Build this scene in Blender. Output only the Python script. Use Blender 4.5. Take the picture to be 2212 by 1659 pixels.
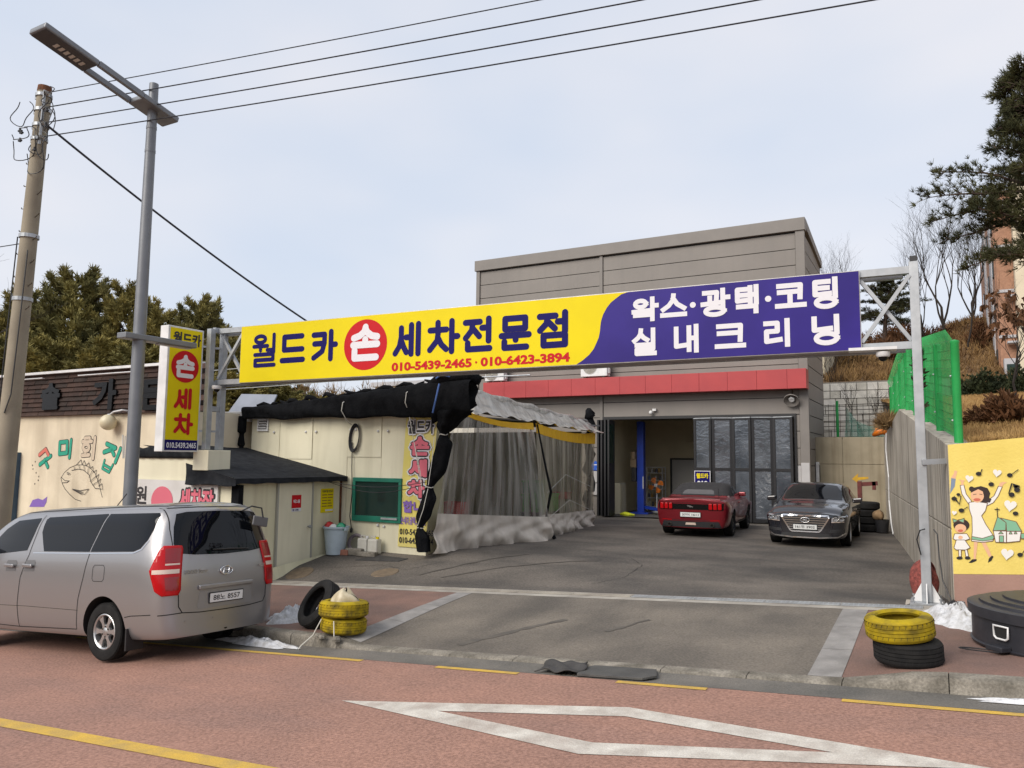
import bpy, bmesh, math, random
import numpy as np
from mathutils import Vector, Matrix
from mathutils.bvhtree import BVHTree
from mathutils.geometry import delaunay_2d_cdt

R = math.radians
scene = bpy.context.scene
COL = scene.collection
for o in list(bpy.data.objects):
    bpy.data.objects.remove(o)

# ------------------------------------------------------------------ camera
yaw, pitch, roll = R(29.0), R(5.6), 0.0106
h_ = Vector((-math.sin(yaw), math.cos(yaw), 0)); r0_ = Vector((math.cos(yaw), math.sin(yaw), 0)); z_ = Vector((0, 0, 1))
fw_ = h_*math.cos(pitch) + z_*math.sin(pitch); u0_ = -h_*math.sin(pitch) + z_*math.cos(pitch)
rt_ = r0_*math.cos(roll) + u0_*math.sin(roll); up_ = u0_*math.cos(roll) - r0_*math.sin(roll)
cam = bpy.data.cameras.new('camera'); camo = bpy.data.objects.new('camera', cam); COL.objects.link(camo)
m4 = Matrix((rt_, up_, -fw_)).transposed().to_4x4(); m4.translation = (0, 0, 2.0)
camo.matrix_world = m4
cam.sensor_width = 36.0; cam.lens = 36.0*1661/2212; cam.clip_start = 0.1; cam.clip_end = 1500
scene.camera = camo
scene.render.resolution_x, scene.render.resolution_y = 1024, 768

# ------------------------------------------------------------------ sky and sun
SUN_EL, SUN_AZ = R(36), R(200)      # azimuth clockwise from +Y
world = bpy.data.worlds.new("World"); scene.world = world; world.use_nodes = True
wn = world.node_tree; wn.nodes.clear()
def wnode(t, **k):
    n = wn.nodes.new(t)
    for a, b in k.items(): setattr(n, a, b)
    return n
wo = wnode('ShaderNodeOutputWorld'); bg = wnode('ShaderNodeBackground'); bg.inputs[1].default_value = 0.1
sky = wnode('ShaderNodeTexSky', sky_type='NISHITA', sun_disc=False, sun_elevation=SUN_EL, sun_rotation=SUN_AZ, air_density=1.0, dust_density=2.0)
tc = wnode('ShaderNodeTexCoord')
mp = wnode('ShaderNodeMapping'); mp.inputs['Scale'].default_value = (1.0, 1.0, 2.4); mp.inputs['Rotation'].default_value = (0.1, 0.0, 0.55)
nz = wnode('ShaderNodeTexNoise'); nz.inputs['Scale'].default_value = 1.7; nz.inputs['Detail'].default_value = 3.5; nz.inputs['Roughness'].default_value = 0.47
cr = wnode('ShaderNodeValToRGB')
cr.color_ramp.elements[0].position = 0.36; cr.color_ramp.elements[0].color = (3.1, 3.45, 4.05, 1)
cr.color_ramp.elements[1].position = 0.66; cr.color_ramp.elements[1].color = (4.05, 4.02, 4.2, 1)
mx = wnode('ShaderNodeMixRGB'); mx.inputs[0].default_value = 0.9
wn.links.new(tc.outputs['Generated'], mp.inputs[0]); wn.links.new(mp.outputs[0], nz.inputs['Vector'])
wn.links.new(nz.outputs['Fac'], cr.inputs[0]); wn.links.new(sky.outputs[0], mx.inputs[1]); wn.links.new(cr.outputs[0], mx.inputs[2])
wn.links.new(mx.outputs[0], bg.inputs[0]); wn.links.new(bg.outputs[0], wo.inputs[0])
sl = bpy.data.lights.new('sun', 'SUN'); sl.energy = 1.5; sl.angle = R(40); sl.color = (1.0, 0.93, 0.84)
so = bpy.data.objects.new('sun', sl); COL.objects.link(so)
sd = Vector((math.sin(SUN_AZ)*math.cos(SUN_EL), math.cos(SUN_AZ)*math.cos(SUN_EL), math.sin(SUN_EL)))
so.rotation_euler = sd.to_track_quat('Z', 'Y').to_euler(); so.location = (0, -20, 30)
vs = scene.view_settings; vs.view_transform = 'Standard'; vs.look = 'None'; vs.exposure = 1.12; vs.gamma = 1.0; vs.use_curve_mapping = False
scene.render.engine = 'CYCLES'

# ------------------------------------------------------------------ materials
def clamp(x, a=0., b=1.): return max(a, min(b, x))
MATS = {}
def pm(name, c1, c2=None, scale=3.0, rough=0.7, metal=0.0, detail=5.0, bump=0.0, bscale=40.0, streak=0.0, streakcol=None, sscale=(6, 6, .35),
       grain=0.0, gscale=120.0, spec=0.5, coat=0.0, trans=0.0, alpha=1.0, emit=None, lo=.35, hi=.65, ior=1.45, rvar=0.0):
    """procedural material: colour between c1 and c2 by large noise, a vertical streak layer, fine grain, bump"""
    if name in MATS: return MATS[name]
    m = bpy.data.materials.new(name); m.use_nodes = True; nt = m.node_tree; p = nt.nodes['Principled BSDF']
    N, L = nt.nodes, nt.links
    geo = N.new('ShaderNodeNewGeometry')
    def noise(sc, det=4.0, vec=None):
        n = N.new('ShaderNodeTexNoise'); n.inputs['Scale'].default_value = sc; n.inputs['Detail'].default_value = det
        L.new(vec if vec else geo.outputs['Position'], n.inputs['Vector']); return n.outputs['Fac']
    def mixc(f, a, b):
        x = N.new('ShaderNodeMixRGB'); 
        if isinstance(f, float): x.inputs[0].default_value = f
        else: L.new(f, x.inputs[0])
        for i, v in ((1, a), (2, b)):
            if isinstance(v, tuple): x.inputs[i].default_value = (*v, 1)
            else: L.new(v, x.inputs[i])
        return x.outputs[0]
    def rng(f, a, b, c=0., d=1.):
        x = N.new('ShaderNodeMapRange'); L.new(f, x.inputs[0])
        for i, v in enumerate((a, b, c, d)): x.inputs[i+1].default_value = v
        return x.outputs[0]
    col = c1
    fn = None
    if c2 is not None:
        fn = rng(noise(scale, detail), lo, hi); col = mixc(fn, c1, c2)
    if streak > 0:
        mpn = N.new('ShaderNodeMapping'); mpn.inputs['Scale'].default_value = sscale; L.new(geo.outputs['Position'], mpn.inputs[0])
        f = rng(noise(1.0, 6.0, mpn.outputs[0]), .48, .72, 0., streak); col = mixc(f, col, streakcol or (.05, .045, .035))
    if grain > 0:
        g = rng(noise(gscale, 2.0), .3, .7, 1-grain, 1+grain)
        x = N.new('ShaderNodeVectorMath'); x.operation = 'SCALE'
        if isinstance(col, tuple): x.inputs[0].default_value = col
        else: L.new(col, x.inputs[0])
        L.new(g, x.inputs['Scale']); col = x.outputs[0]
    if isinstance(col, tuple): p.inputs['Base Color'].default_value = (*col, 1)
    else: L.new(col, p.inputs['Base Color'])
    p.inputs['Roughness'].default_value = rough
    if rvar > 0: L.new(rng(noise(scale*1.7, 3.0), .3, .7, rough-rvar, rough+rvar), p.inputs['Roughness'])
    p.inputs['Metallic'].default_value = metal; p.inputs['Specular IOR Level'].default_value = spec
    p.inputs['Coat Weight'].default_value = coat; p.inputs['Coat Roughness'].default_value = 0.04
    p.inputs['Transmission Weight'].default_value = trans; p.inputs['Alpha'].default_value = alpha; p.inputs['IOR'].default_value = ior
    if emit: p.inputs['Emission Color'].default_value = (*emit[:3], 1); p.inputs['Emission Strength'].default_value = emit[3]
    if bump > 0:
        b = N.new('ShaderNodeBump'); b.inputs['Strength'].default_value = bump; b.inputs['Distance'].default_value = 0.02
        L.new(noise(bscale, 4.0), b.inputs['Height']); L.new(b.outputs[0], p.inputs['Normal'])
    MATS[name] = m; return m

# ------------------------------------------------------------------ mesh builder and scene helpers
ORG = {}
class MB:
    def __init__(s): s.V = []; s.F = []; s.I = []
    def add(s, V, F, mi=0):
        k = len(s.V); s.V.extend(tuple(v) for v in V); s.F.extend(tuple(i+k for i in f) for f in F); s.I.extend([mi]*len(F)); return s
    def box(s, lo, hi, mi=0):
        (a, b, c), (d, e, f) = lo, hi
        return s.add([(a,b,c),(d,b,c),(d,e,c),(a,e,c),(a,b,f),(d,b,f),(d,e,f),(a,e,f)], [(0,3,2,1),(4,5,6,7),(0,1,5,4),(1,2,6,5),(2,3,7,6),(3,0,4,7)], mi)
    def obox(s, c, ax, ay, az, mi=0):
        """box from its centre and three half-axis vectors"""
        c, ax, ay, az = map(Vector, (c, ax, ay, az)); V = []
        for k in (-1, 1):
            for i, j in ((-1,-1),(1,-1),(1,1),(-1,1)): V.append(c+ax*i+ay*j+az*k)
        return s.add(V, [(0,3,2,1),(4,5,6,7),(0,1,5,4),(1,2,6,5),(2,3,7,6),(3,0,4,7)], mi)
    def bar(s, p, q, w, t=None, up=(0,0,1), mi=0):
        p, q = Vector(p), Vector(q); d = (q-p); l = d.length; d.normalize(); t = t or w
        u = Vector(up); x = d.cross(u)
        if x.length < 1e-4: x = d.cross(Vector((1,0,0)))
        x.normalize(); y = x.cross(d).normalized()
        return s.obox((p+q)/2, d*l/2, x*w/2, y*t/2, mi)
    def tube(s, pts, r, n=8, cap=True, mi=0):
        pts = [Vector(p) for p in pts]; m = len(pts); rr = r if isinstance(r, (list, tuple)) else [r]*m
        k = len(s.V); prev = None
        for i, p in enumerate(pts):
            d = (pts[min(i+1, m-1)]-pts[max(i-1, 0)])
            if d.length < 1e-9: d = Vector((0,0,1))
            d.normalize()
            if prev is None:
                x = d.cross(Vector((0,0,1)))
                if x.length < 1e-3: x = d.cross(Vector((1,0,0)))
            else: x = prev - d*prev.dot(d)
            if x.length < 1e-6: x = d.orthogonal()
            x.normalize(); prev = x; y = d.cross(x)
            for j in range(n):
                a = 2*math.pi*j/n; s.V.append(tuple(p + (x*math.cos(a)+y*math.sin(a))*rr[i]))
        for i in range(m-1):
            for j in range(n):
                s.F.append((k+i*n+j, k+i*n+(j+1)%n, k+(i+1)*n+(j+1)%n, k+(i+1)*n+j)); s.I.append(mi)
        if cap:
            s.F.append(tuple(k+j for j in range(n))[::-1]); s.I.append(mi)
            s.F.append(tuple(k+(m-1)*n+j for j in range(n))); s.I.append(mi)
        return s
    def lathe(s, prof, c=(0,0,0), ax=(0,0,1), n=24, mi=0, close=False):
        ax = Vector(ax).normalized(); x = ax.orthogonal().normalized(); y = ax.cross(x); c = Vector(c); k = len(s.V); m = len(prof)
        for r, z in prof:
            for j in range(n):
                a = 2*math.pi*j/n; s.V.append(tuple(c + ax*z + (x*math.cos(a)+y*math.sin(a))*max(r, 1e-5)))
        rng_ = range(m if close else m-1)
        for i in rng_:
            i2 = (i+1) % m
            for j in range(n):
                s.F.append((k+i*n+j, k+i*n+(j+1)%n, k+i2*n+(j+1)%n, k+i2*n+j)); s.I.append(mi)
        return s
    def grid(s, fn, nu, nv, mi=0):
        V = [fn(i/nu, j/nv) for j in range(nv+1) for i in range(nu+1)]
        F = [(j*(nu+1)+i, j*(nu+1)+i+1, (j+1)*(nu+1)+i+1, (j+1)*(nu+1)+i) for j in range(nv) for i in range(nu)]
        return s.add(V, F, mi)
    def prism(s, poly, fn, w0, w1, mi=0):
        """closed 2D polygon -> extruded solid; fn(u, v, w) gives the point"""
        n = len(poly); V = [fn(u, v, w0) for u, v in poly] + [fn(u, v, w1) for u, v in poly]
        F = [tuple(range(n))[::-1], tuple(range(n, 2*n))] + [(i, (i+1)%n, n+(i+1)%n, n+i) for i in range(n)]
        return s.add(V, F, mi)
    def build(s, name, mats, parent=None, local=False, smooth=None, bevel=0.0, kind=None, fix=False):
        if not isinstance(mats, (list, tuple)): mats = [mats]
        V = np.array(s.V, dtype=float)
        c = (V.min(0)+V.max(0))/2; c[2] = V[:, 2].min()
        me = bpy.data.meshes.new(name); me.from_pydata((V-c).tolist(), [], s.F)
        for m in mats: me.materials.append(m)
        if len(mats) > 1: me.polygons.foreach_set('material_index', s.I)
        if fix:
            bm = bmesh.new(); bm.from_mesh(me); bmesh.ops.recalc_face_normals(bm, faces=bm.faces); bm.to_mesh(me); bm.free()
        me.update()
        if smooth is not None:
            me.polygons.foreach_set('use_smooth', [True]*len(me.polygons))
            if smooth < 179: me.set_sharp_from_angle(angle=R(smooth))
        o = bpy.data.objects.new(name, me); COL.objects.link(o)
        c = Vector(c)
        if parent:
            o.parent = parent; o.location = c if local else c - ORG[parent.name]
            ORG[o.name] = Vector((0,0,0))+ (c + ORG[parent.name] if local else c)
        else: o.location = c; ORG[o.name] = c
        if bevel: 
            b = o.modifiers.new('bevel', 'BEVEL'); b.width = bevel; b.segments = 2; b.limit_method = 'ANGLE'
        if kind: o['kind'] = kind
        return o
def tag(o, label, cat, group=None):
    o['label'] = label; o['category'] = cat
    if group: o['group'] = group
    return o
def thing(name, label, cat, loc=(0,0,0), rot=(0,0,0), group=None):
    o = bpy.data.objects.new(name, None); COL.objects.link(o); o.location = loc; o.rotation_euler = rot; o.empty_display_size = .2
    ORG[o.name] = Vector(loc); return tag(o, label, cat, group)
def struct(o): o['kind'] = 'structure'; return o
def copy_tree(o, parent=None, label=None):
    c = o.copy(); COL.objects.link(c); c.parent = parent
    if label: c['label'] = label
    for ch in o.children: copy_tree(ch, c)
    return c
def share(o, parent, loc, rot=(0,0,0), scale=(1,1,1)):
    """another piece of the same kind, sharing mesh data; loc in the parent's frame"""
    c = o.copy(); COL.objects.link(c); c.parent = parent; c.location = loc; c.rotation_euler = rot; c.scale = scale; return c

# flat lettering -------------------------------------------------------------
def text2d(body, bold=0.0, space=1.0):
    cu = bpy.data.curves.new('lettering', 'FONT'); cu.body = body; cu.size = 1; cu.offset = min(bold, .018); cu.space_character = space
    cu.resolution_u = 3
    o = bpy.data.objects.new('lettering', cu); COL.objects.link(o)
    dg = bpy.context.evaluated_depsgraph_get(); me = bpy.data.meshes.new_from_object(o.evaluated_get(dg))
    V = np.array([v.co[:2] for v in me.vertices]); F = [tuple(p.vertices) for p in me.polygons]
    bpy.data.objects.remove(o); bpy.data.curves.remove(cu); bpy.data.meshes.remove(me)
    ex = max(0, bold-.018); Vs, Fs, Zs = [V], list(F), [np.zeros(len(V))]; k = len(V)
    if ex > 0:
        for q in range(8):
            a = math.pi/4*q; Vs.append(V+np.array([math.cos(a), math.sin(a)])*ex); Fs += [tuple(i+k*(q+1) for i in f) for f in F]; Zs.append(np.full(k, (q+1)*.00015))
    return np.vstack(Vs), Fs, np.concatenate(Zs)
def put_text(name, body, o, xd, yd, box, mat, parent, bold=0.0, nd=None, space=1.0, lift=.004, local=False, keep=False):
    """letters fitted into box=(u0,u1,v0,v1) on the plane through o spanned by xd, yd (unit vectors), lifted along the normal"""
    V, F, Zs = text2d(body, bold, space); mn, mxx = V.min(0), V.max(0)
    u0, u1, v0, v1 = box; sy = (v1-v0)/(mxx[1]-mn[1]); sx = (u1-u0)/(mxx[0]-mn[0])
    if keep: sx = sy
    xd, yd, o = Vector(xd), Vector(yd), Vector(o); n = Vector(nd) if nd else xd.cross(yd).normalized()
    b = MB(); b.add([o + xd*(u0+(p[0]-mn[0])*sx) + yd*(v0+(p[1]-mn[1])*sy) + n*(lift+z) for p, z in zip(V, Zs)], F)
    return b.build(name, mat, parent, local)
def strokes(b, lines, fn, w, lift=.004, cap='round', step=.00018, cnt=None, asp=1.0):
    """thick flat strokes; fn(u, v, lift) -> point. every stroke a hair above the last so none are coplanar"""
    k = cnt if cnt is not None else [0]
    for ln in lines:
        P = [np.array(p, float) for p in ln]
        for i in range(len(P)-1):
            d = P[i+1]-P[i]; l = np.hypot(*d); d = d/max(l, 1e-9); nrm = np.array([-d[1], d[0]])*w/2
            e0 = d*w/2 if (cap == 'square' and i == 0) else 0*d; e1 = d*w/2 if (cap == 'square' and i == len(P)-2) else 0*d
            z = lift+step*k[0]; k[0] += 1
            b.add([fn(*(P[i]-e0-nrm), z), fn(*(P[i+1]+e1-nrm), z), fn(*(P[i+1]+e1+nrm), z), fn(*(P[i]-e0+nrm), z)], [(0,1,2,3)])
        for i, p in enumerate(P):
            if cap == 'round' or 0 < i < len(P)-1:
                z = lift+step*k[0]; k[0] += 1; n = 14
                b.add([fn(p[0]+math.cos(2*math.pi*j/n)*w/2, p[1]+math.sin(2*math.pi*j/n)*w/2, z) for j in range(n)], [tuple(range(n))])
def arc(cx, cy, rx, ry, a0, a1, n=12): return [(cx+rx*math.cos(R(a0+(a1-a0)*i/n)), cy+ry*math.sin(R(a0+(a1-a0)*i/n))) for i in range(n+1)]
def sm(t): t = clamp(t); return t*t*(3-2*t)
def lerp(a, b, t): return a+(b-a)*t
rnd = random.Random(7)

# ------------------------------------------------------------------ common materials
m_road = pm('road_paint_red', (.345, .195, .148), (.285, .168, .132), scale=.9, rough=.9, grain=.26, gscale=38, bump=.35, bscale=120, streak=.35, streakcol=(.22,.15,.135), sscale=(.25,1.6,1), spec=.25)
m_gut = pm('gutter_concrete', (.17, .155, .135), (.105, .1, .09), scale=1.6, rough=.9, grain=.2, gscale=60, bump=.3, bscale=90)
m_kerb = pm('kerb_stone', (.27, .245, .205), (.13, .117, .095), scale=3.5, detail=8, rough=.9, grain=.25, gscale=45, streak=.6, streakcol=(.075,.066,.052), sscale=(2.5,2.5,4), bump=.5, bscale=60)
m_apron = pm('apron_asphalt', (.185, .160, .130), (.115, .101, .085), scale=.8, detail=8, rough=.88, grain=.24, gscale=40, bump=.3, bscale=110, streak=.5, streakcol=(.07,.063,.055), sscale=(1.6,.45,1))
m_yard = pm('yard_asphalt', (.158, .137, .115), (.08, .071, .062), scale=.55, detail=9, rough=.86, grain=.28, gscale=30, bump=.35, bscale=100, streak=.6, streakcol=(.05,.047,.044), sscale=(.6,1.3,1))
m_pave = pm('pavement_red', (.235, .138, .108), (.15, .098, .082), scale=1.1, rough=.9, grain=.18, gscale=60, bump=.35, bscale=110)
m_strip = pm('granite_strip', (.30, .285, .27), (.21, .2, .19), scale=4, rough=.85, grain=.12)
m_white = pm('road_white', (.62, .585, .52), (.44, .40, .35), scale=5, rough=.85, grain=.15, gscale=90, streak=.55, streakcol=(.33,.26,.22), sscale=(3,3,3), bump=.2)
m_yel = pm('road_yellow', (.60, .38, .06), (.47, .31, .08), scale=6, rough=.85, grain=.15, gscale=90, streak=.35, streakcol=(.3,.22,.12), sscale=(5,5,5))
m_black = pm('black_plastic', (.02, .02, .022), rough=.5)
m_iron = pm('dark_iron', (.06, .055, .05), (.09, .07, .05), scale=12, rough=.65, metal=.6)
m_galv = pm('galvanised_steel', (.42, .44, .46), (.33, .35, .37), scale=6, rough=.45, metal=.55, streak=.25, streakcol=(.26,.25,.23))
m_snow = pm('snow', (.62, .63, .65), (.34, .33, .31), scale=11, rough=.7, bump=.9, bscale=30, lo=.42, hi=.8)
m_dirt = pm('earth', (.14, .10, .065), (.09, .07, .05), scale=4, rough=.95, grain=.2)

# ------------------------------------------------------------------ ground
def zr(a): return .05 + .069*clamp(a, -34, 14)
def kb(a): return min(.6, .16*max(0., -7.3-a))      # the kerb line swings away behind the parked van
def kerb_up(a):     # 1 = full kerb, 0 = dropped at the driveway
    return max(sm((-6.35-a)/.75), sm((a+.95)/.85))
def zk(a): return zr(a) + .025 + .11*kerb_up(a)
def zd(a): return .175 + .056*clamp(a, -14, 3)
def zpav(a, b):
    t = clamp((b-7.95)/(11.1-7.95)); return lerp(zk(a), zd(a), sm(t)*.35+t*.65)
def zyard(a, b):
    t = sm((b-11.5)/3.0); far = .02 - .012*max(0, b-22)
    return lerp(zd(a) + .17*sm((-9.8-a)/2.2)*sm((b-11.5)/.9), far, t)
b = MB(); b.add([(-400,-400,-2.7),(400,-400,-2.7),(400,400,-2.7),(-400,400,-2.7)], [(0,1,2,3)]); struct(b.build('ground', m_dirt))
rd = MB(); rd.grid(lambda u, v: (lerp(-70, 50, u), lerp(-9, 7.33, v), zr(lerp(-70, 50, u))), 120, 4); road = struct(rd.build('road', m_road, smooth=180))
g = MB(); g.grid(lambda u, v: (lerp(-70, 50, u), lerp(7.33, 7.74+kb(lerp(-70, 50, u)), v), zr(lerp(-70, 50, u))+.002-.012*math.sin(v*math.pi)), 120, 3); struct(g.build('gutter', m_gut, smooth=180))
def kerb_stone(a0, a1, i):
    k = MB(); n = 3; j = lambda q: .006*math.sin(q*7.3)
    for s_ in range(n):
        x0, x1 = lerp(a0+.004, a1-.004, s_/n), lerp(a0+.004, a1-.004, (s_+1)/n); pr = []
        for x in (x0, x1):
            t = zk(x); pr.append([(x, 7.735+kb(x)+j(i), zr(x)-.15), (x, 7.738+kb(x)+j(i), t-.03), (x, 7.765+kb(x)+j(i), t), (x, 7.93+kb(x), t+.004), (x, 7.93+kb(x), zr(x)-.15)])
        V = pr[0]+pr[1]; F = [(q, q+1, q+6, q+5) for q in range(4)]
        if s_ == 0: F.append((4,3,2,1,0))
        if s_ == n-1: F.append((5,6,7,8,9))
        k.add(V, F)
    return k.build('kerb_stone', m_kerb, kerb, smooth=50)
kbm = MB(); kbm.grid(lambda u, v: (lerp(-70, 50, u), lerp(7.76, 7.92, v)+kb(lerp(-70, 50, u)), zr(lerp(-70, 50, u))-.02), 60, 1); kerb = struct(kbm.build('kerb', m_gut))
for i in range(20): kerb_stone(-13.6+i*.85, -13.6+(i+1)*.85, i)
def sheet(name, a0, a1, b0, b1, zf, mat, na=40, nb=12, dz=0.0, fa=None):
    m = MB()
    def fn(u, v):
        bb = lerp(b0, b1, v); A0 = a0(bb) if callable(a0) else a0; A1 = a1(bb) if callable(a1) else a1; a = lerp(A0, A1, u)
        return (a, bb, zf(a, bb)+dz)
    m.grid(fn, na, nb); return m.build(name, mat, smooth=180)
sL = lambda bb: -6.72 - .085*(bb-7.9); sR = lambda bb: -1.02 + .0*(bb-7.9)
pl_ = MB()
def pleft(u, v):
    a = lerp(-70, sL(lerp(7.93, 11.06, v))-.15, 1-(1-u)**2); bb = lerp(7.93+kb(a), 11.06, v); return (a, bb, zpav(a, lerp(7.93, 11.06, v)))
pl_.grid(pleft, 110, 12); struct(pl_.build('pavement_left', m_pave, smooth=180))
struct(sheet('driveway_apron', lambda q: sL(q)+.15, lambda q: sR(q)-.15, 7.93, 11.06, zpav, m_apron))
struct(sheet('pavement_right', lambda q: sR(q)+.15, 30, 7.93, 11.06, zpav, m_pave, 60))
for f, nm in ((sL, 'paving_strip'), (sR, 'paving_strip')):
    o = struct(sheet(nm, lambda q: f(q)-.15, lambda q: f(q)+.15, 7.93, 11.06, zpav, m_gut, 2, 12, -.01))
    for q in range(3):
        b0, b1 = 7.935+q*1.042, 7.935+(q+1)*1.042-.008
        sh = sheet('paving_stone', lambda q_: f(q_)-.149, lambda q_: f(q_)+.149, b0, b1, zpav, m_strip, 2, 4, .005); sh.parent = o; sh.location -= ORG[o.name]
m_edge = pm('drain_concrete', (.40, .37, .32), (.28, .255, .22), scale=3, rough=.9, grain=.15)
zdl = lambda a, b_: lerp(zpav(a, 11.06), zyard(a, 11.6), clamp((b_-11.06)/.5))
struct(sheet('drain_edging', -14, 0.0, 11.06, 11.56, zdl, m_edge, 60, 3, .003))
yard = struct(sheet('yard', -30, .35, 11.56, 34, zyard, m_yard, 90, 90))
# drain grating laid in the edging: dark slot and steel bars in short lengths
dr = thing('drain_channel', 'long steel grating drain laid across the yard entrance', 'drain', (-6, 11.35, zd(-6)))
m_slot = pm('drain_slot', (.10, .094, .085), rough=.9)
for i in range(12):
    a0, a1 = -12.0+i*.98, -12.0+(i+1)*.98-.012; sl_ = MB()
    sl_.grid(lambda u, v: (lerp(a0, a1, u), lerp(11.27, 11.45, v), zdl(lerp(a0, a1, u), lerp(11.27, 11.45, v))+.007), 2, 1)
    t = sl_.build('slot', m_slot, dr)
    br = MB(); n = 16
    for k in range(n):
        x = lerp(a0, a1, (k+.5)/n); z = zdl(x, 11.36)
        br.box((x-.008, 11.275, z+.004), (x+.008, 11.445, z+.016))
    for y in (11.28, 11.36, 11.44): br.bar((a0, y, zdl(a0, y)+.013), (a1, y, zdl(a1, y)+.013), .014, .012)
    br.build('grate', m_galv if i > 7 else m_edge, dr)
# painted lines ---------------------------------------------------------------
def paint(name, pts, mat, dz, parent):
    """ribbon polygon list of (left,right) pairs on the road"""
    m = MB(); V = []
    for (p, q) in pts: V += [(p[0], p[1], zr(p[0])+dz), (q[0], q[1], zr(q[0])+dz)]
    m.add(V, [(2*i, 2*i+2, 2*i+3, 2*i+1) for i in range(len(pts)-1)]); o = m.build(name, mat, parent, fix=True); return o
def line(a0, a1, b0, w, n=6):
    return [((lerp(a0, a1, i/n), b0-w/2), (lerp(a0, a1, i/n), b0+w/2)) for i in range(n+1)]
for a0, a1 in ((-11.5, -6.0), (-4.95, -3.92), (-2.83, -1.95), (-.8, 14)): paint('edge_line', line(a0, a1, 7.27, .085, 10), m_yel, .005, road)
paint('centre_line', [((lerp(-20, 14, i/20), 4.12), (lerp(-20, 14, i/20), 4.28)) for i in range(21)], m_yel, .005, road)
# road diamond (crossing ahead): four thick strokes between an outer and an inner rhombus
ou = [(-5.05, 5.84), (-2.42, 6.5), (.28, 5.97), (-2.36, 5.3)]; inn = [(-3.97, 5.86), (-2.36, 6.25), (-.72, 5.94), (-2.36, 5.56)]
V = []
for k in range(4):
    for i in range(6):
        t = i/6; V.append(((lerp(ou[k][0], ou[(k+1)%4][0], t), lerp(ou[k][1], ou[(k+1)%4][1], t)), (lerp(inn[k][0], inn[(k+1)%4][0], t), lerp(inn[k][1], inn[(k+1)%4][1], t))))
V.append(V[0]); paint('diamond_marking', V, m_white, .005, road)
FISH = [[(-20.417,1.383),(-20.280,1.531),(-20.051,1.661),(-19.758,1.736),(-19.461,1.740),(-19.221,1.690),(-18.974,1.553),(-18.842,1.381),(-18.738,1.209),(-18.597,0.936)],[(-20.417,1.383),(-20.339,1.240),(-20.201,1.099),(-19.973,0.962),(-19.720,0.846),(-19.478,0.808)],[(-20.389,1.402),(-20.225,1.315),(-20.031,1.319),(-20.129,1.270),(-20.341,1.258)],[(-19.952,1.590),(-19.686,1.630),(-19.447,1.609),(-19.200,1.496),(-19.093,1.305),(-18.904,1.152),(-18.646,1.142)],[(-19.758,1.740),(-19.576,1.874),(-19.521,1.750),(-19.438,1.858),(-19.341,1.724),(-19.233,1.803),(-19.159,1.656),(-19.060,1.710),(-19.021,1.559),(-18.895,1.618),(-18.904,1.432),(-18.787,1.515),(-18.823,1.311),(-18.695,1.401),(-18.755,1.209),(-18.632,1.281),(-18.588,1.126)],[(-19.868,1.108),(-19.507,1.076),(-19.161,1.128),(-19.321,0.983),(-19.836,1.088)],[(-19.806,1.089),(-19.385,1.034)],[(-19.818,1.088),(-19.438,0.979)],[(-19.842,1.682),(-19.803,1.603)],[(-19.638,1.738),(-19.596,1.621)],[(-19.431,1.741),(-19.386,1.596)],[(-19.221,1.690),(-19.249,1.513)],[(-19.064,1.587),(-19.164,1.427)],[(-18.906,1.449),(-19.112,1.322)],[(-18.834,1.311),(-19.010,1.230)],[(-20.128,1.533),(-20.036,1.524),(-20.014,1.492),(-20.104,1.483),(-20.128,1.533)]]
WALL_LETTERS = [('red',[(-21.471,1.987),(-21.198,2.138),(-21.053,1.990)]),('green',[(-21.426,1.726),(-20.942,1.961)]),('green',[(-21.209,1.848),(-21.046,1.665)]),('green',[(-20.569,2.323),(-20.237,2.345),(-20.228,2.046),(-20.559,2.019),(-20.569,2.323)]),('green',[(-20.071,2.384),(-20.099,1.931)]),('cream',[(-19.464,2.429),(-19.270,2.435)]),('cream',[(-19.555,2.343),(-19.173,2.350)]),('cream',[(-19.262,2.193),(-19.271,2.156),(-19.304,2.126),(-19.354,2.110),(-19.411,2.110),(-19.465,2.126),(-19.504,2.156),(-19.521,2.193),(-19.512,2.230),(-19.479,2.260),(-19.429,2.277),(-19.371,2.276),(-19.318,2.260),(-19.279,2.230),(-19.262,2.193)]),('cream',[(-19.414,2.079),(-19.418,2.000)]),('cream',[(-19.546,1.985),(-19.254,2.001)]),('cream',[(-19.043,2.441),(-19.081,1.911)]),('green',[(-18.547,2.285),(-18.178,2.181),(-18.639,2.075)]),('green',[(-18.323,2.125),(-18.228,2.008)]),('green',[(-17.977,2.161),(-18.154,1.826)]),('thin',[(-18.595,1.866),(-18.665,1.663),(-18.385,1.570),(-18.247,1.756)]),('thin',[(-18.624,1.761),(-18.316,1.661)])]
WAVE = [(-21.785,0.571),(-21.645,0.762),(-21.392,0.815),(-21.182,0.778),(-20.977,0.876),(-20.998,0.730),(-21.096,0.598)]
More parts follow.
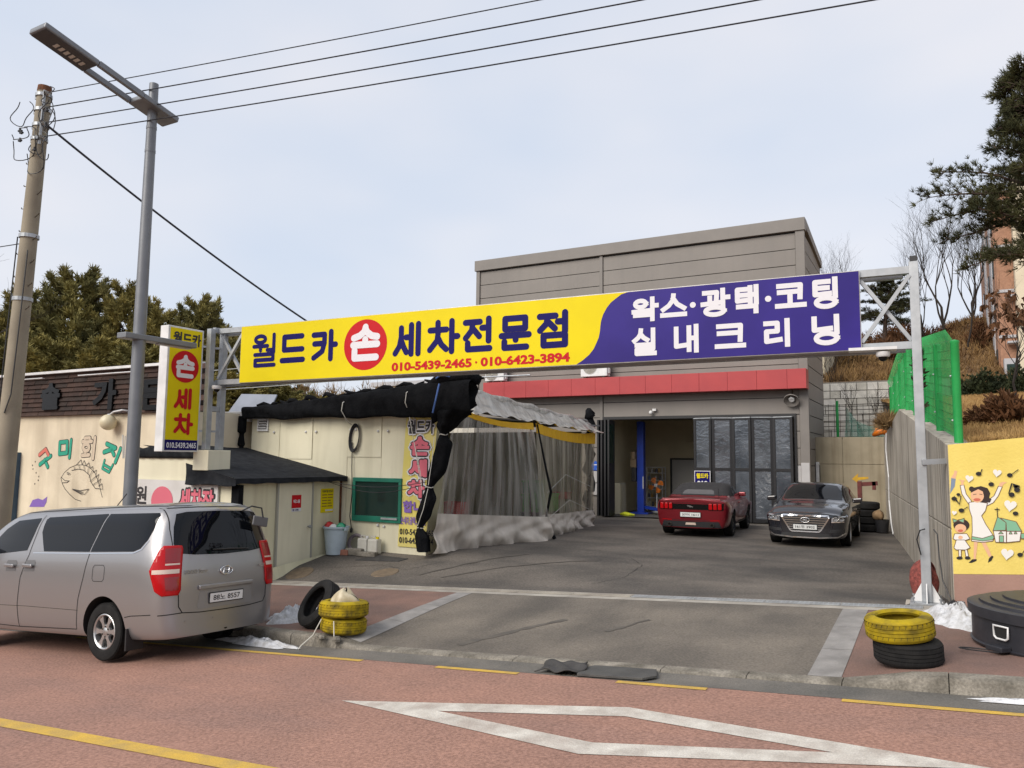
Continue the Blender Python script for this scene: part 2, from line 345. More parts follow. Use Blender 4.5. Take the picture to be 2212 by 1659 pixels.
MURAL = [('sleeve',[(0.106,1.613),(0.127,1.820),(0.178,1.810),(0.163,1.712)]),('skin',[(0.122,1.820),(0.158,1.875),(0.169,1.919),(0.201,1.909),(0.175,1.810)]),('white',[(0.224,1.725),(0.266,1.734),(0.287,1.619),(0.342,1.530),(0.321,1.469),(0.268,1.558),(0.239,1.617)]),('white',[(0.685,1.720),(0.644,1.727),(0.593,1.607),(0.498,1.519),(0.505,1.472),(0.580,1.517),(0.638,1.604)]),('skin',[(0.232,1.729),(0.239,1.773),(0.208,1.807),(0.240,1.797),(0.283,1.791),(0.260,1.769),(0.266,1.732)]),('skin',[(0.649,1.727),(0.660,1.768),(0.695,1.785),(0.741,1.776),(0.704,1.758),(0.681,1.722)]),('skin',[(0.348,1.013),(0.389,1.015),(0.373,0.898),(0.358,0.796),(0.335,0.794)]),('skin',[(0.428,1.017),(0.473,1.020),(0.509,0.928),(0.535,0.846),(0.505,0.833),(0.464,0.925)]),('black',[(0.278,0.748),(0.321,0.793),(0.369,0.798),(0.364,0.775),(0.309,0.746)]),('black',[(0.490,0.763),(0.501,0.812),(0.535,0.854),(0.553,0.843),(0.531,0.793)]),('white',[(0.313,1.512),(0.397,1.526),(0.516,1.509),(0.490,1.412),(0.445,1.347),(0.486,1.243),(0.574,1.083),(0.554,1.036),(0.440,1.012),(0.321,1.022),(0.335,1.150),(0.339,1.321),(0.313,1.426)]),('green',[(0.327,1.082),(0.442,1.063),(0.559,1.111),(0.570,1.083),(0.555,1.052),(0.441,1.029),(0.324,1.043)]),('hair',[(0.337,1.652),(0.377,1.701),(0.452,1.724),(0.524,1.700),(0.552,1.637),(0.537,1.577),(0.562,1.563),(0.544,1.520),(0.452,1.513),(0.442,1.581)]),('hair',[(0.380,1.686),(0.375,1.670),(0.364,1.657),(0.349,1.653),(0.334,1.657),(0.323,1.668),(0.320,1.684),(0.325,1.700),(0.336,1.713),(0.351,1.717),(0.366,1.713),(0.376,1.702)]),('skin',[(0.483,1.603),(0.476,1.569),(0.459,1.539),(0.434,1.519),(0.406,1.511),(0.378,1.517),(0.354,1.536),(0.339,1.564),(0.335,1.599),(0.342,1.633),(0.360,1.663),(0.385,1.683),(0.413,1.691),(0.441,1.685),(0.464,1.666),(0.479,1.637)]),('hair',[(0.333,1.631),(0.373,1.694),(0.451,1.713),(0.501,1.668),(0.486,1.571),(0.471,1.656),(0.422,1.683)]),('mouth',[(0.444,1.551),(0.438,1.541),(0.423,1.534),(0.403,1.530),(0.383,1.532),(0.368,1.539),(0.363,1.548),(0.369,1.558),(0.384,1.566),(0.404,1.569),(0.425,1.567),(0.439,1.560)]),('line',[(0.364,1.617),(0.401,1.624),(0.401,1.616),(0.363,1.608)]),('line',[(0.433,1.625),(0.466,1.622),(0.465,1.613),(0.432,1.617)]),('hair',[(0.307,1.223),(0.299,1.193),(0.278,1.167),(0.249,1.149),(0.214,1.141),(0.180,1.145),(0.151,1.161),(0.132,1.185),(0.126,1.214),(0.134,1.244),(0.155,1.270),(0.185,1.288),(0.220,1.296),(0.254,1.292),(0.283,1.276),(0.301,1.252)]),('skin',[(0.270,1.179),(0.264,1.156),(0.249,1.137),(0.228,1.123),(0.204,1.117),(0.179,1.120),(0.159,1.132),(0.146,1.150),(0.142,1.172),(0.147,1.194),(0.162,1.214),(0.183,1.228),(0.208,1.233),(0.232,1.230),(0.253,1.218),(0.266,1.200)]),('green',[(0.124,1.296),(0.183,1.275),(0.129,1.242)]),('green',[(0.252,1.308),(0.183,1.275),(0.246,1.248)]),('mouth',[(0.235,1.149),(0.229,1.139),(0.213,1.131),(0.195,1.130),(0.180,1.136),(0.175,1.146),(0.181,1.156),(0.196,1.163),(0.215,1.164),(0.229,1.159)]),('white',[(0.173,0.917),(0.203,0.919),(0.199,0.818),(0.173,0.817)]),('white',[(0.240,0.921),(0.267,0.923),(0.281,0.828),(0.251,0.822)]),('black',[(0.215,0.802),(0.210,0.793),(0.197,0.785),(0.179,0.781),(0.161,0.782),(0.148,0.788),(0.144,0.797),(0.149,0.807),(0.162,0.815),(0.180,0.819),(0.198,0.818),(0.211,0.812)]),('black',[(0.301,0.808),(0.296,0.799),(0.284,0.791),(0.269,0.787),(0.253,0.789),(0.241,0.795),(0.238,0.804),(0.242,0.814),(0.254,0.822),(0.270,0.825),(0.286,0.824),(0.297,0.818)]),('white',[(0.137,1.105),(0.274,1.113),(0.305,1.051),(0.247,1.024),(0.158,1.018),(0.118,1.040)]),('white',[(0.153,1.027),(0.247,1.032),(0.303,0.940),(0.255,0.907),(0.142,0.902),(0.123,0.928)]),('skin',[(0.228,1.063),(0.222,1.049),(0.209,1.040),(0.192,1.039),(0.179,1.046),(0.175,1.060),(0.181,1.074),(0.194,1.084),(0.210,1.084),(0.223,1.077)]),('green',[(0.618,1.344),(0.705,1.274),(0.697,1.178),(0.561,1.166)]),('green',[(0.648,1.330),(0.812,1.290),(0.865,1.176),(0.707,1.168),(0.705,1.274)]),('white',[(0.565,1.164),(0.704,1.168),(0.697,1.027),(0.582,1.025)]),('white',[(0.707,1.166),(0.860,1.172),(0.840,1.053),(0.701,1.028)]),('green',[(0.626,1.107),(0.672,1.109),(0.669,1.028),(0.622,1.027)]),('green',[(0.619,1.130),(0.646,1.162),(0.670,1.132)]),('green',[(0.731,1.134),(0.748,1.172),(0.765,1.135)]),('green',[(0.784,1.139),(0.800,1.175),(0.816,1.140)]),('black',[(0.612,1.459),(0.621,1.460),(0.621,1.342),(0.612,1.341)]),('black',[(0.589,1.440),(0.644,1.442),(0.643,1.431),(0.589,1.429)]),('green',[(0.855,1.147),(0.897,1.149),(0.895,1.087),(0.856,1.085)]),('white',[(0.332,1.834),(0.334,1.840),(0.344,1.850),(0.359,1.852),(0.372,1.842),(0.375,1.824),(0.366,1.806),(0.349,1.791),(0.332,1.778),(0.322,1.768),(0.320,1.763),(0.319,1.768),(0.314,1.781),(0.302,1.798),(0.290,1.818),(0.287,1.838),(0.296,1.854),(0.312,1.860),(0.326,1.853),(0.332,1.840)]),('white',[(0.639,1.912),(0.642,1.918),(0.652,1.929),(0.668,1.931),(0.682,1.920),(0.685,1.901),(0.675,1.882),(0.657,1.866),(0.639,1.852),(0.629,1.841),(0.626,1.836),(0.626,1.841),(0.620,1.855),(0.607,1.874),(0.595,1.894),(0.592,1.916),(0.602,1.933),(0.619,1.939),(0.633,1.932),(0.639,1.918)]),('white',[(0.763,1.515),(0.767,1.524),(0.781,1.540),(0.804,1.544),(0.824,1.529),(0.829,1.501),(0.814,1.473),(0.788,1.450),(0.762,1.430),(0.748,1.413),(0.744,1.406),(0.744,1.414),(0.735,1.433),(0.717,1.460),(0.700,1.489),(0.696,1.520),(0.709,1.545),(0.734,1.554),(0.754,1.544),(0.763,1.524)]),('white',[(0.704,0.913),(0.708,0.922),(0.723,0.938),(0.746,0.943),(0.765,0.928),(0.770,0.901),(0.756,0.873),(0.729,0.849),(0.704,0.828),(0.689,0.811),(0.686,0.804),(0.685,0.812),(0.677,0.831),(0.659,0.857),(0.641,0.885),(0.637,0.915),(0.651,0.941),(0.675,0.951),(0.696,0.941),(0.704,0.922)]),('white',[(0.146,1.382),(0.147,1.386),(0.153,1.392),(0.163,1.394),(0.171,1.388),(0.173,1.377),(0.167,1.365),(0.156,1.356),(0.146,1.348),(0.139,1.341),(0.138,1.338),(0.138,1.341),(0.134,1.349),(0.127,1.360),(0.119,1.371),(0.117,1.384),(0.123,1.394),(0.133,1.398),(0.142,1.394),(0.145,1.386)]),('black',[(0.466,1.881),(0.461,1.868),(0.449,1.858),(0.433,1.854),(0.417,1.858),(0.406,1.867),(0.403,1.880),(0.407,1.893),(0.419,1.902),(0.435,1.906),(0.451,1.903),(0.462,1.894)]),('black',[(0.453,1.893),(0.460,1.889),(0.481,1.937),(0.470,1.941)]),('black',[(0.801,1.870),(0.796,1.857),(0.785,1.848),(0.769,1.844),(0.754,1.847),(0.743,1.856),(0.740,1.869),(0.745,1.882),(0.756,1.891),(0.772,1.895),(0.787,1.892),(0.797,1.883)]),('black',[(0.789,1.882),(0.796,1.878),(0.870,1.939),(0.859,1.943)]),('black',[(0.597,1.751),(0.593,1.738),(0.581,1.729),(0.565,1.725),(0.550,1.728),(0.539,1.737),(0.535,1.750),(0.540,1.763),(0.552,1.772),(0.568,1.776),(0.583,1.773),(0.594,1.764)]),('black',[(0.585,1.764),(0.592,1.760),(0.546,1.797),(0.536,1.801)]),('black',[(0.181,1.555),(0.177,1.542),(0.164,1.532),(0.148,1.528),(0.132,1.531),(0.121,1.540),(0.117,1.553),(0.122,1.566),(0.134,1.576),(0.150,1.580),(0.166,1.577),(0.178,1.568)]),('black',[(0.256,1.409),(0.252,1.396),(0.240,1.386),(0.224,1.382),(0.208,1.385),(0.196,1.394),(0.193,1.406),(0.197,1.420),(0.209,1.430),(0.226,1.434),(0.241,1.431),(0.253,1.422)]),('black',[(0.244,1.421),(0.251,1.417),(0.305,1.454),(0.294,1.458)]),('black',[(0.840,1.395),(0.835,1.383),(0.824,1.373),(0.809,1.369),(0.794,1.372),(0.783,1.380),(0.780,1.393),(0.784,1.405),(0.796,1.415),(0.811,1.419),(0.826,1.416),(0.836,1.408)]),('black',[(0.865,0.889),(0.860,0.876),(0.849,0.867),(0.834,0.862),(0.819,0.864),(0.808,0.873),(0.805,0.885),(0.809,0.898),(0.821,0.907),(0.836,0.912),(0.851,0.909),(0.861,0.901)]),('black',[(0.853,0.901),(0.860,0.897),(0.897,0.953),(0.887,0.956)]),('black',[(0.871,1.689),(0.866,1.673),(0.854,1.661),(0.838,1.656),(0.822,1.660),(0.810,1.671),(0.807,1.687),(0.812,1.703),(0.824,1.715),(0.840,1.719),(0.856,1.716),(0.867,1.704)]),('black',[(0.811,1.626),(0.806,1.611),(0.794,1.600),(0.778,1.596),(0.762,1.599),(0.751,1.610),(0.747,1.624),(0.752,1.639),(0.764,1.650),(0.781,1.655),(0.796,1.651),(0.808,1.641)]),('black',[(0.813,1.698),(0.827,1.707),(0.784,1.771),(0.868,1.741),(0.870,1.716),(0.797,1.739)]),('black',[(0.753,1.633),(0.742,1.637),(0.780,1.770),(0.794,1.760)]),('black',[(0.221,1.610),(0.217,1.599),(0.205,1.591),(0.191,1.591),(0.180,1.597),(0.176,1.609),(0.181,1.620),(0.192,1.628),(0.206,1.628),(0.218,1.621)]),('black',[(0.142,1.560),(0.151,1.593),(0.204,1.497),(0.223,1.595),(0.234,1.591),(0.207,1.476)])]
# ------------------------------------------------------------------ building materials
m_cream = pm('cream_render', (.73, .64, .48), (.62, .54, .40), scale=1.3, rough=.9, streak=.55, streakcol=(.40,.33,.23), sscale=(2.2,2.2,.25), grain=.06, bump=.15, bscale=30)
m_panel = pm('sandwich_panel', (.76, .715, .54), (.69, .65, .485), scale=1.2, rough=.55, streak=.35, streakcol=(.42,.38,.26), sscale=(3,3,.3), spec=.3)
m_paneld = pm('sandwich_panel_old', (.73, .685, .48), (.64, .60, .41), scale=1.6, rough=.6, streak=.4, streakcol=(.34,.28,.17), sscale=(4,4,.3), spec=.3)
m_shade = pm('black_shade_cloth', (.006, .0063, .0075), (.011, .0115, .013), scale=5, rough=.95, bump=.8, bscale=22, spec=.08)
m_felt = pm('black_roof_felt', (.014, .0155, .019), (.026, .028, .032), scale=6, rough=.9, spec=.15, bump=.3, bscale=60, grain=.25, gscale=90)
m_shing = [pm('shingle_%s' % n, c, c2, scale=5, rough=.9, grain=.25, gscale=80) for n, c, c2 in (('umber', (.052,.028,.021), (.034,.02,.016)), ('brown', (.066,.036,.027), (.045,.026,.02)), ('char', (.038,.024,.019), (.026,.018,.015)))]
m_gloss = pm('gloss_black', (.006, .0055, .0055), rough=.25, spec=.3)
m_trimw = pm('white_trim', (.72, .72, .72), (.6, .6, .6), scale=4, rough=.5)
m_grey = pm('warehouse_panel_grey', (.222, .202, .184), (.20, .183, .167), scale=.8, rough=.5, streak=.15, streakcol=(.15,.145,.14), spec=.35)
m_greyd = pm('warehouse_trim_grey', (.19, .173, .158), (.172, .157, .144), scale=2, rough=.5)
m_red = pm('canopy_red', (.40, .045, .048), (.36, .04, .045), scale=1.5, rough=.42)
m_greenf = pm('green_frame', (.01, .17, .11), (.008, .13, .085), scale=4, rough=.5)
m_dglass = pm('dark_window', (.012, .03, .026), rough=.08, spec=.6)
m_fr = pm('door_frame_black', (.016, .016, .018), rough=.5)
m_rust = pm('rust', (.16, .06, .025), (.09, .04, .02), scale=14, rough=.9)
m_conc = pm('retaining_concrete', (.47, .425, .355), (.35, .315, .26), scale=1.2, rough=.92, streak=.95, streakcol=(.13,.115,.092), sscale=(9,9,.25), grain=.08, bump=.35, bscale=24)
m_concb = pm('arrow_wall_concrete', (.33, .285, .205), (.26, .225, .16), scale=1.4, rough=.92, streak=.6, streakcol=(.17,.135,.085), sscale=(5,5,.3), grain=.08, bump=.2)
WHITE, NAVY = pm('print_white', (.70, .69, .72), rough=.5, spec=.2), pm('print_navy', (.007, .005, .10), rough=.5, spec=.15)
YELLOW, REDP = pm('print_yellow', (.74, .60, .004), (.70, .565, .005), scale=2, rough=.5, spec=.2), pm('print_red', (.50, .010, .016), rough=.5, spec=.2)
BLACKP, PINK, PURPLE = pm('print_black', (.03, .028, .03), rough=.6), pm('print_pink', (.66, .16, .21), rough=.6, spec=.2), pm('print_purple', (.22, .13, .42), rough=.6, spec=.2)
BLUE_SIGN = pm('print_blue', (.030, .017, .20), (.022, .012, .155), scale=1.2, rough=.45, spec=.25)
GREENP, CREAMP, REDDISH = pm('wall_paint_green', (.03, .33, .22), rough=.8), pm('wall_paint_beige', (.58, .48, .36), rough=.8), pm('wall_paint_red', (.60, .16, .12), rough=.8)
m_pane_plain = pm('plain_glass', (.05, .06, .065), rough=.06, spec=.7)

# ------------------------------------------------------------------ fish restaurant on the left
rs = thing('restaurant_building', 'cream rendered restaurant with brown shingle band and fish painted on its wall', 'building', (-20.5, 12.2, -1.3))
w = MB(); w.box((-27, 12.2, -1.9), (-15.2, 18, 3.06)); w.build('wall', m_cream, rs)
c = MB(); c.box((-27, 12.0, 4.17), (-15.2, 12.5, 4.235)); c.build('coping', m_trimw, rs)
bk = MB(); bk.box((-27, 12.13, 3.04), (-15.2, 12.45, 4.17)); band = bk.build('shingle_band', m_shing[2], rs)
proto = None; n = 0
for r_ in range(9):
    z = 3.045+r_*.124; x = -26.9 + (.3 if r_ % 2 else 0)
    while x < -15.3:
        wd = .58+.05*rnd.random(); 
        s_ = MB(); lift = .012+.012*rnd.random()
        s_.add([(x, 12.10-lift, z), (x+wd-.012, 12.10-lift, z), (x+wd-.012, 12.128, z+.13), (x, 12.128, z+.13), (x, 12.129, z), (x+wd-.012, 12.129, z)], [(0,1,2,3), (4,5,1,0), (0,3,4), (1,5,2)])
        s_.build('shingle', m_shing[rnd.choice((0,0,1,2))], band); x += wd; n += 1
for body, u0, u1, v0, v1 in (('솔', -21.34, -20.46, 3.2, 3.92), ('가', -19.02, -18.06, 3.14, 3.93), ('든', -17.1, -16.2, 3.1, 3.85), ('이', -23.15, -22.42, 3.2, 3.95)):
    t = put_text('raised_letter', body, (0, 12.04, 0), (1,0,0), (0,0,1), (u0, u1, v0, v1), m_gloss, rs, bold=.045, lift=.0)
    s_ = t.modifiers.new('depth', 'SOLIDIFY'); s_.thickness = .05; s_.offset = -1
tb = MB()
for x0, x1, z in ((-22.3, -21.2, 4.06), (-19.6, -17.2, 4.06)): tb.tube([(x0, 11.98, z), (x1, 11.98, z)], .015, 6); tb.tube([(x0+.1, 11.98, z), (x0+.1, 12.1, z)], .01, 5); tb.tube([(x1-.1, 11.98, z), (x1-.1, 12.1, z)], .01, 5)
tb.build('neon_tube_rail', m_trimw, rs)
for gx, gz in ((-18.2, 2.82), (-22.9, 2.86)):
    g = MB(); g.tube([(gx+.55, 12.19, gz+.28), (gx+.5, 12.0, gz+.3), (gx+.2, 11.97, gz+.26), (gx+.04, 11.97, gz+.18)], .022, 6); g.lathe([(.06, 0), (.075, .05), (.03, .09)], (gx+.02, 11.97, gz+.12), n=12); g.build('wall_lamp_arm', m_trimw, rs, smooth=60)
    g = MB(); g.lathe([(.2*math.sin(R(q)), -.2*math.cos(R(q))) for q in range(0, 181, 12)], (gx, 11.97, gz), n=20); g.build('globe_lamp', pm('globe_cream', (.62,.55,.38), rough=.35), rs, smooth=180)
K = lambda u, v, l: (u, 12.2-l, v)
b = MB(); cc = [0]; strokes(b, FISH, K, .015, .004, cnt=cc); b.build('fish_painting', BLACKP, rs)
for key, L in WALL_LETTERS:
    oc = MB(); strokes(oc, [L], K, .088 if key == 'thin' else .135, .003); oc.build('painted_outline', BLACKP, rs)
for key, L in WALL_LETTERS:
    b = MB(); strokes(b, [L], K, .062 if key == 'thin' else .10, .009); b.build('painted_stroke', dict(red=REDDISH, green=GREENP, cream=CREAMP, thin=GREENP)[key], rs)
b = MB(); b.add([K(u, v, .005) for u, v in WAVE], [tuple(range(len(WAVE)))]); b.build('painted_wave', PURPLE, rs)
b = MB()
for i in range(7): b.add([K(-21.6+.18*math.sin(i)+.02*math.cos(q), 1.2+i*.1+.025*math.sin(q), .005) for q in np.linspace(0, 6, 8)], [tuple(range(8))])
b.build('painted_dots', BLACKP, rs)
b = MB(); b.box((-24.5, 12.0, -1.9), (-22.35, 12.19, 2.05)); b.build('blue_shutter', pm('blue_grey_shutter', (.04,.085,.14), (.03,.06,.1), scale=3, rough=.6), rs)

# ------------------------------------------------------------------ white annex between restaurant and tall shed
an = thing('annex', 'small white annex with flat eaves behind the gantry post', 'building', (-16, 13.9, -.6))
b = MB(); b.box((-18.6, 13.9, -.9), (-14.98, 17, 2.86)); b.build('wall', m_panel, an)
b = MB(); b.box((-18.9, 13.55, 2.87), (-15.05, 17.2, 2.99)); b.box((-18.95, 13.45, 2.93), (-15.02, 13.56, 3.12)); b.build('eaves', m_trimw, an, bevel=.01)
b = MB(); b.box((-16.75, 13.86, 2.0), (-16.3, 13.897, 2.4)); b.build('patched_opening', pm('grey_patch', (.42,.41,.36), (.34,.33,.3), scale=6, rough=.7), an)
b = MB(); b.obox((-16.5, 13.85, 2.5), (.3, 0, -.02), (0, .006, 0), (0, 0, .085)); b.build('green_tape', m_greenf, an)
b = MB(); b.add([(-16.9, 14.4, 3.0), (-15.2, 14.3, 3.0), (-15.35, 14.8, 3.65), (-16.8, 14.9, 3.72)], [(0,1,2,3)]); o = b.build('roof_sheet', pm('blue_grey_sheet', (.24,.26,.31), (.2,.22,.26), scale=2, rough=.5), an)
s_ = o.modifiers.new('depth', 'SOLIDIFY'); s_.thickness = .03
b = MB(); b.add([(-17.0, 13.9, 3.12), (-15.02, 13.9, 3.12), (-15.1, 16.5, 3.2), (-17, 16.5, 3.2)], [(0,1,2,3)])

# ------------------------------------------------------------------ low lean-to shed with the felt roof
ls = thing('lean_to_shed', 'low cream shed under a sloping black felt roof behind the van', 'shed', (-12, 10.6, -.5))
b = MB(); b.add([(-12, 10.62, -.55), (-12, 13.64, -.55), (-12, 13.64, 1.5), (-12, 10.62, 1.5), (-12.06, 10.62, -.55), (-12.06, 13.64, -.55), (-12.06, 13.64, 1.5), (-12.06, 10.62, 1.5)], [(0,1,2,3), (4,7,6,5), (3,2,6,7), (0,3,7,4), (1,5,6,2)]); b.build('side_wall', m_paneld, ls)
b = MB(); b.box((-15.05, 10.62, -1.4), (-13.16, 10.7, 1.95)); b.box((-13.155, 10.622, -1.4), (-12.07, 10.7, 1.42)); b.build('front_wall', m_panel, ls)
d_ = MB(); d_.box((-11.992, 11.70, -.235), (-11.955, 12.66, 1.46)); door = d_.build('door', m_panel, ls, bevel=.006)
f = MB(); f.box((-11.994, 11.655, -.28), (-11.945, 11.695, 1.5)); f.build('door_jamb', pm('door_frame_grey', (.36,.35,.3), rough=.5), ls); f = MB(); f.box((-11.994, 12.665, -.2), (-11.945, 12.705, 1.5)); f.build('door_jamb', MATS['door_frame_grey'], ls)
k = MB(); k.lathe([(.0,.09),(.028,.085),(.036,.06),(.028,.035),(.012,.03),(.012,0)], (-11.955, 12.56, .52), (1,0,0), 12); k.build('door_knob', m_galv, door, smooth=60)
s_ = MB(); s_.box((-11.95, 12.06, .93), (-11.945, 12.33, 1.2)); st = s_.build('red_sticker', REDP, door)
put_text('lettering', '에스원', (-11.945, 0, 0), (0,1,0), (0,0,1), (12.1, 12.29, 1.03, 1.11), WHITE, st, bold=.03, lift=.003)
s_ = MB(); s_.box((-11.95, 12.06, .855), (-11.945, 12.33, .925)); st = s_.build('white_sticker', WHITE, door)
put_text('lettering', 'SE OM', (-11.945, 0, 0), (0,1,0), (0,0,1), (12.08, 12.25, .87, .91), NAVY, st, bold=.02, lift=.003)
s_ = MB(); s_.box((-12.0, 12.98, .78), (-11.988, 13.38, 1.31)); st = s_.build('yellow_notice', YELLOW, ls)
put_text('lettering', '지정폐기물 보관표지', (-11.988, 0, 0), (0,1,0), (0,0,1), (13.01, 13.35, 1.22, 1.28), BLACKP, st, bold=.018, lift=.003)
b = MB()
for i in range(5):
    z = 1.16-i*.062; b.box((-11.986, 13.01, z), (-11.984, 13.16, z+.02)); b.box((-11.986, 13.19, z), (-11.984, 13.19+.16*(.6+.4*rnd.random()), z+.02))
b.build('printed_lines', pm('print_brown', (.25,.13,.02), rough=.6), st)
b = MB(); b.box((-11.986, 13.12, .81), (-11.984, 13.36, .85)); b.build('printed_strip', WHITE, st)
b = MB(); b.box((-11.998, 13.59, -.05), (-11.975, 13.635, 1.5)); b.build('rusty_edge', m_rust, ls)
b = MB(); b.grid(lambda u, v: (-11.93+.09*(1-v), lerp(11.2, 13.62, u), lerp(-.52, -.27+.2*u, v)), 12, 2); b.build('concrete_plinth', m_paneld, ls, smooth=180)
b = MB(); b.bar((-11.985, 10.64, -.5), (-11.985, 10.64, 1.45), .12, .2); b.build('corner_post', m_shade, ls)
# roof: falls towards the yard, felt wrapped over a thick edge
def roofz(a): return 1.555 + (clamp(-11.82-a, 0, 4.0))*.20
b = MB()
def rf(u, v):
    a = lerp(-11.80, -15.1, v); bb = lerp(10.42 if a > -13.2 else 10.75, 13.62, u); sag = .02*math.sin(u*9)*math.sin(v*5); return (a, bb, roofz(a)+sag+.02)
b.grid(rf, 20, 14)
b.grid(lambda u, v: (-11.80, lerp(10.42, 13.62, u), lerp(1.575, 1.47+.01*math.sin(u*30), v)), 20, 1)
b.grid(lambda u, v: (lerp(-11.80, -13.25, u), 10.42+.02*math.sin(v*3), lerp(roofz(lerp(-11.8, -13.25, u))+.02, 1.44-.02*math.sin(u*9), v)), 20, 4)
b.grid(lambda u, v: (lerp(-11.80, -13.25, u), lerp(10.42, 10.7, v), 1.44), 2, 2)
b.build('felt_roof', m_felt, ls, smooth=40)
b = MB(); b.grid(lambda u, v: (lerp(-15.1, -13.2, u), 10.58-.03*math.sin(v*3.1)+.01*math.sin(u*40), lerp(1.95, 2.17+.015*math.sin(u*33), v)), 40, 4); o = b.build('black_fascia', m_felt, ls, smooth=60); s_ = o.modifiers.new('depth', 'SOLIDIFY'); s_.thickness = .05
b = MB(); b.box((-13.02, 10.4, 1.72), (-12.58, 10.95, 2.12)); b.build('post_plinth', m_panel, ls, bevel=.01)
b = MB(); b.box((-13.1, 10.44, .2), (-12.4, 10.62, 1.93)); 
bs = MB(); bs.box((-15.0, 10.56, .95), (-12.45, 10.6, 1.5)); bn = bs.build('banner', pm('vinyl_white', (.66,.64,.62), (.58,.56,.53), scale=2, rough=.6), ls)
put_text('lettering', '원', (0, 10.56, 0), (1,0,0), (0,0,1), (-14.95, -14.6, .98, 1.36), BLACKP, bn, bold=.03)
b = MB(); b.add([(-14.1+.34*math.cos(q), 10.553, 1.07+.3*math.sin(q)) for q in np.linspace(0, 6.03, 24)], [tuple(range(24))]); b.build('printed_disc', PINK, bn)
put_text('lettering', '세차장', (0, 10.56, 0), (1,0,0), (0,0,1), (-13.6, -12.5, .86, 1.38), BLACKP, bn, bold=.085); put_text('lettering', '세차장', (0, 10.554, 0), (1,0,0), (0,0,1), (-13.55, -12.55, .9, 1.34), PINK, bn, bold=.04)

# ------------------------------------------------------------------ tall panel shed
ts = thing('panel_shed', 'tall cream sandwich-panel shed with a green framed window', 'shed', (-12, 13.65, -.1))
xs = [-14.98, -14.02, -12.937, -11.869, -10.883, -9.62]
for i in range(5):
    p = MB(); p.box((xs[i]+.004, 13.66+.004*(i % 2), -.6), (xs[i+1]-.004, 13.74, 2.97)); p.build('wall_panel', m_panel, ts, bevel=.004)
p = MB(); p.box((-13.98, 13.648, 1.96), (-12.95, 13.659, 2.9)); p.build('overlay_panel', m_panel, ts); p = MB(); p.box((-11.86, 13.648, 2.02), (-10.89, 13.659, 2.9)); p.build('overlay_panel', m_panel, ts)
p = MB(); p.box((-14.98, 13.75, -.6), (-14.9, 22.5, 2.9)); p.box((-14.9, 22.42, -.6), (-9.9, 22.5, 2.9)); p.build('rear_wall', m_paneld, ts)
p = MB(); p.box((-9.7, 13.75, -.2), (-9.62, 14.3, 2.95)); p.build('return_wall', m_paneld, ts)
bt = None
for x, z in ((-14.2, 2.6), (-13.15, 2.6), (-12.83, 2.6), (-11.78, 2.64), (-10.98, 2.6), (-10.7, 2.6), (-10.92, .52), (-10.75, .5), (-11.62, 2.64)):
    k = MB(); k.lathe([(0,.03),(.02,.026),(.03,.012),(.032,0)], (x, 13.647, z), (0,-1,0), 10); k.build('bolt_cap', m_trimw, ts, smooth=80)
v = MB(); v.box((-14.76, 13.62, 2.63), (-14.39, 13.655, 2.67)); v.box((-14.76, 13.62, 2.92), (-14.39, 13.655, 2.96)); v.box((-14.76, 13.62, 2.67), (-14.72, 13.655, 2.92)); v.box((-14.43, 13.62, 2.67), (-14.39, 13.655, 2.92)); vn = v.build('vent_frame', m_trimw, ts)
v = MB(); v.box((-14.72, 13.64, 2.67), (-14.43, 13.652, 2.92)); v.build('vent_back', BLACKP, vn)
for i in range(4):
    v = MB(); v.obox((-14.575, 13.62, 2.7+i*.066), (.14, 0, 0), (0, .022, -.016), (0, .004, .006)); v.build('louvre', m_trimw, vn)
wf = MB(); wf.box((-11.63, 13.59, 1.47), (-10.26, 13.655, 1.56)); wf.box((-11.63, 13.59, .59), (-10.26, 13.655, .72)); wf.box((-11.63, 13.59, .72), (-11.55, 13.655, 1.47)); wf.box((-10.34, 13.59, .72), (-10.26, 13.655, 1.47)); wd = wf.build('window_frame', m_greenf, ts, bevel=.008)
wp = MB(); wp.box((-11.55, 13.62, .72), (-10.34, 13.64, 1.47)); wp.build('window_pane', m_dglass, wd)
wp = MB(); wp.box((-10.78, 13.56, .66), (-10.34, 13.592, .7)); wp.build('window_rail', m_galv, wd)
b = MB(); b.add([(-15.1, 13.6, 2.97), (-9.5, 13.6, 2.97), (-9.3, 22.5, 3.1), (-15.1, 22.5, 3.1)], [(0,1,2,3)]); o = b.build('roof', pm('roof_sheet_grey', (.2,.2,.2), rough=.7), ts); s_ = o.modifiers.new('depth', 'SOLIDIFY'); s_.thickness = .04
# rolled shade cloth along the eaves and the ends that hang from it
sc = thing('shade_cloth', 'black shade cloth bunched along the eaves of the panel shed', 'shade cloth', (-12, 13.5, 2.9))
rr = random.Random(3)
def roll_pt(u, v):
    a = lerp(-15.08, -8.35, u); top = lerp(3.24, 3.62, sm(u*1.02)); bot = 2.93 - .06*u + .02*math.sin(u*21); ang = lerp(-.5*math.pi, .75*math.pi, v)
    zc, hz = (top+bot)/2, (top-bot)/2; bul = lerp(.16, .3, u)
    wob = .012*math.sin(u*37+v*5) + .010*math.sin(u*71+v*9) + .012*math.sin(v*14+u*11)
    return (a + .02*math.sin(v*8), 13.58 - (bul+wob)*max(0.05, math.cos(ang*.62)) - .02, zc + (hz+wob*.6)*math.sin(clamp(ang, -1.57, 1.57)) + (0 if ang < 1.57 else -(ang-1.57)*.1))
b = MB(); b.grid(roll_pt, 130, 18); b.build('eaves_roll', m_shade, sc, smooth=180)
b = MB()
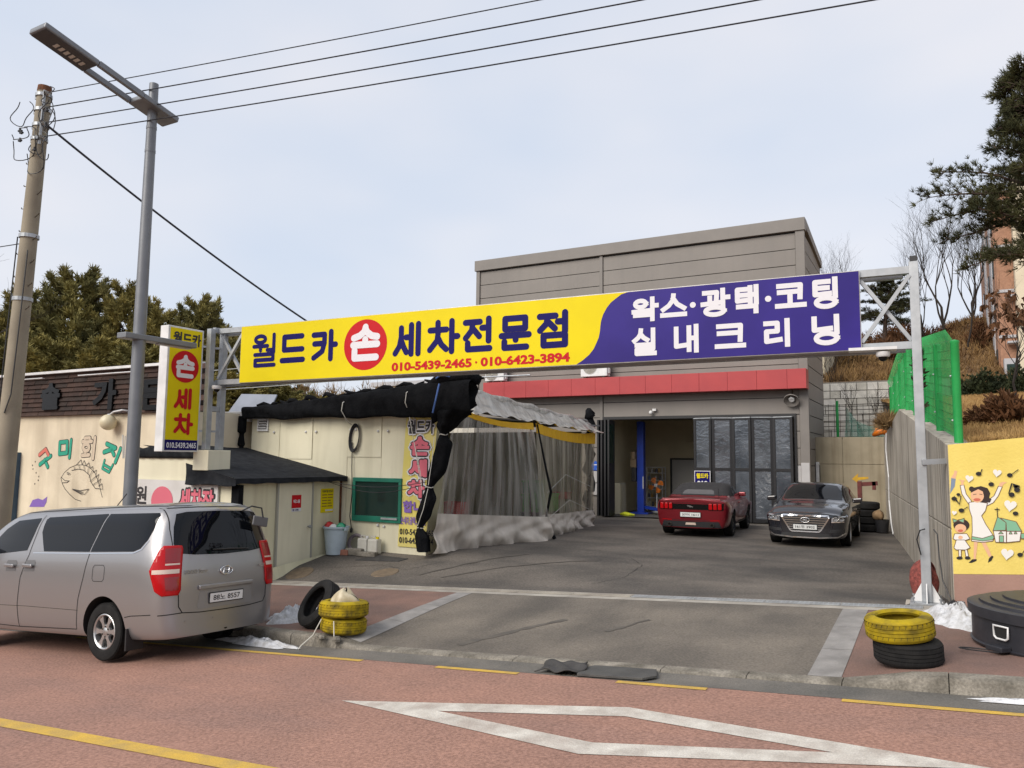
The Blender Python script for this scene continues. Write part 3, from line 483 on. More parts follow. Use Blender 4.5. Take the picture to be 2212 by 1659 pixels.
for k_ in range(9):
    x0 = -14.8+k_*.72; b.tube([(x0+i*.16, 13.62+.08*math.sin(i+k_), 3.27+.055*(k_)+.05*math.sin(i*1.7+k_*2)) for i in range(6)], [.02, .045, .06, .055, .045, .02], 8)
b.tube([(-9.6, 13.6, 3.55), (-9.1, 13.45, 3.72), (-8.6, 13.5, 3.75), (-8.3, 13.6, 3.62)], [.08, .17, .17, .1], 10); b.build('crumpled_folds', m_shade, sc, smooth=180)
def bundle(pts, rad, name, seed):
    r_ = random.Random(seed); b = MB(); n = 16; P = [Vector(p) for p in pts]; m = len(P)*6; V = []
    for i in range(m+1):
        t = i/m*(len(P)-1); k_ = min(int(t), len(P)-2); f_ = t-k_; p = P[k_].lerp(P[k_+1], f_); rd_ = lerp(rad[k_], rad[k_+1], sm(f_))
        for j in range(n):
            a = 2*math.pi*j/n; q = rd_*(1+.22*math.sin(5*a+i*.12+seed)+.08*math.sin(9*a)); V.append((p.x+q*math.cos(a), p.y+q*math.sin(a), p.z))
    b.add(V, [(i*n+j, i*n+(j+1) % n, (i+1)*n+(j+1) % n, (i+1)*n+j) for i in range(m) for j in range(n)]); return b.build(name, m_shade, sc, smooth=180)
bundle([(-8.75, 13.45, 3.0), (-8.95, 13.42, 2.72), (-9.07, 13.42, 2.5), (-9.05, 13.42, 2.3), (-9.2, 13.42, 1.75), (-9.4, 13.42, 1.4), (-9.38, 13.4, 1.15), (-9.5, 13.4, .82), (-9.6, 13.4, .55), (-9.53, 13.4, .35), (-9.5, 13.4, .06)], [.34, .2, .075, .15, .17, .075, .14, .15, .06, .13, .12], 'tied_drop', 2)
bundle([(-15.12, 13.5, 3.0), (-15.15, 13.5, 2.62), (-15.14, 13.5, 2.56), (-15.16, 13.5, 2.3), (-15.14, 13.5, 2.24), (-15.12, 13.48, 2.0), (-15.05, 13.46, 1.86), (-14.9, 13.45, 1.74)], [.09, .09, .05, .09, .05, .09, .2, .25], 'tied_drop', 5)
b = MB(); b.grid(lambda u, v: (lerp(-9.3, -8.35, u), 13.5-.12*math.sin(u*9+v*2)+.1*math.sin(v*6), lerp(3.55, 2.72+.35*u, v)+.04*math.sin(u*14)), 20, 12); b.build('hanging_corner', m_shade, sc, smooth=180)
m_rope = pm('rope_white', (.6, .58, .52), rough=.9)
b = MB()
for x, z0, z1 in ((-11.72, 3.35, 2.75), (-9.95, 3.52, 2.85)): b.tube([(x, 13.5, z0), (x, 13.28, z0-.12), (x-.02, 13.27, (z0+z1)/2), (x+.02, 13.4, z1+.1), (x, 13.6, z1)], .011, 5)
b.tube([(-9.95, 13.42, 2.9), (-9.85, 13.44, 2.4), (-9.62, 13.4, 1.7), (-9.5, 13.3, 1.35)], .007, 5); b.tube([(-9.95, 13.4, 2.9), (-9.8, 13.44, 2.2), (-9.55, 13.35, 1.4)], .007, 5)
for x, z, q in ((-9.07, 2.5, .085), (-9.4, 1.4, .085), (-9.6, .55, .07)): b.tube([(x+q*math.cos(t)*1.05, 13.42+q*math.sin(t)*1.05, z+.01*math.sin(3*t)) for t in np.linspace(0, 6.3, 13)], .011, 5)
b.tube([(-9.18, 13.25, 2.45), (-9.2, 13.22, 2.0), (-9.3, 13.24, 1.45)], .008, 5); b.tube([(-9.32, 13.26, 1.38), (-9.4, 13.22, .95), (-9.58, 13.28, .6)], .008, 5)
b.build('tie_rope', m_rope, sc)
b = MB(); b.tube([(-9.05, 13.2, 3.55), (-9.1, 13.15, 3.2), (-9.2, 13.2, 2.95)], .02, 6); b.tube([(-8.85, 13.35, 3.7), (-9.0, 13.2, 3.74), (-9.2, 13.3, 3.68)], .018, 6); b.build('blue_strap', pm('strap_blue', (.08,.16,.42), rough=.7), sc)
# vinyl banner on the panel shed
vb = thing('vertical_banner', 'tall yellow hand wash banner with pink letters fixed to the panel shed', 'banner', (-10, 13.63, .1))
b = MB(); b.grid(lambda u, v: (lerp(-10.35+.155*v, -9.62+.27*v, u), 13.635-.012*math.sin(v*19)*math.sin(u*3.1)-.006, lerp(.1, 2.93, v)), 8, 40); b.build('sheet', pm('vinyl_yellow', (.70,.60,.15), (.66,.57,.2), scale=1.5, rough=.45), vb, smooth=180)
Bo = (0, 13.615, 0); X, Zv = (1,0,0), (0,0,1)
for q in (('월드카', -10.13, -9.44, 2.53, 2.83, .0), ):
    put_text('lettering_backing', q[0], Bo, X, Zv, (q[1]-.03, q[2]+.03, q[3]-.03, q[4]+.03), WHITE, vb, bold=.1); put_text('lettering', q[0], (0, 13.609, 0), X, Zv, q[1:5], BLACKP, vb, bold=.035)
for s_, x0, x1, z0, z1 in (('손', -10.07, -9.53, 2.04, 2.49), ('세', -10.1, -9.58, 1.58, 2.0), ('차', -10.12, -9.63, 1.14, 1.56)):
    put_text('lettering_backing', s_, Bo, X, Zv, (x0-.045, x1+.045, z0-.04, z1+.04), WHITE, vb, bold=.15)
    put_text('lettering_backing', s_, (0, 13.612, 0), X, Zv, (x0-.01, x1+.01, z0-.01, z1+.01), BLACKP, vb, bold=.105)
    put_text('lettering', s_, (0, 13.608, 0), X, Zv, (x0+.02, x1-.02, z0+.02, z1-.02), PINK, vb, bold=.055)
put_text('lettering', '합니다', Bo, X, Zv, (-10.22, -9.42, .83, 1.09), PURPLE, vb, bold=.05)
put_text('lettering', '손세차,광택,코팅,실', Bo, X, Zv, (-10.27, -9.62, .57, .75), PURPLE, vb, bold=.03)
put_text('lettering', '010-5439-2465', Bo, X, Zv, (-10.29, -9.4, .36, .49), BLACKP, vb, bold=.025); put_text('lettering', '010-6423-3894', Bo, X, Zv, (-10.3, -9.4, .18, .31), BLACKP, vb, bold=.025)
# coiled black cable hanging on the panel shed
cb = thing('hanging_cable', 'black cable coiled on a bolt of the panel shed wall', 'cable', (-11.6, 13.62, .4))
b = MB()
for k_ in range(4): b.tube([(-11.62+(.11+.012*k_)*math.sin(t)+.03*math.cos(t), 13.62-.012*k_, 2.45+(.26+.02*k_)*math.cos(t)) for t in np.linspace(0, 6.3, 25)], .012, 5)
b.tube([(-11.7, 13.62, 2.35), (-11.68, 13.61, 1.8), (-11.64, 13.6, 1.2), (-11.67, 13.58, .7), (-11.63, 13.6, .42)], .011, 5); b.build('coil', m_black, cb)
b = MB(); b.lathe([(0,0),(.03,.01),(.035,.08),(.015,.12)], (-11.63, 13.6, .32), n=8); b.build('plug', m_black, cb)
sw = thing('slack_wires', 'thin dark wires slung from the lean-to eave to the banner', 'wire', (-11, 13.4, 1.4))
b = MB(); b.tube([(-12.0+2.7*t, 13.2-.02*t, 1.47-.12*math.sin(t*3.1)+.05*t) for t in np.linspace(0, 1, 12)], .008, 5); b.tube([(-12.0+2.6*t, 13.2, 1.46-.2*math.sin(t*3.1)) for t in np.linspace(0, 1, 12)], .007, 5); b.build('wire', m_black, sw)

# ------------------------------------------------------------------ plastic curtain tent
def film_mat(name, clear, dirt, tint, a, b_):
    m = bpy.data.materials.new(name); m.use_nodes = True; nt = m.node_tree; N, L = nt.nodes, nt.links; N.clear()
    out = N.new('ShaderNodeOutputMaterial'); tr = N.new('ShaderNodeBsdfTransparent'); tr.inputs[0].default_value = (*tint, 1)
    df = N.new('ShaderNodeBsdfDiffuse'); tl = N.new('ShaderNodeBsdfTranslucent'); gl = N.new('ShaderNodeBsdfGlossy'); gl.inputs['Roughness'].default_value = .22
    df.inputs[0].default_value = (*dirt, 1); tl.inputs[0].default_value = (*dirt, 1)
    g = N.new('ShaderNodeNewGeometry'); mp_ = N.new('ShaderNodeMapping'); mp_.inputs['Scale'].default_value = (5.5, 5.5, .42); L.new(g.outputs['Position'], mp_.inputs[0])
    n1 = N.new('ShaderNodeTexNoise'); n1.inputs['Scale'].default_value = 1.0; n1.inputs['Detail'].default_value = 6; L.new(mp_.outputs[0], n1.inputs['Vector'])
    rg = N.new('ShaderNodeMapRange'); L.new(n1.outputs['Fac'], rg.inputs[0]); rg.inputs[1].default_value = .36; rg.inputs[2].default_value = .68; rg.inputs[3].default_value = a; rg.inputs[4].default_value = b_
    m1 = N.new('ShaderNodeMixShader'); m1.inputs[0].default_value = .45; L.new(df.outputs[0], m1.inputs[1]); L.new(tl.outputs[0], m1.inputs[2])
    m2 = N.new('ShaderNodeMixShader'); L.new(rg.outputs[0], m2.inputs[0]); L.new(tr.outputs[0], m2.inputs[1]); L.new(m1.outputs[0], m2.inputs[2])
    fr = N.new('ShaderNodeFresnel'); fr.inputs[0].default_value = 1.4
    m3 = N.new('ShaderNodeMixShader'); L.new(fr.outputs[0], m3.inputs[0]); L.new(m2.outputs[0], m3.inputs[1]); L.new(gl.outputs[0], m3.inputs[2]); L.new(m3.outputs[0], out.inputs[0]); return m
m_film = film_mat('clear_plastic', .1, (.74,.71,.65), (.92,.92,.9), .05, .62)
m_film2 = film_mat('yellowed_plastic', .1, (.80,.73,.58), (.92,.88,.78), .22, .8)
m_filmr = film_mat('roof_plastic', .1, (.80,.78,.74), (.88,.88,.86), .5, .97)
m_skirt = pm('grey_tarpaulin', (.62, .56, .49), (.50, .45, .39), scale=2.5, rough=.6, streak=.35, streakcol=(.22,.2,.17), sscale=(3,3,1), bump=.5, bscale=9)
m_val = pm('yellow_tarpaulin', (.74, .43, .008), (.68, .38, .01), scale=3, rough=.55)
tent = thing('plastic_curtain_tent', 'wash bay closed by clear plastic curtains with yellow valances and grey skirts', 'tent', (-9, 18, 0))
def curtain(nm, T0, T1, B0, B1, zs, val, bul, mat, seed, ripple):
    """T0,T1 top corners, B0,B1 bottom corners; zs skirt heights; hung sheet bulging by bul towards the yard"""
    T0, T1, B0, B1 = map(Vector, (T0, T1, B0, B1)); Ls = (T1-T0).length
    def at(u, v):
        top, bot = T0.lerp(T1, u), B0.lerp(B1, u); p = bot.lerp(top, v)
        amp = ripple*(.4+.6*(1-v))
        w_ = amp*(math.sin(u*Ls*11+seed+v*.8)+.6*math.sin(u*Ls*19+2*seed+.6*math.sin(v*4))+.45*math.sin(u*Ls*33+v*2))
        w_ += .07*math.sin(u*Ls*2.1+seed)*(1-v)
        dsag = -.11*math.sin(u*math.pi)*(v**3)
        return Vector((p.x + w_ + bul*math.sin(math.pi*min(1, v*1.1))*math.sin(math.pi*clamp(u, .05, .95)), p.y + .02*math.sin(v*6+u*20), p.z + dsag))
    nu = int(Ls*34)
    def band(v0, v1, nv, name, mt, lift=0.0, extra=0.0):
        b = MB()
        def fn(u, t):
            v = lerp(v0(u), v1(u), t); p = at(u, v); e = extra*(1-t)
            return (p.x+lift + e*(math.sin(u*Ls*3.1+t*7+math.sin(u*Ls*1.7)*2)*.5+math.sin(u*Ls*6.7-6*t+2*math.sin(t*5))*.4+.25*math.sin(u*Ls*12+9*t)+.6), p.y, p.z + (0 if v > .02 else 0))
        b.grid(fn, nu, nv); return b.build(name, mt, tent, smooth=180)
    c1, c2 = lambda u: lerp(zs[0], zs[1], u), lambda u: 1-lerp(val[0], val[1], u)
    band(c1, c2, 24, nm, mat); band(lambda u: 0, c1, 14, 'tarpaulin_skirt', m_skirt, .006, .12); band(c2, lambda u: 1, 4, 'yellow_valance', m_val, .012)
curtain('clear_curtain', (-8.98, 13.72, 3.1), (-9.0, 17.32, 2.93), (-9.5, 13.5, .02), (-8.6, 17.55, .025), (.27, .19), (.035, .06), .05, m_film, 1.0, .015)
curtain('clear_curtain', (-8.98, 17.46, 2.93), (-9.25, 22.0, 2.84), (-8.85, 17.7, .02), (-9.45, 22.2, .02), (.2, .16), (.085, .12), .0, m_film2, 4.0, .018)
b = MB(); b.grid(lambda u, v: (lerp(-8.93, -9.28, v)+.02*math.sin(u*60)-.2*u*v+.05*math.sin(u*9)*v, lerp(13.6, 22.1, u), lerp(lerp(3.06, 2.82, u), lerp(3.62, 3.16, u), v)+.025*math.sin(u*47+v*3)+.02*math.sin(u*90+v*8)-.12*math.sin(v*math.pi)*(1-v)), 150, 10); b.build('plastic_roof_sheet', m_filmr, tent, smooth=180)
b = MB(); b.tube([(-9.3-.01*i+.03*math.sin(i*1.3), 13.7+i*.43, 3.6-.0235*i+.03*math.sin(i*2.1)) for i in range(20)], [.06+.03*abs(math.sin(i*1.7)) for i in range(20)], 8); b.build('rolled_plastic', m_filmr, tent, smooth=180)
b = MB()
for p, q in (((-9.05, 13.7, 3.08), (-9.1, 22.1, 2.84)), ((-9.75, 13.7, 3.42), (-9.75, 22.1, 3.06)), ((-9.08, 17.4, -.02), (-9.08, 17.4, 2.93)), ((-9.5, 22.2, -.02), (-9.45, 22.2, 3.2))): b.tube([p, q], .025, 6)
b.build('tent_frame', m_iron, tent)
b = MB(); b.tube([(-8.95, 17.5, 2.9), (-8.7, 17.55, 1.7), (-8.6, 17.6, 1.2), (-8.75, 17.62, .5), (-8.5, 17.62, .03)], [.02, .03, .035, .03, .05], 6); b.build('black_edge_strap', m_shade, tent)
b = MB(); b.tube([(-9.12+.01*math.sin(t*9), 19.4+.05*t, 2.85-2.3*t) for t in np.linspace(0, 1, 8)], .008, 5); b.tube([(-8.9, 18.0, 1.15), (-8.98, 19.3, 1.6), (-9.2, 21.6, 1.2)], .007, 5); b.tube([(-8.9, 18.1, .5), (-9.0, 19.6, .9), (-9.2, 21.4, .55)], .007, 5); b.build('tie_cord', m_rope, tent)
b = MB()
for i in range(7): b.tube([(-9.55+.05*math.sin(i*2), 22.25, 3.35-.46*i), (-9.55+.07*math.cos(i*3), 22.2, 3.1-.46*i), (-9.52+.05*math.sin(i*5), 22.25, 2.87-.46*i)], [.1, .16, .1], 8)
b.build('black_end_cloth', m_shade, tent, smooth=180)
b = MB(); b.tube([(-9.6, 22.2, 3.3), (-9.45, 22.1, 3.42), (-9.55, 22.2, 3.5), (-9.4, 22.3, 3.42)], [.1, .16, .14, .06], 8); b.build('knotted_cloth', m_shade, tent, smooth=180)
# what stands inside the bay, seen blurred through the film
m_rd, m_gn, m_wt, m_or = pm('plastic_red', (.55,.03,.03), rough=.4), pm('plastic_green', (.1,.5,.04), rough=.4), pm('plastic_white', (.7,.7,.68), rough=.4), pm('plastic_orange', (.75,.2,.02), rough=.4)
def crate(name, label, cat, c, s, mat, mat2):
    t = thing(name, label, cat, c); b = MB(); x, y, z = s
    b.box((-x/2, -y/2, 0), (x/2, y/2, z*.08)); b.box((-x/2, -y/2, z*.08), (-x/2+.02, y/2, z)); b.box((x/2-.02, -y/2, z*.08), (x/2, y/2, z)); b.box((-x/2+.02, -y/2, z*.08), (x/2-.02, -y/2+.02, z)); b.box((-x/2+.02, y/2-.02, z*.08), (x/2-.02, y/2, z)); b.build('body', mat, t, local=True, bevel=.01)
    b = MB(); b.box((-x/2-.02, -y/2-.02, z*.86), (x/2+.02, -y/2-.002, z)); b.box((x/2+.002, -y/2-.02, z*.86), (x/2+.02, y/2+.02, z)); b.build('rim', mat2, t, local=True, bevel=.005); return t
crate('storage_box', 'red storage box behind the left plastic curtain', 'box', (-9.75, 14.9, .72), (.5, .5, .3), m_rd, m_rd); crate('storage_box', 'white storage box behind the left plastic curtain', 'box', (-9.8, 15.0, .0), (.6, .9, .7), m_wt, m_or)
crate('storage_box', 'green storage box behind the right plastic curtain', 'box', (-9.95, 19.7, .55), (.6, 1.1, .5), m_gn, m_gn); crate('storage_box', 'dark green crate stacked behind the right plastic curtain', 'box', (-10.0, 19.5, 1.07), (.5, .7, .35), pm('plastic_dgreen', (.03,.25,.06), rough=.4), m_gn)
crate('storage_box', 'red crate on shelf behind the right plastic curtain', 'box', (-9.95, 20.8, .85), (.5, .8, .2), m_rd, m_rd)
crate('storage_box', 'low dark bench under the crates behind the right plastic curtain', 'bench', (-10, 20.1, .0), (.7, 2.3, .54), m_iron, m_iron)
b = MB(); b.grid(lambda u, v: (-9.65+.26*math.cos(u*6.283)*math.sin(.25+v*2.6)*(1+.1*math.sin(u*19)), 20.9+.3*math.sin(u*6.283)*math.sin(.25+v*2.6)*(1+.1*math.sin(u*25)), .56-.5*math.cos(.25+v*2.6)*.5+.0), 22, 12); tag(b.build('plastic_bag', m_wt, smooth=180), 'white full plastic bag behind the right plastic curtain', 'bag')

# ------------------------------------------------------------------ grey warehouse
wh = thing('warehouse', 'tall grey panel-clad garage building with red canopy and open folding doors', 'building', (-10, 26.6, 0))
zs = [10.14, 9.68]
while zs[-1] > .3: zs.append(zs[-1]-.555)
zs[-1] = -.35
def hpanel(a0, a1, z0, z1, mat=None):
    p = MB(); p.box((a0+.004, 26.62, z0+.011), (a1-.004, 26.7, z1-.011)); p.build('cladding_panel', mat or m_grey, wh, bevel=.006)
m_lt = pm('pale_cladding', (.47, .46, .46), (.42, .41, .41), scale=2, rough=.55)
for i in range(1, len(zs)-1):
    z1, z0 = zs[i], zs[i+1]
    hpanel(-16.3, -11.0, z0, z1)
    if z0 > 3.5: hpanel(-10.86, -3.95, z0, z1)
    else:
        if z1 > 3.58: hpanel(-10.86, -3.95, 3.58, z1)
        hpanel(-4.06, -3.95, z0, min(z1, 3.57)) if z1 > 2.0 else hpanel(-4.06, -3.95, z0, z1, m_lt)
b = MB(); b.box((-16.28, 26.66, -.4), (-10.9, 26.95, 10.1)); b.box((-10.89, 26.66, 3.6), (-3.8, 26.95, 10.1)); b.box((-4.05, 26.66, -.4), (-3.8, 26.95, 3.6)); b.build('front_wall_core', m_fr, wh)
b = MB(); b.box((-16.46, 26.56, -.4), (-16.3, 26.75, 9.78)); b.build('corner_trim', m_greyd, wh)
b = MB(); b.box((-10.99, 26.57, -.4), (-10.87, 26.65, 9.7)); b.build('joint_trim', m_greyd, wh)
b = MB(); b.box((-3.94, 26.55, 2.0), (-3.66, 26.75, 9.78)); b.box((-3.94, 26.55, -.4), (-3.66, 26.75, 2.0)); b.build('corner_trim', m_greyd, wh)
b = MB(); b.box((-3.935, 26.54, .1), (-3.68, 26.56, 1.99)); b.build('pale_corner_cover', m_lt, wh)
b = MB(); b.box((-16.52, 26.5, 9.72), (-3.62, 26.85, 10.15)); b.build('parapet', m_greyd, wh, bevel=.01)
def pz_(bb): return 10.15 - .135*(bb-26.6)
for i in range(1, len(zs)-1):      # right side wall, panel by panel
    p = MB(); z1, z0 = zs[i]-.02, zs[i+1]-.02; b1 = 30.6
    p.add([(-3.7, 26.76, z0+.014), (-3.7, b1, z0+.014), (-3.7, b1, min(z1-.014, pz_(b1)-.05)), (-3.7, 26.76, z1-.014)], [(0,1,2,3)]); o = p.build('side_panel', m_grey, wh); s_ = o.modifiers.new('depth', 'SOLIDIFY'); s_.thickness = .05
b = MB(); b.add([(-3.78, 26.9, -.4), (-3.78, 30.58, -.4), (-3.78, 30.58, 9.6), (-3.78, 26.9, 10.0)], [(0,1,2,3)]); b.build('side_wall_core', m_fr, wh)
b = MB(); b.add([(-3.62, 26.86, 9.85), (-3.62, 30.7, 9.35), (-3.62, 30.7, 9.62), (-3.62, 26.86, 10.14), (-3.75, 26.86, 9.85), (-3.75, 30.7, 9.35), (-3.75, 30.7, 9.62), (-3.75, 26.86, 10.14)], [(0,1,2,3), (4,7,6,5), (3,2,6,7), (0,4,5,1), (1,5,6,2)]); b.build('side_parapet', m_greyd, wh)
b = MB(); b.box((-16.3, 26.95, -.4), (-16.2, 34, 10)); b.build('left_wall', m_grey, wh)
b = MB(); b.box((-16.2, 30.62, 3.72), (-3.7, 30.75, 9.6)); b.build('rear_wall', m_grey, wh)
b = MB(); b.add([(-16.4, 26.9, 10.05), (-3.7, 26.9, 10.05), (-3.7, 30.7, 9.55), (-16.4, 30.7, 9.55)], [(0,1,2,3)]); b.build('roof', m_greyd, wh)
wn_ = MB(); wn_.box((-3.68, 28.0, .95), (-3.58, 29.4, 2.02)); o = wn_.build('side_window_frame', m_trimw, wh, bevel=.01); p = MB(); p.box((-3.59, 28.1, 1.05), (-3.565, 28.65, 1.92)); p.build('pane', m_pane_plain, o); p = MB(); p.box((-3.59, 28.75, 1.05), (-3.565, 29.3, 1.92)); p.build('pane', m_pane_plain, o)
# canopy of red panels
b = MB(); b.box((-15.7, 26.1, 4.45), (-3.72, 26.6, 4.98)); can = b.build('canopy', m_red, wh)
x = -15.75; i = 0
while x < -3.7:
    x1 = min(x+.96, -3.64)
    if -3.64-x1 < .3: x1 = -3.64
    p = MB(); p.box((x+.003, 26.05, 4.38), (x1-.003, 26.095, 5.02)); p.build('canopy_panel', m_red, can, bevel=.004); x = x1
    if x >= -3.65: break
p = MB(); p.box((-3.7, 26.1, 4.38), (-3.645, 26.61, 5.02)); p.build('canopy_panel', m_red, can, bevel=.004)
p = MB(); p.box((-15.7, 26.1, 4.385), (-3.72, 26.6, 4.44)); p.build('canopy_soffit', m_red, can)
# condenser units on the canopy
def ac_unit(label, c, w_, hgt):
    t = thing('air_conditioner', label, 'air conditioner', c, group='condenser units on the red canopy'); x, y, z = 0, 0, 0
    b = MB(); b.box((-w_/2, -.15, .06), (w_/2, .15, hgt)); b.build('casing', m_trimw, t, local=True, bevel=.015)
    b = MB()
    for k_ in range(5): b.lathe([(.27-.05*k_, 0), (.275-.05*k_, .012), (.262-.05*k_, .012)], (-w_*.14, -.155, hgt*.53), (0,-1,0), 24)
    for k_ in range(12): a = k_*math.pi/6; b.bar((-w_*.14+.04*math.cos(a), -.163, hgt*.53+.04*math.sin(a)), (-w_*.14+.27*math.cos(a), -.163, hgt*.53+.27*math.sin(a)), .006)
    b.build('fan_guard', pm('guard_grey', (.3,.3,.3), rough=.5), t, local=True)
    b = MB(); b.lathe([(.0,.0),(.265,.0)], (-w_*.14, -.152, hgt*.53), (0,-1,0), 24); b.build('fan_recess', pm('fan_beige', (.36,.33,.27), rough=.6), t, local=True)
    b = MB(); b.box((-w_*.4, -.12, 0), (-w_*.3, .12, .06)); b.box((w_*.3, -.12, 0), (w_*.4, .12, .06)); b.build('feet', m_iron, t, local=True)
    b = MB(); b.box((w_/2, -.05, hgt*.2), (w_/2+.05, .08, hgt*.45)); b.build('valve_cover', m_trimw, t, local=True, bevel=.01); return t
ac_unit('white condenser unit on the red canopy, partly behind the black cloth', (-15.3, 26.3, 5.025), .85, .66); ac_unit('white condenser unit on the middle of the red canopy under the sign', (-11.05, 26.3, 5.025), 1.05, .8)
b = MB(); b.tube([(-15.6, 25.2, 5.14), (-13.2, 25.2, 5.13)], .03, 6); tag(b.build('metal_pole', m_galv), 'thin pale metal pole lying level in front of the red canopy', 'pole')
# doorway, folding doors
b = MB(); b.box((-10.87, 26.56, 3.5), (-4.06, 26.95, 3.6)); b.box((-4.13, 26.56, -.1), (-4.06, 26.95, 3.5)); b.build('door_head', m_fr, wh)
def pane_mat():
    m = pm('wavy_film_pane', (.045, .053, .065), (.105, .118, .138), scale=1.4, rough=.1, spec=.6); nt = m.node_tree; N, L = nt.nodes, nt.links; p = N['Principled BSDF']  # blue-grey mottling in the base colour stands in for reflections on the panes
    g = N.new('ShaderNodeNewGeometry'); mp_ = N.new('ShaderNodeMapping'); mp_.inputs['Scale'].default_value = (1.3, 1.0, 2.3); L.new(g.outputs['Position'], mp_.inputs[0])
    n = N.new('ShaderNodeTexNoise'); n.inputs['Scale'].default_value = 1.6; n.inputs['Detail'].default_value = 2.5; n.inputs['Distortion'].default_value = 1.6; L.new(mp_.outputs[0], n.inputs['Vector'])
    bu = N.new('ShaderNodeBump'); bu.inputs['Strength'].default_value = .35; bu.inputs['Distance'].default_value = .06; L.new(n.outputs['Fac'], bu.inputs['Height']); L.new(bu.outputs[0], p.inputs['Normal'])
    p.inputs['IOR'].default_value = 1.75; return m
m_wpane = pane_mat()
xs_ = np.linspace(-7.47, -4.15, 6)
for i in range(5):
    y0, y1 = (26.62, 26.44) if i % 2 == 0 else (26.44, 26.62); p0, p1 = Vector((xs_[i]+.006, y0, 0)), Vector((xs_[i+1]-.006, y1, 0)); d_ = (p1-p0); ln = d_.length; d_.normalize(); nn = Vector((d_.y, -d_.x, 0))
    lf = MB(); zb, zt = .0, 3.47
    def seg(u0, u1, z0, z1, mb=None, t=.03): 
        c = p0+d_*((u0+u1)/2); (mb or lf).obox((c.x, c.y, (z0+z1)/2), d_*((u1-u0)/2), nn*t, (0,0,(z1-z0)/2))
    seg(0, .085, zb, zt); seg(ln-.085, ln, zb, zt); seg(.085, ln-.085, zt-.05, zt); seg(.085, ln-.085, 1.70, 1.79); seg(.085, ln-.085, zb, .12)
    leaf = lf.build('folding_door_leaf', m_fr, wh)
    for z0, z1 in ((.12, 1.7), (1.79, zt-.05)):
        p = MB(); seg(.085, ln-.085, z0, z1, p, .006); p.build('pane', m_wpane, leaf)
    p = MB(); seg(.0, ln, zt+.004, zt+.035, p, .05); p.build('track_shoe', m_galv, leaf)
for i in range(4):
    p = MB(); x = -10.8+i*.115; p.box((x, 25.85+.05*i, .02), (x+.07, 26.55, 3.46)); o = p.build('folding_door_leaf', m_fr, wh, bevel=.006)
    p = MB(); p.box((x+.0705, 26.0, 1.9), (x+.074, 26.45, 3.3)); p.build('pane', m_dglass, o)
# workshop inside
m_in = pm('workshop_wall', (.56, .49, .33), (.48, .42, .28), scale=1.2, rough=.8); m_fl = pm('workshop_floor', (.12,.115,.105), (.08,.078,.07), scale=1, rough=.6)
b = MB(); b.box((-16.1, 31.0, -.3), (-3.8, 31.1, 3.7)); b.build('workshop_back_wall', m_in, wh)
b = MB(); b.box((-10.98, 26.96, -.3), (-10.9, 31, 3.7)); b.build('workshop_side_wall', m_in, wh)
b = MB(); b.box((-10.9, 26.96, 3.68), (-3.8, 31, 3.72)); b.build('workshop_ceiling', m_greyd, wh)
b = MB(); b.add([(-10.9, 26.5, -.005), (-3.8, 26.5, .035), (-3.8, 31, .035), (-10.9, 31, -.005)], [(0,1,2,3)]); b.build('workshop_floor', m_fl, wh)
b = MB(); b.box((-9.6, 30.94, -.02), (-8.7, 30.99, 2.05)); o = b.build('inner_door', pm('inner_door_grey', (.33,.32,.30), rough=.6), wh); b = MB(); b.box((-9.68, 30.92, -.02), (-9.61, 30.99, 2.12)); b.box((-8.69, 30.92, -.02), (-8.62, 30.99, 2.12)); b.box((-9.61, 30.92, 2.06), (-8.69, 30.99, 2.12)); b.build('frame', m_fr, o)
m_blue = pm('lift_blue', (.02, .06, .42), (.015, .045, .33), scale=3, rough=.4)
lf = thing('car_lift', 'blue two-post car lift column inside the open workshop', 'car lift', (-10.0, 28.3, 0)); b = MB(); b.box((-10.13, 28.2, .05), (-9.87, 28.45, 3.5)); b.build('column', m_blue, lf, bevel=.01); b = MB(); b.box((-10.35, 28.0, .0), (-9.65, 28.65, .05)); b.build('base_plate', m_blue, lf)
b = MB(); b.box((-10.36, 28.1, 1.75), (-10.135, 28.35, 2.05)); b.lathe([(.0,0),(.1,0),(.1,.28),(.0,.28)], (-10.25, 28.15, 2.06), n=12); b.build('motor', pm('motor_brown', (.22,.16,.1), rough=.5, metal=.4), lf); b = MB(); b.box((-10.33, 28.12, 1.2), (-10.14, 28.32, 1.74)); b.build('oil_tank', m_black, lf, bevel=.02)
b = MB(); b.box((-9.9, 28.18, .95), (-9.868, 28.2, 1.4)); b.build('notice', m_trimw, lf); b = MB(); b.bar((-9.86, 28.35, .25), (-9.2, 27.9, .2), .12, .1); b.build('lift_arm', m_blue, lf)
cbn = thing('cabinet', 'cream cabinet against the workshop side wall behind the door leaves', 'cabinet', (-10.7, 28.0, 0)); b = MB(); b.box((-10.89, 27.5, 0), (-10.55, 28.1, 1.15)); b.build('carcass', pm('cabinet_cream', (.45,.42,.32), rough=.6), cbn, bevel=.01); b = MB(); b.box((-10.545, 27.53, .05), (-10.53, 27.79, 1.1)); b.build('door', m_in, cbn); b = MB(); b.box((-10.545, 27.81, .05), (-10.53, 28.07, 1.1)); b.build('door', m_in, cbn)
sh = thing('shelf_rack', 'white metal rack with jars and tools inside the workshop', 'shelf', (-10.1, 30.4, 0)); b = MB()
for x in (-10.45, -9.8):
    for y in (30.2, 30.6): b.box((x, y, 0), (x+.03, y+.03, 1.75))
b.build('uprights', m_trimw, sh)
for z in (.15, .5, .85, 1.2, 1.5, 1.73):
    b = MB(); b.box((-10.45, 30.2, z), (-9.77, 30.63, z+.025)); b.build('shelf', m_trimw, sh)
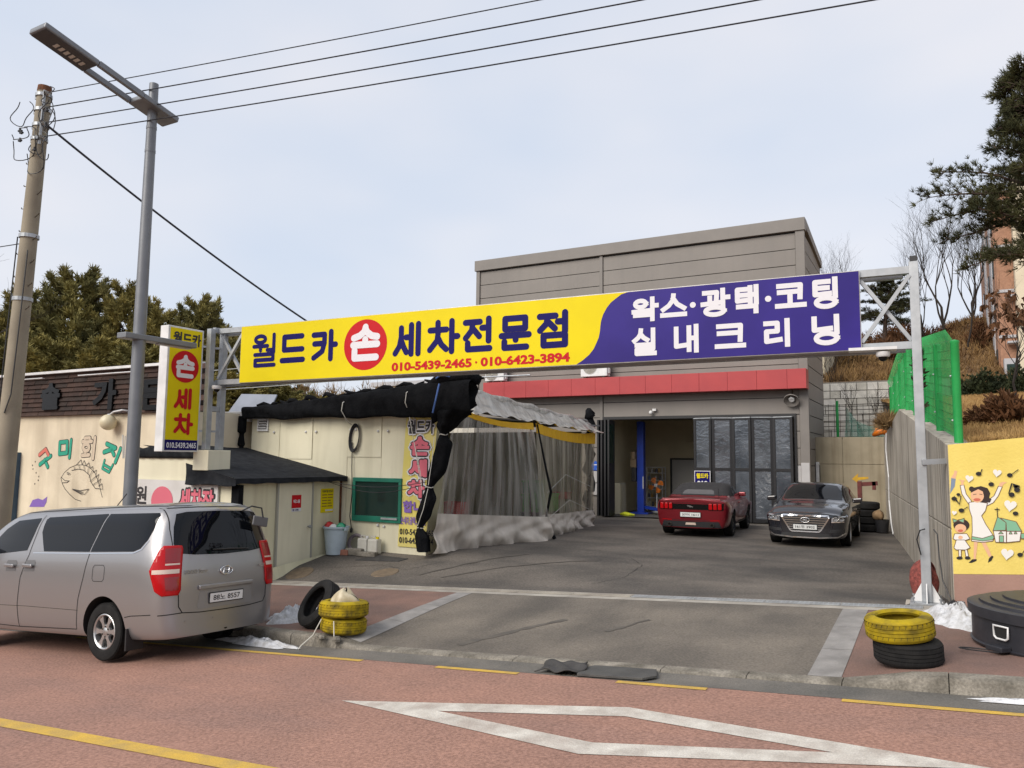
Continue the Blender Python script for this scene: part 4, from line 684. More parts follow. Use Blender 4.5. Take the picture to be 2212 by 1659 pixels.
jar_cols = [pm('jar_%d' % i, c, rough=.5) for i, c in enumerate(((.5,.5,.48), (.1,.1,.12), (.4,.25,.08), (.15,.2,.35)))]
for i in range(16):
    z = (.175, .525, .875, 1.225, 1.525)[i % 5]; x = -10.38+.15*(i//4)+.02*math.sin(i*3); b = MB(); b.lathe([(0,0),(.05,0),(.052,.13),(.03,.15),(.03,.18),(0,.18)], (x, 30.32, z+.001), n=8); tag(b.build('jar', jar_cols[i % 4]), '%s container on the %s shelf of the workshop rack, %s place' % (('white', 'black', 'brown', 'blue')[i % 4], ('lowest', 'second', 'third', 'fourth', 'top')[i % 5], ('left', 'left middle', 'right middle', 'right')[i//4]), 'jar', 'containers on the workshop rack')
fan = thing('stand_fan', 'orange bladed stand fan beside the workshop rack', 'fan', (-9.75, 29.4, 0)); b = MB(); b.lathe([(0,0),(.2,0),(.2,.03),(.03,.06),(.025,.9)], (-9.75, 29.4, .0), n=14); b.build('stand', m_trimw, fan)
for k_ in range(4):
    a = k_*math.pi/2+.4; b = MB(); b.add([(-9.75+.04*math.cos(a), 29.3, 1.05+.04*math.sin(a)), (-9.75+.3*math.cos(a-.4), 29.32, 1.05+.3*math.sin(a-.4)), (-9.75+.32*math.cos(a+.1), 29.29, 1.05+.32*math.sin(a+.1)), (-9.75+.26*math.cos(a+.5), 29.27, 1.05+.26*math.sin(a+.5))], [(0,1,2,3)]); b.build('blade', m_or, fan)
b = MB(); b.lathe([(0,.08),(.07,.06),(.07,-.1),(0,-.1)], (-9.75, 29.33, 1.05), (0,-1,0), 12); b.build('hub', m_trimw, fan)
b = MB()
for q in (.12, .24, .34): b.lathe([(q-.004, 0), (q+.004, 0), (q, .006)], (-9.75, 29.22, 1.05), (0,-1,0), 20, close=True)
b.build('guard', m_galv, fan)
b = MB(); b.tube([(-10.3, 26.9, .05), (-10.1, 26.8, .07), (-9.9, 26.75, .05), (-9.75, 26.85, .04)], [.04, .08, .07, .03], 7); tag(b.build('yellow_cloth', pm('lime_cloth', (.6,.65,.03), rough=.8)), 'lime yellow rag on the ground at the workshop threshold', 'rag')
# signboard leaning on the folding door, address plate, lamps
sg = thing('small_signboard', 'small navy signboard with yellow and white print at the folding door', 'sign', (-7.1, 26.34, 1.0)); b = MB(); b.box((-7.37, 26.33, .98), (-6.86, 26.36, 1.66)); b.build('board', NAVY, sg); b = MB(); b.box((-7.39, 26.335, .96), (-6.84, 26.365, .98)); b.box((-7.39, 26.335, 1.66), (-6.84, 26.365, 1.68)); b.box((-7.39, 26.335, .98), (-7.37, 26.365, 1.66)); b.box((-6.86, 26.335, .98), (-6.84, 26.365, 1.66)); b.build('edge', WHITE, sg)
put_text('lettering', '월드카', (0, 26.33, 0), X, Zv, (-7.32, -6.91, 1.42, 1.6), YELLOW, sg, bold=.05); put_text('lettering', '010', (0, 26.33, 0), X, Zv, (-7.3, -6.93, 1.16, 1.34), WHITE, sg, bold=.06); b = MB(); b.tube([(-7.3, 26.4, 0), (-7.3, 26.37, 1.0)], .012, 6); b.tube([(-6.93, 26.4, 0), (-6.93, 26.37, 1.0)], .012, 6); b.build('leg', m_iron, sg)
ap = thing('address_plate', 'blue and white street number plate by the workshop door', 'sign', (-11.15, 26.6, 1.6)); b = MB(); b.prism([(-11.32, 1.63), (-10.98, 1.63), (-10.98, 1.86), (-11.15, 1.98), (-11.32, 1.86)], lambda u, v, w_: (u, w_, v), 26.555, 26.575); b.build('plate', pm('plate_blue', (.02,.10,.5), rough=.4), ap); put_text('lettering', '5', (0, 26.555, 0), X, Zv, (-11.1, -11.0, 1.66, 1.78), WHITE, ap, bold=.04); b = MB(); b.box((-11.26, 26.551, 1.82), (-11.04, 26.554, 1.85)); b.build('printed_line', WHITE, ap)
b = MB(); b.box((-11.32, 26.56, 1.18), (-10.98, 26.6, 1.6)); b.box((-11.32, 26.56, .72), (-10.98, 26.6, 1.15)); tag(b.build('meter_cover', m_lt, bevel=.01), 'pale grey meter covers under the street number plate', 'meter box')
lp = thing('dish_lamp', 'round industrial dish lamp under the red canopy near the corner', 'lamp', (-4.15, 26.35, 4.0)); b = MB(); b.lathe([(.24,0),(.25,.03),(.16,.09),(.07,.16),(.05,.2)], (-4.15, 26.3, 4.0), (0,.75,.66), 20); b.build('shade', m_greyd, lp, smooth=50); b = MB(); b.lathe([(0,.01),(.08,.0),(.1,.04)], (-4.15, 26.32, 4.02), (0,.75,.66), 12); b.build('bulb', m_trimw, lp, smooth=60); b = MB(); b.tube([(-4.15, 26.45, 4.14), (-4.15, 26.55, 4.38)], .02, 6); b.build('bracket', m_iron, lp)
lp = thing('sensor_lamp', 'small white sensor lamp above the workshop doorway', 'lamp', (-8.95, 26.5, 3.75)); b = MB(); b.lathe([(0,-.08),(.05,-.07),(.07,-.02),(.05,.04),(0,.06)], (-8.98, 26.48, 3.74), n=12); b.build('bulb', m_trimw, lp, smooth=80); b = MB(); b.box((-8.93, 26.5, 3.78), (-8.8, 26.6, 3.86)); b.build('socket', m_trimw, lp)
# ------------------------------------------------------------------ gantry sign over the entrance
TH = R(5.1); gd = Vector((math.cos(TH), math.sin(TH), 0)); gn = Vector((math.sin(TH), -math.cos(TH), 0)); GL = Vector((-.2, 11.7, 0)) - gd*11.93
def GP(s, z, o=0.0): return GL + gd*s + gn*o + Vector((0, 0, 3.443+.0106*s+z))     # s from the panel's left edge, z above its bottom edge, o towards the road
gt = thing('gantry_sign', 'long yellow and blue car wash sign spanning the entrance on steel posts', 'sign', (GL+gd*11.9)[:2]+(0.15,))
m_alu = pm('sign_edge_aluminium', (.46,.44,.42), (.38,.36,.34), scale=5, rough=.4, metal=.4)
def gbox(mb, s0, s1, z0, z1, o0, o1): 
    c = (GP(s0, z0, o0)+GP(s1, z1, o1))/2; e = GP(s1, z0, o0)-GP(s0, z0, o0); mb.obox(c, e/2, gn*((o1-o0)/2), Vector((0,0,(z1-z0)/2)))
b = MB(); gbox(b, 0, 11.245, 0, 1.14, -.22, .0); pan = b.build('sign_cabinet', m_alu, gt, bevel=.008)
cur = [(7.904, 1.125), (7.80, 1.10), (7.724, 1.05), (7.63, .985), (7.558, .901), (7.50, .80), (7.465, .70), (7.452, .61), (7.444, .523), (7.425, .43), (7.389, .349), (7.34, .25), (7.266, .163), (7.16, .08), (7.049, .015)]
b = MB(); b.add([GP(.012, .012, .004), *[GP(u, clamp(v, .012, 1.128), .004) for u, v in cur[::-1]], GP(.012, 1.128, .004)], [tuple(range(len(cur)+2))]); b.build('yellow_face', YELLOW, pan)
b = MB(); b.add([*[GP(u+.001, clamp(v, .012, 1.128), .0042) for u, v in cur], GP(11.233, .012, .0042), GP(11.233, 1.128, .0042)], [tuple(range(len(cur)+2))]); b.build('blue_face', BLUE_SIGN, pan)
# letter strokes on a 0..1 box; y up
HG = {
 '월': [arc(.3,.87,.22,.11,0,360,16), [(.02,.64),(.62,.64)], [(.32,.64),(.32,.5)], [(.62,.5),(.84,.5)], [(.9,1.0),(.9,.42)], [(.08,.36),(.88,.36),(.88,.18),(.1,.18),(.1,.0),(.94,.0)]],
 '드': [[(.9,.93),(.12,.93),(.12,.45),(.92,.45)], [(.04,.06),(.96,.06)]],
 '카': [[(.06,.9),(.5,.9),(.5,.6),(.42,.3),(.08,.08)], [(.1,.58),(.5,.58)], [(.76,.98),(.76,.02)], [(.76,.52),(.95,.52)]],
 '손': [[(.5,1.0),(.46,.86),(.28,.74),(.06,.68)], [(.5,.96),(.56,.84),(.74,.72),(.95,.68)], [(.5,.62),(.5,.46)], [(.04,.46),(.96,.46)], [(.1,.3),(.1,.06),(.92,.06)]],
 '세': [[(.26,.9),(.26,.6),(.2,.3),(.04,.06)], [(.26,.5),(.36,.26),(.46,.08)], [(.44,.58),(.62,.58)], [(.64,.98),(.64,.02)], [(.9,1.0),(.9,.02)]],
 '차': [[(.32,.98),(.32,.86)], [(.06,.74),(.6,.74)], [(.34,.74),(.3,.4),(.06,.1)], [(.34,.46),(.44,.26),(.6,.1)], [(.78,1.0),(.78,.02)], [(.78,.5),(.97,.5)]],
 '전': [[(.05,.92),(.58,.92)], [(.32,.92),(.28,.66),(.06,.42)], [(.34,.7),(.56,.46)], [(.66,.72),(.88,.72)], [(.9,1.0),(.9,.3)], [(.14,.26),(.14,.06),(.94,.06)]],
 '문': [[(.16,.94),(.84,.94),(.84,.62),(.16,.62),(.16,.94)], [(.04,.42),(.96,.42)], [(.52,.42),(.52,.28)], [(.14,.24),(.14,.05),(.88,.05)]],
 '점': [[(.05,.92),(.58,.92)], [(.32,.92),(.28,.7),(.06,.5)], [(.34,.74),(.56,.54)], [(.66,.74),(.88,.74)], [(.9,1.0),(.9,.44)], [(.18,.34),(.9,.34),(.9,.05),(.18,.05),(.18,.34)]],
 '왁': [arc(.32,.78,.22,.16,0,360,16), [(.32,.56),(.32,.42)], [(.04,.4),(.64,.43)], [(.8,1.0),(.8,.32)], [(.8,.66),(.97,.66)], [(.1,.22),(.8,.22),(.8,0)]],
 '스': [[(.5,1.0),(.48,.8),(.3,.55),(.06,.38)], [(.5,.85),(.66,.6),(.95,.4)], [(.02,.12),(.98,.12)]],
 '광': [[(.1,.93),(.56,.93),(.54,.62)], [(.3,.72),(.3,.5)], [(.04,.46),(.62,.5)], [(.78,1.0),(.78,.36)], [(.78,.7),(.97,.7)], arc(.48,.16,.34,.15,0,360,18)],
 '택': [[(.5,.92),(.1,.92),(.1,.44),(.52,.46)], [(.1,.68),(.46,.68)], [(.66,.98),(.66,.36)], [(.66,.68),(.9,.68)], [(.92,1.0),(.92,.34)], [(.14,.2),(.9,.2),(.9,-.02)]],
 '코': [[(.08,.92),(.86,.92),(.84,.42)], [(.1,.66),(.82,.66)], [(.48,.5),(.48,.14)], [(.02,.1),(.98,.1)]],
 '팅': [[(.62,.93),(.12,.93),(.12,.46),(.66,.48)], [(.12,.7),(.58,.7)], [(.88,1.0),(.88,.38)], arc(.52,.16,.36,.16,0,360,18)],
 '실': [[(.32,1.0),(.3,.84),(.2,.7),(.04,.58)], [(.32,.84),(.44,.7),(.6,.6)], [(.86,1.0),(.86,.5)], [(.14,.4),(.86,.4),(.86,.22),(.14,.22),(.14,.04),(.92,.04)]],
 '내': [[(.12,.94),(.12,.2),(.5,.24)], [(.62,.96),(.62,.04)], [(.62,.52),(.88,.52)], [(.9,1.0),(.9,.0)]],
 '크': [[(.08,.94),(.88,.94),(.86,.34)], [(.1,.64),(.84,.64)], [(.02,.1),(.98,.1)]],
 '리': [[(.08,.92),(.52,.92),(.52,.58),(.1,.58),(.1,.16),(.62,.22)], [(.9,1.0),(.9,.0)]],
 '닝': [[(.1,.96),(.1,.52),(.66,.56)], [(.88,1.0),(.88,.42)], arc(.52,.2,.36,.18,0,360,18)],
}
def hangul(ch, box, mat, w, cap, fn, lift, parent, name='letter'):
    u0, u1, v0, v1 = box; e = w/2; b = MB()
    L = [[(lerp(u0+e, u1-e, x), lerp(v0+e, v1-e, y)) for x, y in ln] for ln in HG[ch]]
    strokes(b, L, fn, w, lift, cap, step=.0001); return b.build(name, mat, parent)
G = lambda u, v, l: GP(u, v, l)
for ch, *bx in (('월',.3,.94,.29,.96),('드',.98,1.63,.31,.94),('카',1.71,2.39,.31,.95),('세',3.54,4.2,.3,.95),('차',4.24,4.95,.3,.95),('전',4.95,5.58,.29,.94),('문',5.64,6.29,.28,.94),('점',6.33,6.96,.28,.94)): hangul(ch, bx, NAVY, .078 if ch == '월' else .108, 'round', G, .007, pan)
b = MB(); b.add([GP(2.97+.47*math.cos(q), .59+.47*math.sin(q), .006) for q in np.linspace(0, 2*math.pi, 49)[:-1]], [tuple(range(48))]); b.build('red_disc', REDP, pan)
hangul('손', (2.62, 3.32, .25, .98), WHITE, .128, 'round', G, .009, pan)
for ch, *bx in (('왁',7.95,8.41,.63,1.02),('스',8.41,8.84,.63,1.04),('광',9.02,9.49,.62,1.06),('택',9.51,9.91,.64,1.07),('코',10.1,10.55,.64,1.07),('팅',10.58,11.0,.62,1.08),('실',7.96,8.39,.08,.53),('내',8.58,9.04,.1,.54),('크',9.23,9.7,.1,.53),('리',9.91,10.34,.11,.53),('닝',10.56,11.01,.09,.54)): hangul(ch, bx, WHITE, .072, 'square', G, .008, pan)
for u in (8.92, 10.015):
    b = MB(); b.add([GP(u+.045*math.cos(q), .835+.045*math.sin(q), .008) for q in np.linspace(0, 2*math.pi, 17)[:-1]], [tuple(range(16))]); b.build('dot', WHITE, pan)
for tx_, u0_p, u1_p in (('010-5439-2465', 3.55, 5.16), ('010-6423-3894', 5.33, 6.94)): put_text('phone_number', tx_, GP(0,0,0), (gd+Vector((0,0,.0106))).normalized(), (0,0,1), (u0_p, u1_p, .065, .225), REDP, pan, bold=.045, nd=gn, lift=.007)
b = MB(); b.add([GP(5.245+.02*math.cos(q), .145+.02*math.sin(q), .008) for q in np.linspace(0, 2*math.pi, 13)[:-1]], [tuple(range(12))]); b.build('dot', REDP, pan)
# posts, truss and plates
b = MB(); c = GP(11.93, 0, -.11); b.box((c.x-.06, c.y-.06, .18), (c.x+.06, c.y+.06, 4.78)); b.build('post', m_galv, gt, bevel=.006)
b = MB(); b.box((c.x-.045, c.y-.045, 4.78), (c.x+.045, c.y+.045, 4.86)); b.build('post_cap', m_black, gt)
b = MB(); b.box((c.x-.2, c.y-.2, .15), (c.x+.2, c.y+.2, .18)); b.build('base_plate', m_galv, gt)
b = MB(); b.box((c.x-.26, c.y-.26, -.1), (c.x+.26, c.y+.26, .149)); b.build('concrete_footing', m_conc, gt, bevel=.01)
for dx, dy in ((.061, 0), (-.061, 0), (0, .061), (0, -.061)):
    b = MB(); o1 = Vector((dx, dy, 0)); o2 = o1*3.0
    t = Vector((-dy, dx, 0)).normalized()*.006; V = [c*1.0 for _ in range(6)]
    P = [Vector((c.x, c.y, .18))+o1, Vector((c.x, c.y, .18))+o2, Vector((c.x, c.y, .42))+o1]
    b.add([p-t for p in P]+[p+t for p in P], [(0,1,2), (5,4,3), (0,3,4,1), (1,4,5,2), (2,5,3,0)]); b.build('gusset', m_trimw, gt)
for dx in (-.16, .16):
    for dy in (-.16, .16):
        b = MB(); b.lathe([(.012,0),(.012,.05),(.02,.05),(.02,.07),(0,.07)], (c.x+dx, c.y+dy, .18), n=8); b.build('anchor_bolt', m_galv, gt)
b = MB(); b.bar(Vector((c.x, c.y-.06, 2.02)), Vector((c.x+.42, c.y+.05, 2.05)), .09, .07); b.build('wall_stay', m_galv, gt)
for z in (1.10, .05):
    b = MB(); b.bar(GP(-.7, z, -.11), GP(0.0, z, -.11), .1, .1); b.build('beam', m_galv, gt); b = MB(); b.bar(GP(11.25, z, -.11), GP(11.87, z, -.11), .1, .1); b.build('beam', m_galv, gt)
    b = MB(); b.bar(GP(-.7, z-.02, -.3), GP(11.8, z-.02, -.3), .1, .1); b.build('rear_beam', m_galv, gt)
for s0, s1 in ((11.25, 11.87), (-.62, 0)):
    b = MB(); b.bar(GP(s0, .12, -.07), GP(s1, 1.02, -.07), .06, .05); b.build('brace', m_galv, gt); b = MB(); b.bar(GP(s0, 1.02, -.14), GP(s1, .12, -.14), .06, .05); b.build('brace', m_galv, gt)
for y in (10.5, 10.82):
    b = MB(); b.box((-12.84, y-.06, 2.13), (-12.72, y+.06, 4.56)); b.build('post', m_galv, gt, bevel=.005)
for z in (2.9, 3.4, 4.5):
    b = MB(); b.box((-12.82, 10.56, z), (-12.74, 10.76, z+.1)); b.build('batten', m_galv, gt)
def cctv(label, c, d):
    t = thing('security_camera', label, 'camera', c, group='dome cameras under the gantry'); b = MB(); b.lathe([(0,0),(.09,0),(.09,-.05),(.075,-.07),(.0,-.07)], (0,0,0), n=16); b.build('housing', m_trimw, t, local=True, smooth=40)
    b = MB(); b.lathe([(.06*math.cos(R(q)), -.07-.06*math.sin(R(q))) for q in range(0, 91, 15)], n=14); b.build('dome', m_gloss, t, local=True, smooth=180); return t
cctv('white dome camera under the left end of the gantry', (-12.55, 10.5, 3.4), 0); cctv('white dome camera under the right end of the gantry beam', (-.62, 11.6, 3.52), 0)
b = MB(); b.obox((-.75, 11.6, 3.56), gd*.3, gn*.12, (0,0,.02)); tag(b.build('camera_shelf', m_trimw), 'flat white bracket plate under the right gantry beam', 'bracket')
# ------------------------------------------------------------------ light box
lb = thing('light_box_sign', 'upright yellow light box sign on the left gantry post', 'sign', (-13, 10, 2.1))
b = MB(); b.box((-13.15, 9.61, 2.08), (-12.912, 10.43, 4.52)); cabn = b.build('cabinet', m_trimw, lb, bevel=.01)
b = MB(); b.box((-12.911, 9.655, 2.31), (-12.906, 10.39, 4.485)); b.build('yellow_face', YELLOW, cabn); b = MB(); b.box((-12.911, 9.655, 2.11), (-12.906, 10.39, 2.308)); b.build('navy_face', NAVY, cabn)
LO, LX = (-12.906, 0, 0), (0,1,0)
put_text('lettering', '월드카', LO, LX, Zv, (9.72, 10.36, 4.17, 4.42), BLACKP, cabn, bold=.04)
b = MB(); b.add([(-12.902, 10.02+.315*math.cos(q), 3.745+.315*math.sin(q)) for q in np.linspace(0, 2*math.pi, 33)[:-1]], [tuple(range(32))]); b.build('red_disc', REDP, cabn)
LBf = lambda u, v, l: (-12.906+l, u, v)
for ch, bx, mt, w_ in (('손', (9.79, 10.25, 3.5, 3.98), WHITE, .085), ('세', (9.79, 10.24, 2.9, 3.33), REDP, .075), ('차', (9.8, 10.28, 2.4, 2.84), REDP, .075)): hangul(ch, bx, mt, w_, 'round', LBf, .007, cabn)
put_text('lettering', '010.5439.2465', LO, LX, Zv, (9.69, 10.36, 2.15, 2.26), WHITE, cabn, bold=.03)
for y in (10.1, 10.35):
    for z in (2.5, 4.2): b = MB(); b.bar((-12.95, y+.3, z), (-12.8, y+.45, z), .04); b.build('bracket', m_galv, lb)
# ------------------------------------------------------------------ street lamp
m_lampg = pm('lamp_grey_paint', (.19, .20, .215), (.165, .175, .19), scale=4, rough=.45, metal=.3)
sl_ = thing('street_lamp', 'grey street lamp with long slotted head and a short lower arm', 'street lamp', (-12.05, 8.4, zpav(-12.05, 8.4)))
b = MB(); b.tube([(-12.05, 8.4, -.75), (-12.05, 8.4, 4.0), (-12.05, 8.4, 7.5), (-12.05, 8.4, 8.62)], [.115, .105, .085, .078], 18); b.build('pole', m_lampg, sl_, smooth=60)
b = MB(); b.lathe([(.091,0),(.091,.05),(.085,.05)], (-12.05, 8.4, 7.35), n=18); b.lathe([(.089,0),(.089,.05)], (-12.05, 8.4, 7.78), n=18); b.build('joint_collar', m_lampg, sl_)
# slotted head, in (along, width, thickness) coordinates tilted up over the road
o_ = Vector((-12.05, 8.4, 8.14)); hd = Vector((0, -math.cos(R(13)), math.sin(R(13)))); hw = Vector((1, 0, 0)); hu = Vector((0, math.sin(R(13)), math.cos(R(13))))
def hb(mb, s0, s1, w0, w1, t0, t1):
    s0, s1 = s0*.87, s1*.87; mb.obox(o_+hd*((s0+s1)/2)+hw*((w0+w1)/2)+hu*((t0+t1)/2), hd*((s1-s0)/2), hw*((w1-w0)/2), hu*((t1-t0)/2))
b = MB(); hb(b, -.45, .38, -.22, .22, -.045, .06); b.build('head_mount', m_lampg, sl_, bevel=.02)
b = MB(); hb(b, .38, 1.36, .15, .22, -.045, .06); b.build('head_rail', m_lampg, sl_, bevel=.012); b = MB(); hb(b, .38, 1.36, -.22, -.15, -.045, .06); b.build('head_rail', m_lampg, sl_, bevel=.012)
b = MB(); hb(b, 1.36, 2.42, -.22, .22, -.045, .06); b.build('lamp_housing', m_lampg, sl_, bevel=.025)
b = MB(); hb(b, 1.38, 2.38, -.2, .2, -.052, -.046); lp_ = b.build('lamp_panel', pm('lamp_panel_dark', (.05,.05,.055), rough=.5), sl_)
for i in range(6):
    b = MB(); hb(b, 1.5+i*.1, 1.56+i*.1, -.08, .05, -.058, -.053); b.build('led_lens', pm('led_lens', (.5,.48,.44), rough=.3), lp_)
b = MB(); b.obox((-12.05, 8.78, 4.03), (.12, 0, 0), (0, .72, 0), (0, 0, .05)); b.build('lower_arm', m_lampg, sl_, bevel=.015); b = MB(); b.box((-12.1, 8.75, 3.955), (-12.0, 9.42, 3.984)); b.build('lower_lamp_panel', pm('lens_pale', (.45,.45,.46), rough=.3), sl_, bevel=.01)
b = MB(); b.lathe([(.11,0),(.11,.1)], (-12.05, 8.4, 3.98), n=18); b.build('arm_clamp', m_lampg, sl_)
b = MB(); b.tube([(-12.05+.1*math.cos(t), 8.4+.1*math.sin(t), 2.0+.03*math.sin(2*t)) for t in np.linspace(0, 6.3, 16)], .008, 5); b.bar((-12.2, 8.33, 1.95), (-12.27, 8.35, 2.35), .02); b.bar((-12.17, 8.33, 1.95), (-12.2, 8.35, 2.33), .02); b.build('wire_tie', m_rope, sl_)
# ------------------------------------------------------------------ utility pole and wires
m_pole = pm('pole_concrete', (.30, .265, .20), (.235, .205, .155), scale=2, rough=.9, streak=.35, streakcol=(.2,.175,.13), sscale=(6,6,.3), grain=.1)
up = thing('utility_pole', 'weathered concrete utility pole carrying overhead wires', 'utility pole', (-15.33, 8, -.95))
def PL(z): return Vector((lerp(-15.33, -14.76, (z+.95)/9.95), 8, z))
b = MB(); b.tube([PL(z) for z in (-1.0, 2, 5, 8.92)], [.205, .18, .155, .122], 20); b.build('shaft', m_pole, up, smooth=60)
b = MB(); b.tube([PL(8.92), PL(9.03)], [.127, .118], 16); b.build('pole_cap', m_rust, up)
m_ins = pm('insulator_white', (.55,.56,.55), rough=.3); WZ = (8.84, 8.55, 8.25, 7.98); AT = []
for i, z in enumerate(WZ):
    p = PL(z)+Vector((.17, -.05, 0)); AT.append(p+Vector((.08, 0, 0)))
    b = MB()
    for k_ in range(3): b.lathe([(.02,k_*.025),(.055,k_*.025+.006),(.02,k_*.025+.02)], p-Vector((0,0,.03)), n=12)
    b.build('insulator', m_ins, up, smooth=50)
    b = MB(); q = PL(z); r_ = .14
    b.lathe([(r_,-.03),(r_+.006,-.03),(r_+.006,.03),(r_,.03)], q, n=18, close=True); b.bar(q+Vector((-.24, -.02, 0)), q+Vector((-.12, -.02, 0)), .04, .05); b.bar(q+Vector((.11, -.04, 0)), q+Vector((.2, -.05, 0)), .03, .06); b.build('clamp_band', m_galv, up)
b = MB(); b.bar(PL(7.85)+Vector((.14,-.07,0)), PL(8.9)+Vector((.14,-.07,0)), .04, .03); b.build('riser_channel', m_galv, up)
for k_ in range(7):
    z = 7.52-k_*.44
    for sgn, dz in ((-1, 0), (1, -.19)):
        if z+dz < 1.4: continue
        p = PL(z+dz); b = MB(); b.tube([p+Vector((sgn*.1, 0, 0)), p+Vector((sgn*.3, -.03, .035)), p+Vector((sgn*.305, -.03, .06))], .009, 5); b.build('step_bolt', m_iron, up)
lo = random.Random(5)
for k_, (cx, cz, rx, rz_, y) in enumerate(((-.42, -.3, .33, .25, -.15), (.3, -.55, .2, .42, -.1), (.35, -.1, .18, .16, -.12), (-.3, -.75, .3, .12, -.2), (.22, -1.0, .26, .22, -.14), (-.2, -.95, .42, .34, -.16), (.38, -.85, .25, .5, -.1), (.5, -.55, .2, .3, -.18), (.15, -1.25, .3, .35, -.12))):
    b = MB(); a0 = lo.random()*3; b.tube([PL(8.84+cz)+Vector((cx+rx*math.cos(t+a0), y+.04*math.sin(3*t), rz_*math.sin(t+a0))) for t in np.linspace(0, 5.2, 22)], .009, 5); b.build('jumper_wire', m_black, up)
for x, z in ((.42, 8.42), (.44, 8.12), (.15, 7.72), (-.42, 8.2), (-.36, 8.15), (-.38, 8.0)):
    b = MB(); q = PL(z)+Vector((x, -.15, 0)); b.tube([q-Vector((.05,0,.01)), q+Vector((.05,0,-.02))], [.02, .02], 6); b.bar(q+Vector((0,0,-.04)), q+Vector((0,0,.04)), .03); b.build('wire_connector', m_black, up)
b = MB()
for z in (6.1, 4.9): b.lathe([(.165,-.035),(.172,-.035),(.172,.035),(.165,.035)], PL(z), n=18, close=True)
b.build('steel_band', m_galv, up)
b = MB(); b.tube([PL(6.1)+Vector((-.2,-.1,0)), PL(3.5)+Vector((-.22,-.1,0)), PL(.5)+Vector((-.2,-.1,0))], .012, 5); b.tube([PL(5.8)+Vector((.19,-.1,0)), PL(4.4)+Vector((.21,-.12,0)), PL(3.1)+Vector((.18,-.12,0)), PL(2.75)+Vector((.1,-.16,0))], .012, 5); b.build('down_cable', m_black, up)
m_wire = pm('wire_dark', (.022,.024,.032), rough=.6)
names = ('topmost', 'second from top', 'third from top', 'lowest')
for i, p in enumerate(AT):
    e = Vector((24, 13.45, p.z-.15)); L = []
    for t in np.linspace(0, 1, 40): q = p.lerp(e, t); q.z -= .55*4*t*(1-t)*.5; L.append(q)
    b = MB(); b.tube(L, .011 if i else .009, 5); tag(b.build('power_line', m_wire), 'dark overhead wire running right from the utility pole, %s of four' % names[i], 'wire', 'overhead wires from the utility pole')
b = MB(); p, e = PL(8.3)+Vector((.16,-.1,0)), Vector((-13.1, 14.6, 4.9)); L = []
for t in np.linspace(0, 1, 30): q = p.lerp(e, t); q.z -= .5*4*t*(1-t)*.3; L.append(q)
b.tube(L, .022, 6); tag(b.build('service_cable', m_wire), 'thick dark service cable dropping from the pole to the sheds', 'cable')
for k_, (z0, z1) in enumerate(((4.25, 4.35), (3.72, 3.78), (3.62, 3.7))):
    b = MB(); L = [Vector((lerp(-30, -6, t), 17+.0*t, lerp(z0+.6, z1+.9, t)-.25*math.sin(t*math.pi))) for t in np.linspace(0, 1, 20)]; b.tube(L, .012, 4); tag(b.build('telephone_line', m_galv), 'thin pale line in front of the evergreen trees, %s of three' % ('highest', 'middle', 'lowest')[k_], 'wire', 'thin lines before the evergreens')
b = MB(); b.tube([PL(6.0)+Vector((-.18,0,0)), (-22, 8.2, 6.35)], .01, 5); tag(b.build('side_wire', m_wire), 'thin wire leaving the utility pole to the left', 'wire')

# ------------------------------------------------------------------ retaining walls on the right
wd_ = Vector((-.1011, .9949, 0)); wo_ = Vector((.1, 11.62, 0)); wr_ = Vector((.9949, .1011, 0))
def wtop(t): return lerp(2.25, 3.29, t/8.9) if t < 8.9 else lerp(3.29, 2.86, clamp((t-8.9)/7.2))
rw = thing('retaining_wall', 'stained board-marked concrete wall along the right side of the yard', 'wall', (.1, 12, 0))
edges = [0, 1.9, 4.1, 6.4, 8.9, 11.4, 14.0, 16.8]
for i in range(len(edges)-1):
    t0, t1 = edges[i]+.008, edges[i+1]-.008
    for lo_, hi_ in (((-.4), 1.15), (1.165, None)):
        b = MB(); P = []
        for t in (t0, t1):
            base = wo_+wd_*t; top = hi_ if hi_ else wtop(t)
            for off, z in ((0, lo_), (.32, lo_), (.32, top), (0, top)): P.append(base+wr_*off+Vector((0,0,z)))
        b.add(P, [(0,3,2,1), (4,5,6,7), (0,1,5,4), (1,2,6,5), (2,3,7,6), (3,0,4,7)]); b.build('concrete_bay', m_conc, rw, bevel=.012)
b = MB(); b.bar(wo_+wd_*.1+wr_*.16+Vector((0,0,0)), wo_+wd_*16.6+wr_*.16+Vector((0,0,0)), .2, .4)
aw = thing('back_wall', 'stained tan concrete wall with a yellow painted arrow behind the yard', 'wall', (-2.6, 28.2, 0))
for a0, a1 in ((-4.6, -2.85), (-2.84, -1.4)):
    for z0, z1 in ((-.5, 1.95), (1.962, 2.87)): b = MB(); b.box((a0+.004, 28.2, z0), (a1-.004, 28.5, z1)); b.build('concrete_bay', m_concb, aw, bevel=.01)
b = MB(); b.box((-4.6, 28.23, -.5), (-1.42, 28.45, 2.8)); b.build('wall_core', m_concb, aw)
b = MB(); b.add([(-2.58, 28.193, 1.47), (-2.38, 28.193, 1.66), (-2.4, 28.193, 1.53), (-2.08, 28.193, 1.55), (-2.08, 28.193, 1.48), (-2.4, 28.193, 1.43), (-2.36, 28.193, 1.3)], [tuple(range(7))]); b.build('painted_arrow', pm('arrow_yellow', (.62,.36,.02), (.5,.3,.05), scale=9, rough=.85), aw)
mw = thing('mural_wall', 'yellow wall painted with a woman, a girl, hearts and a church', 'wall', (4, 11.6, 0))
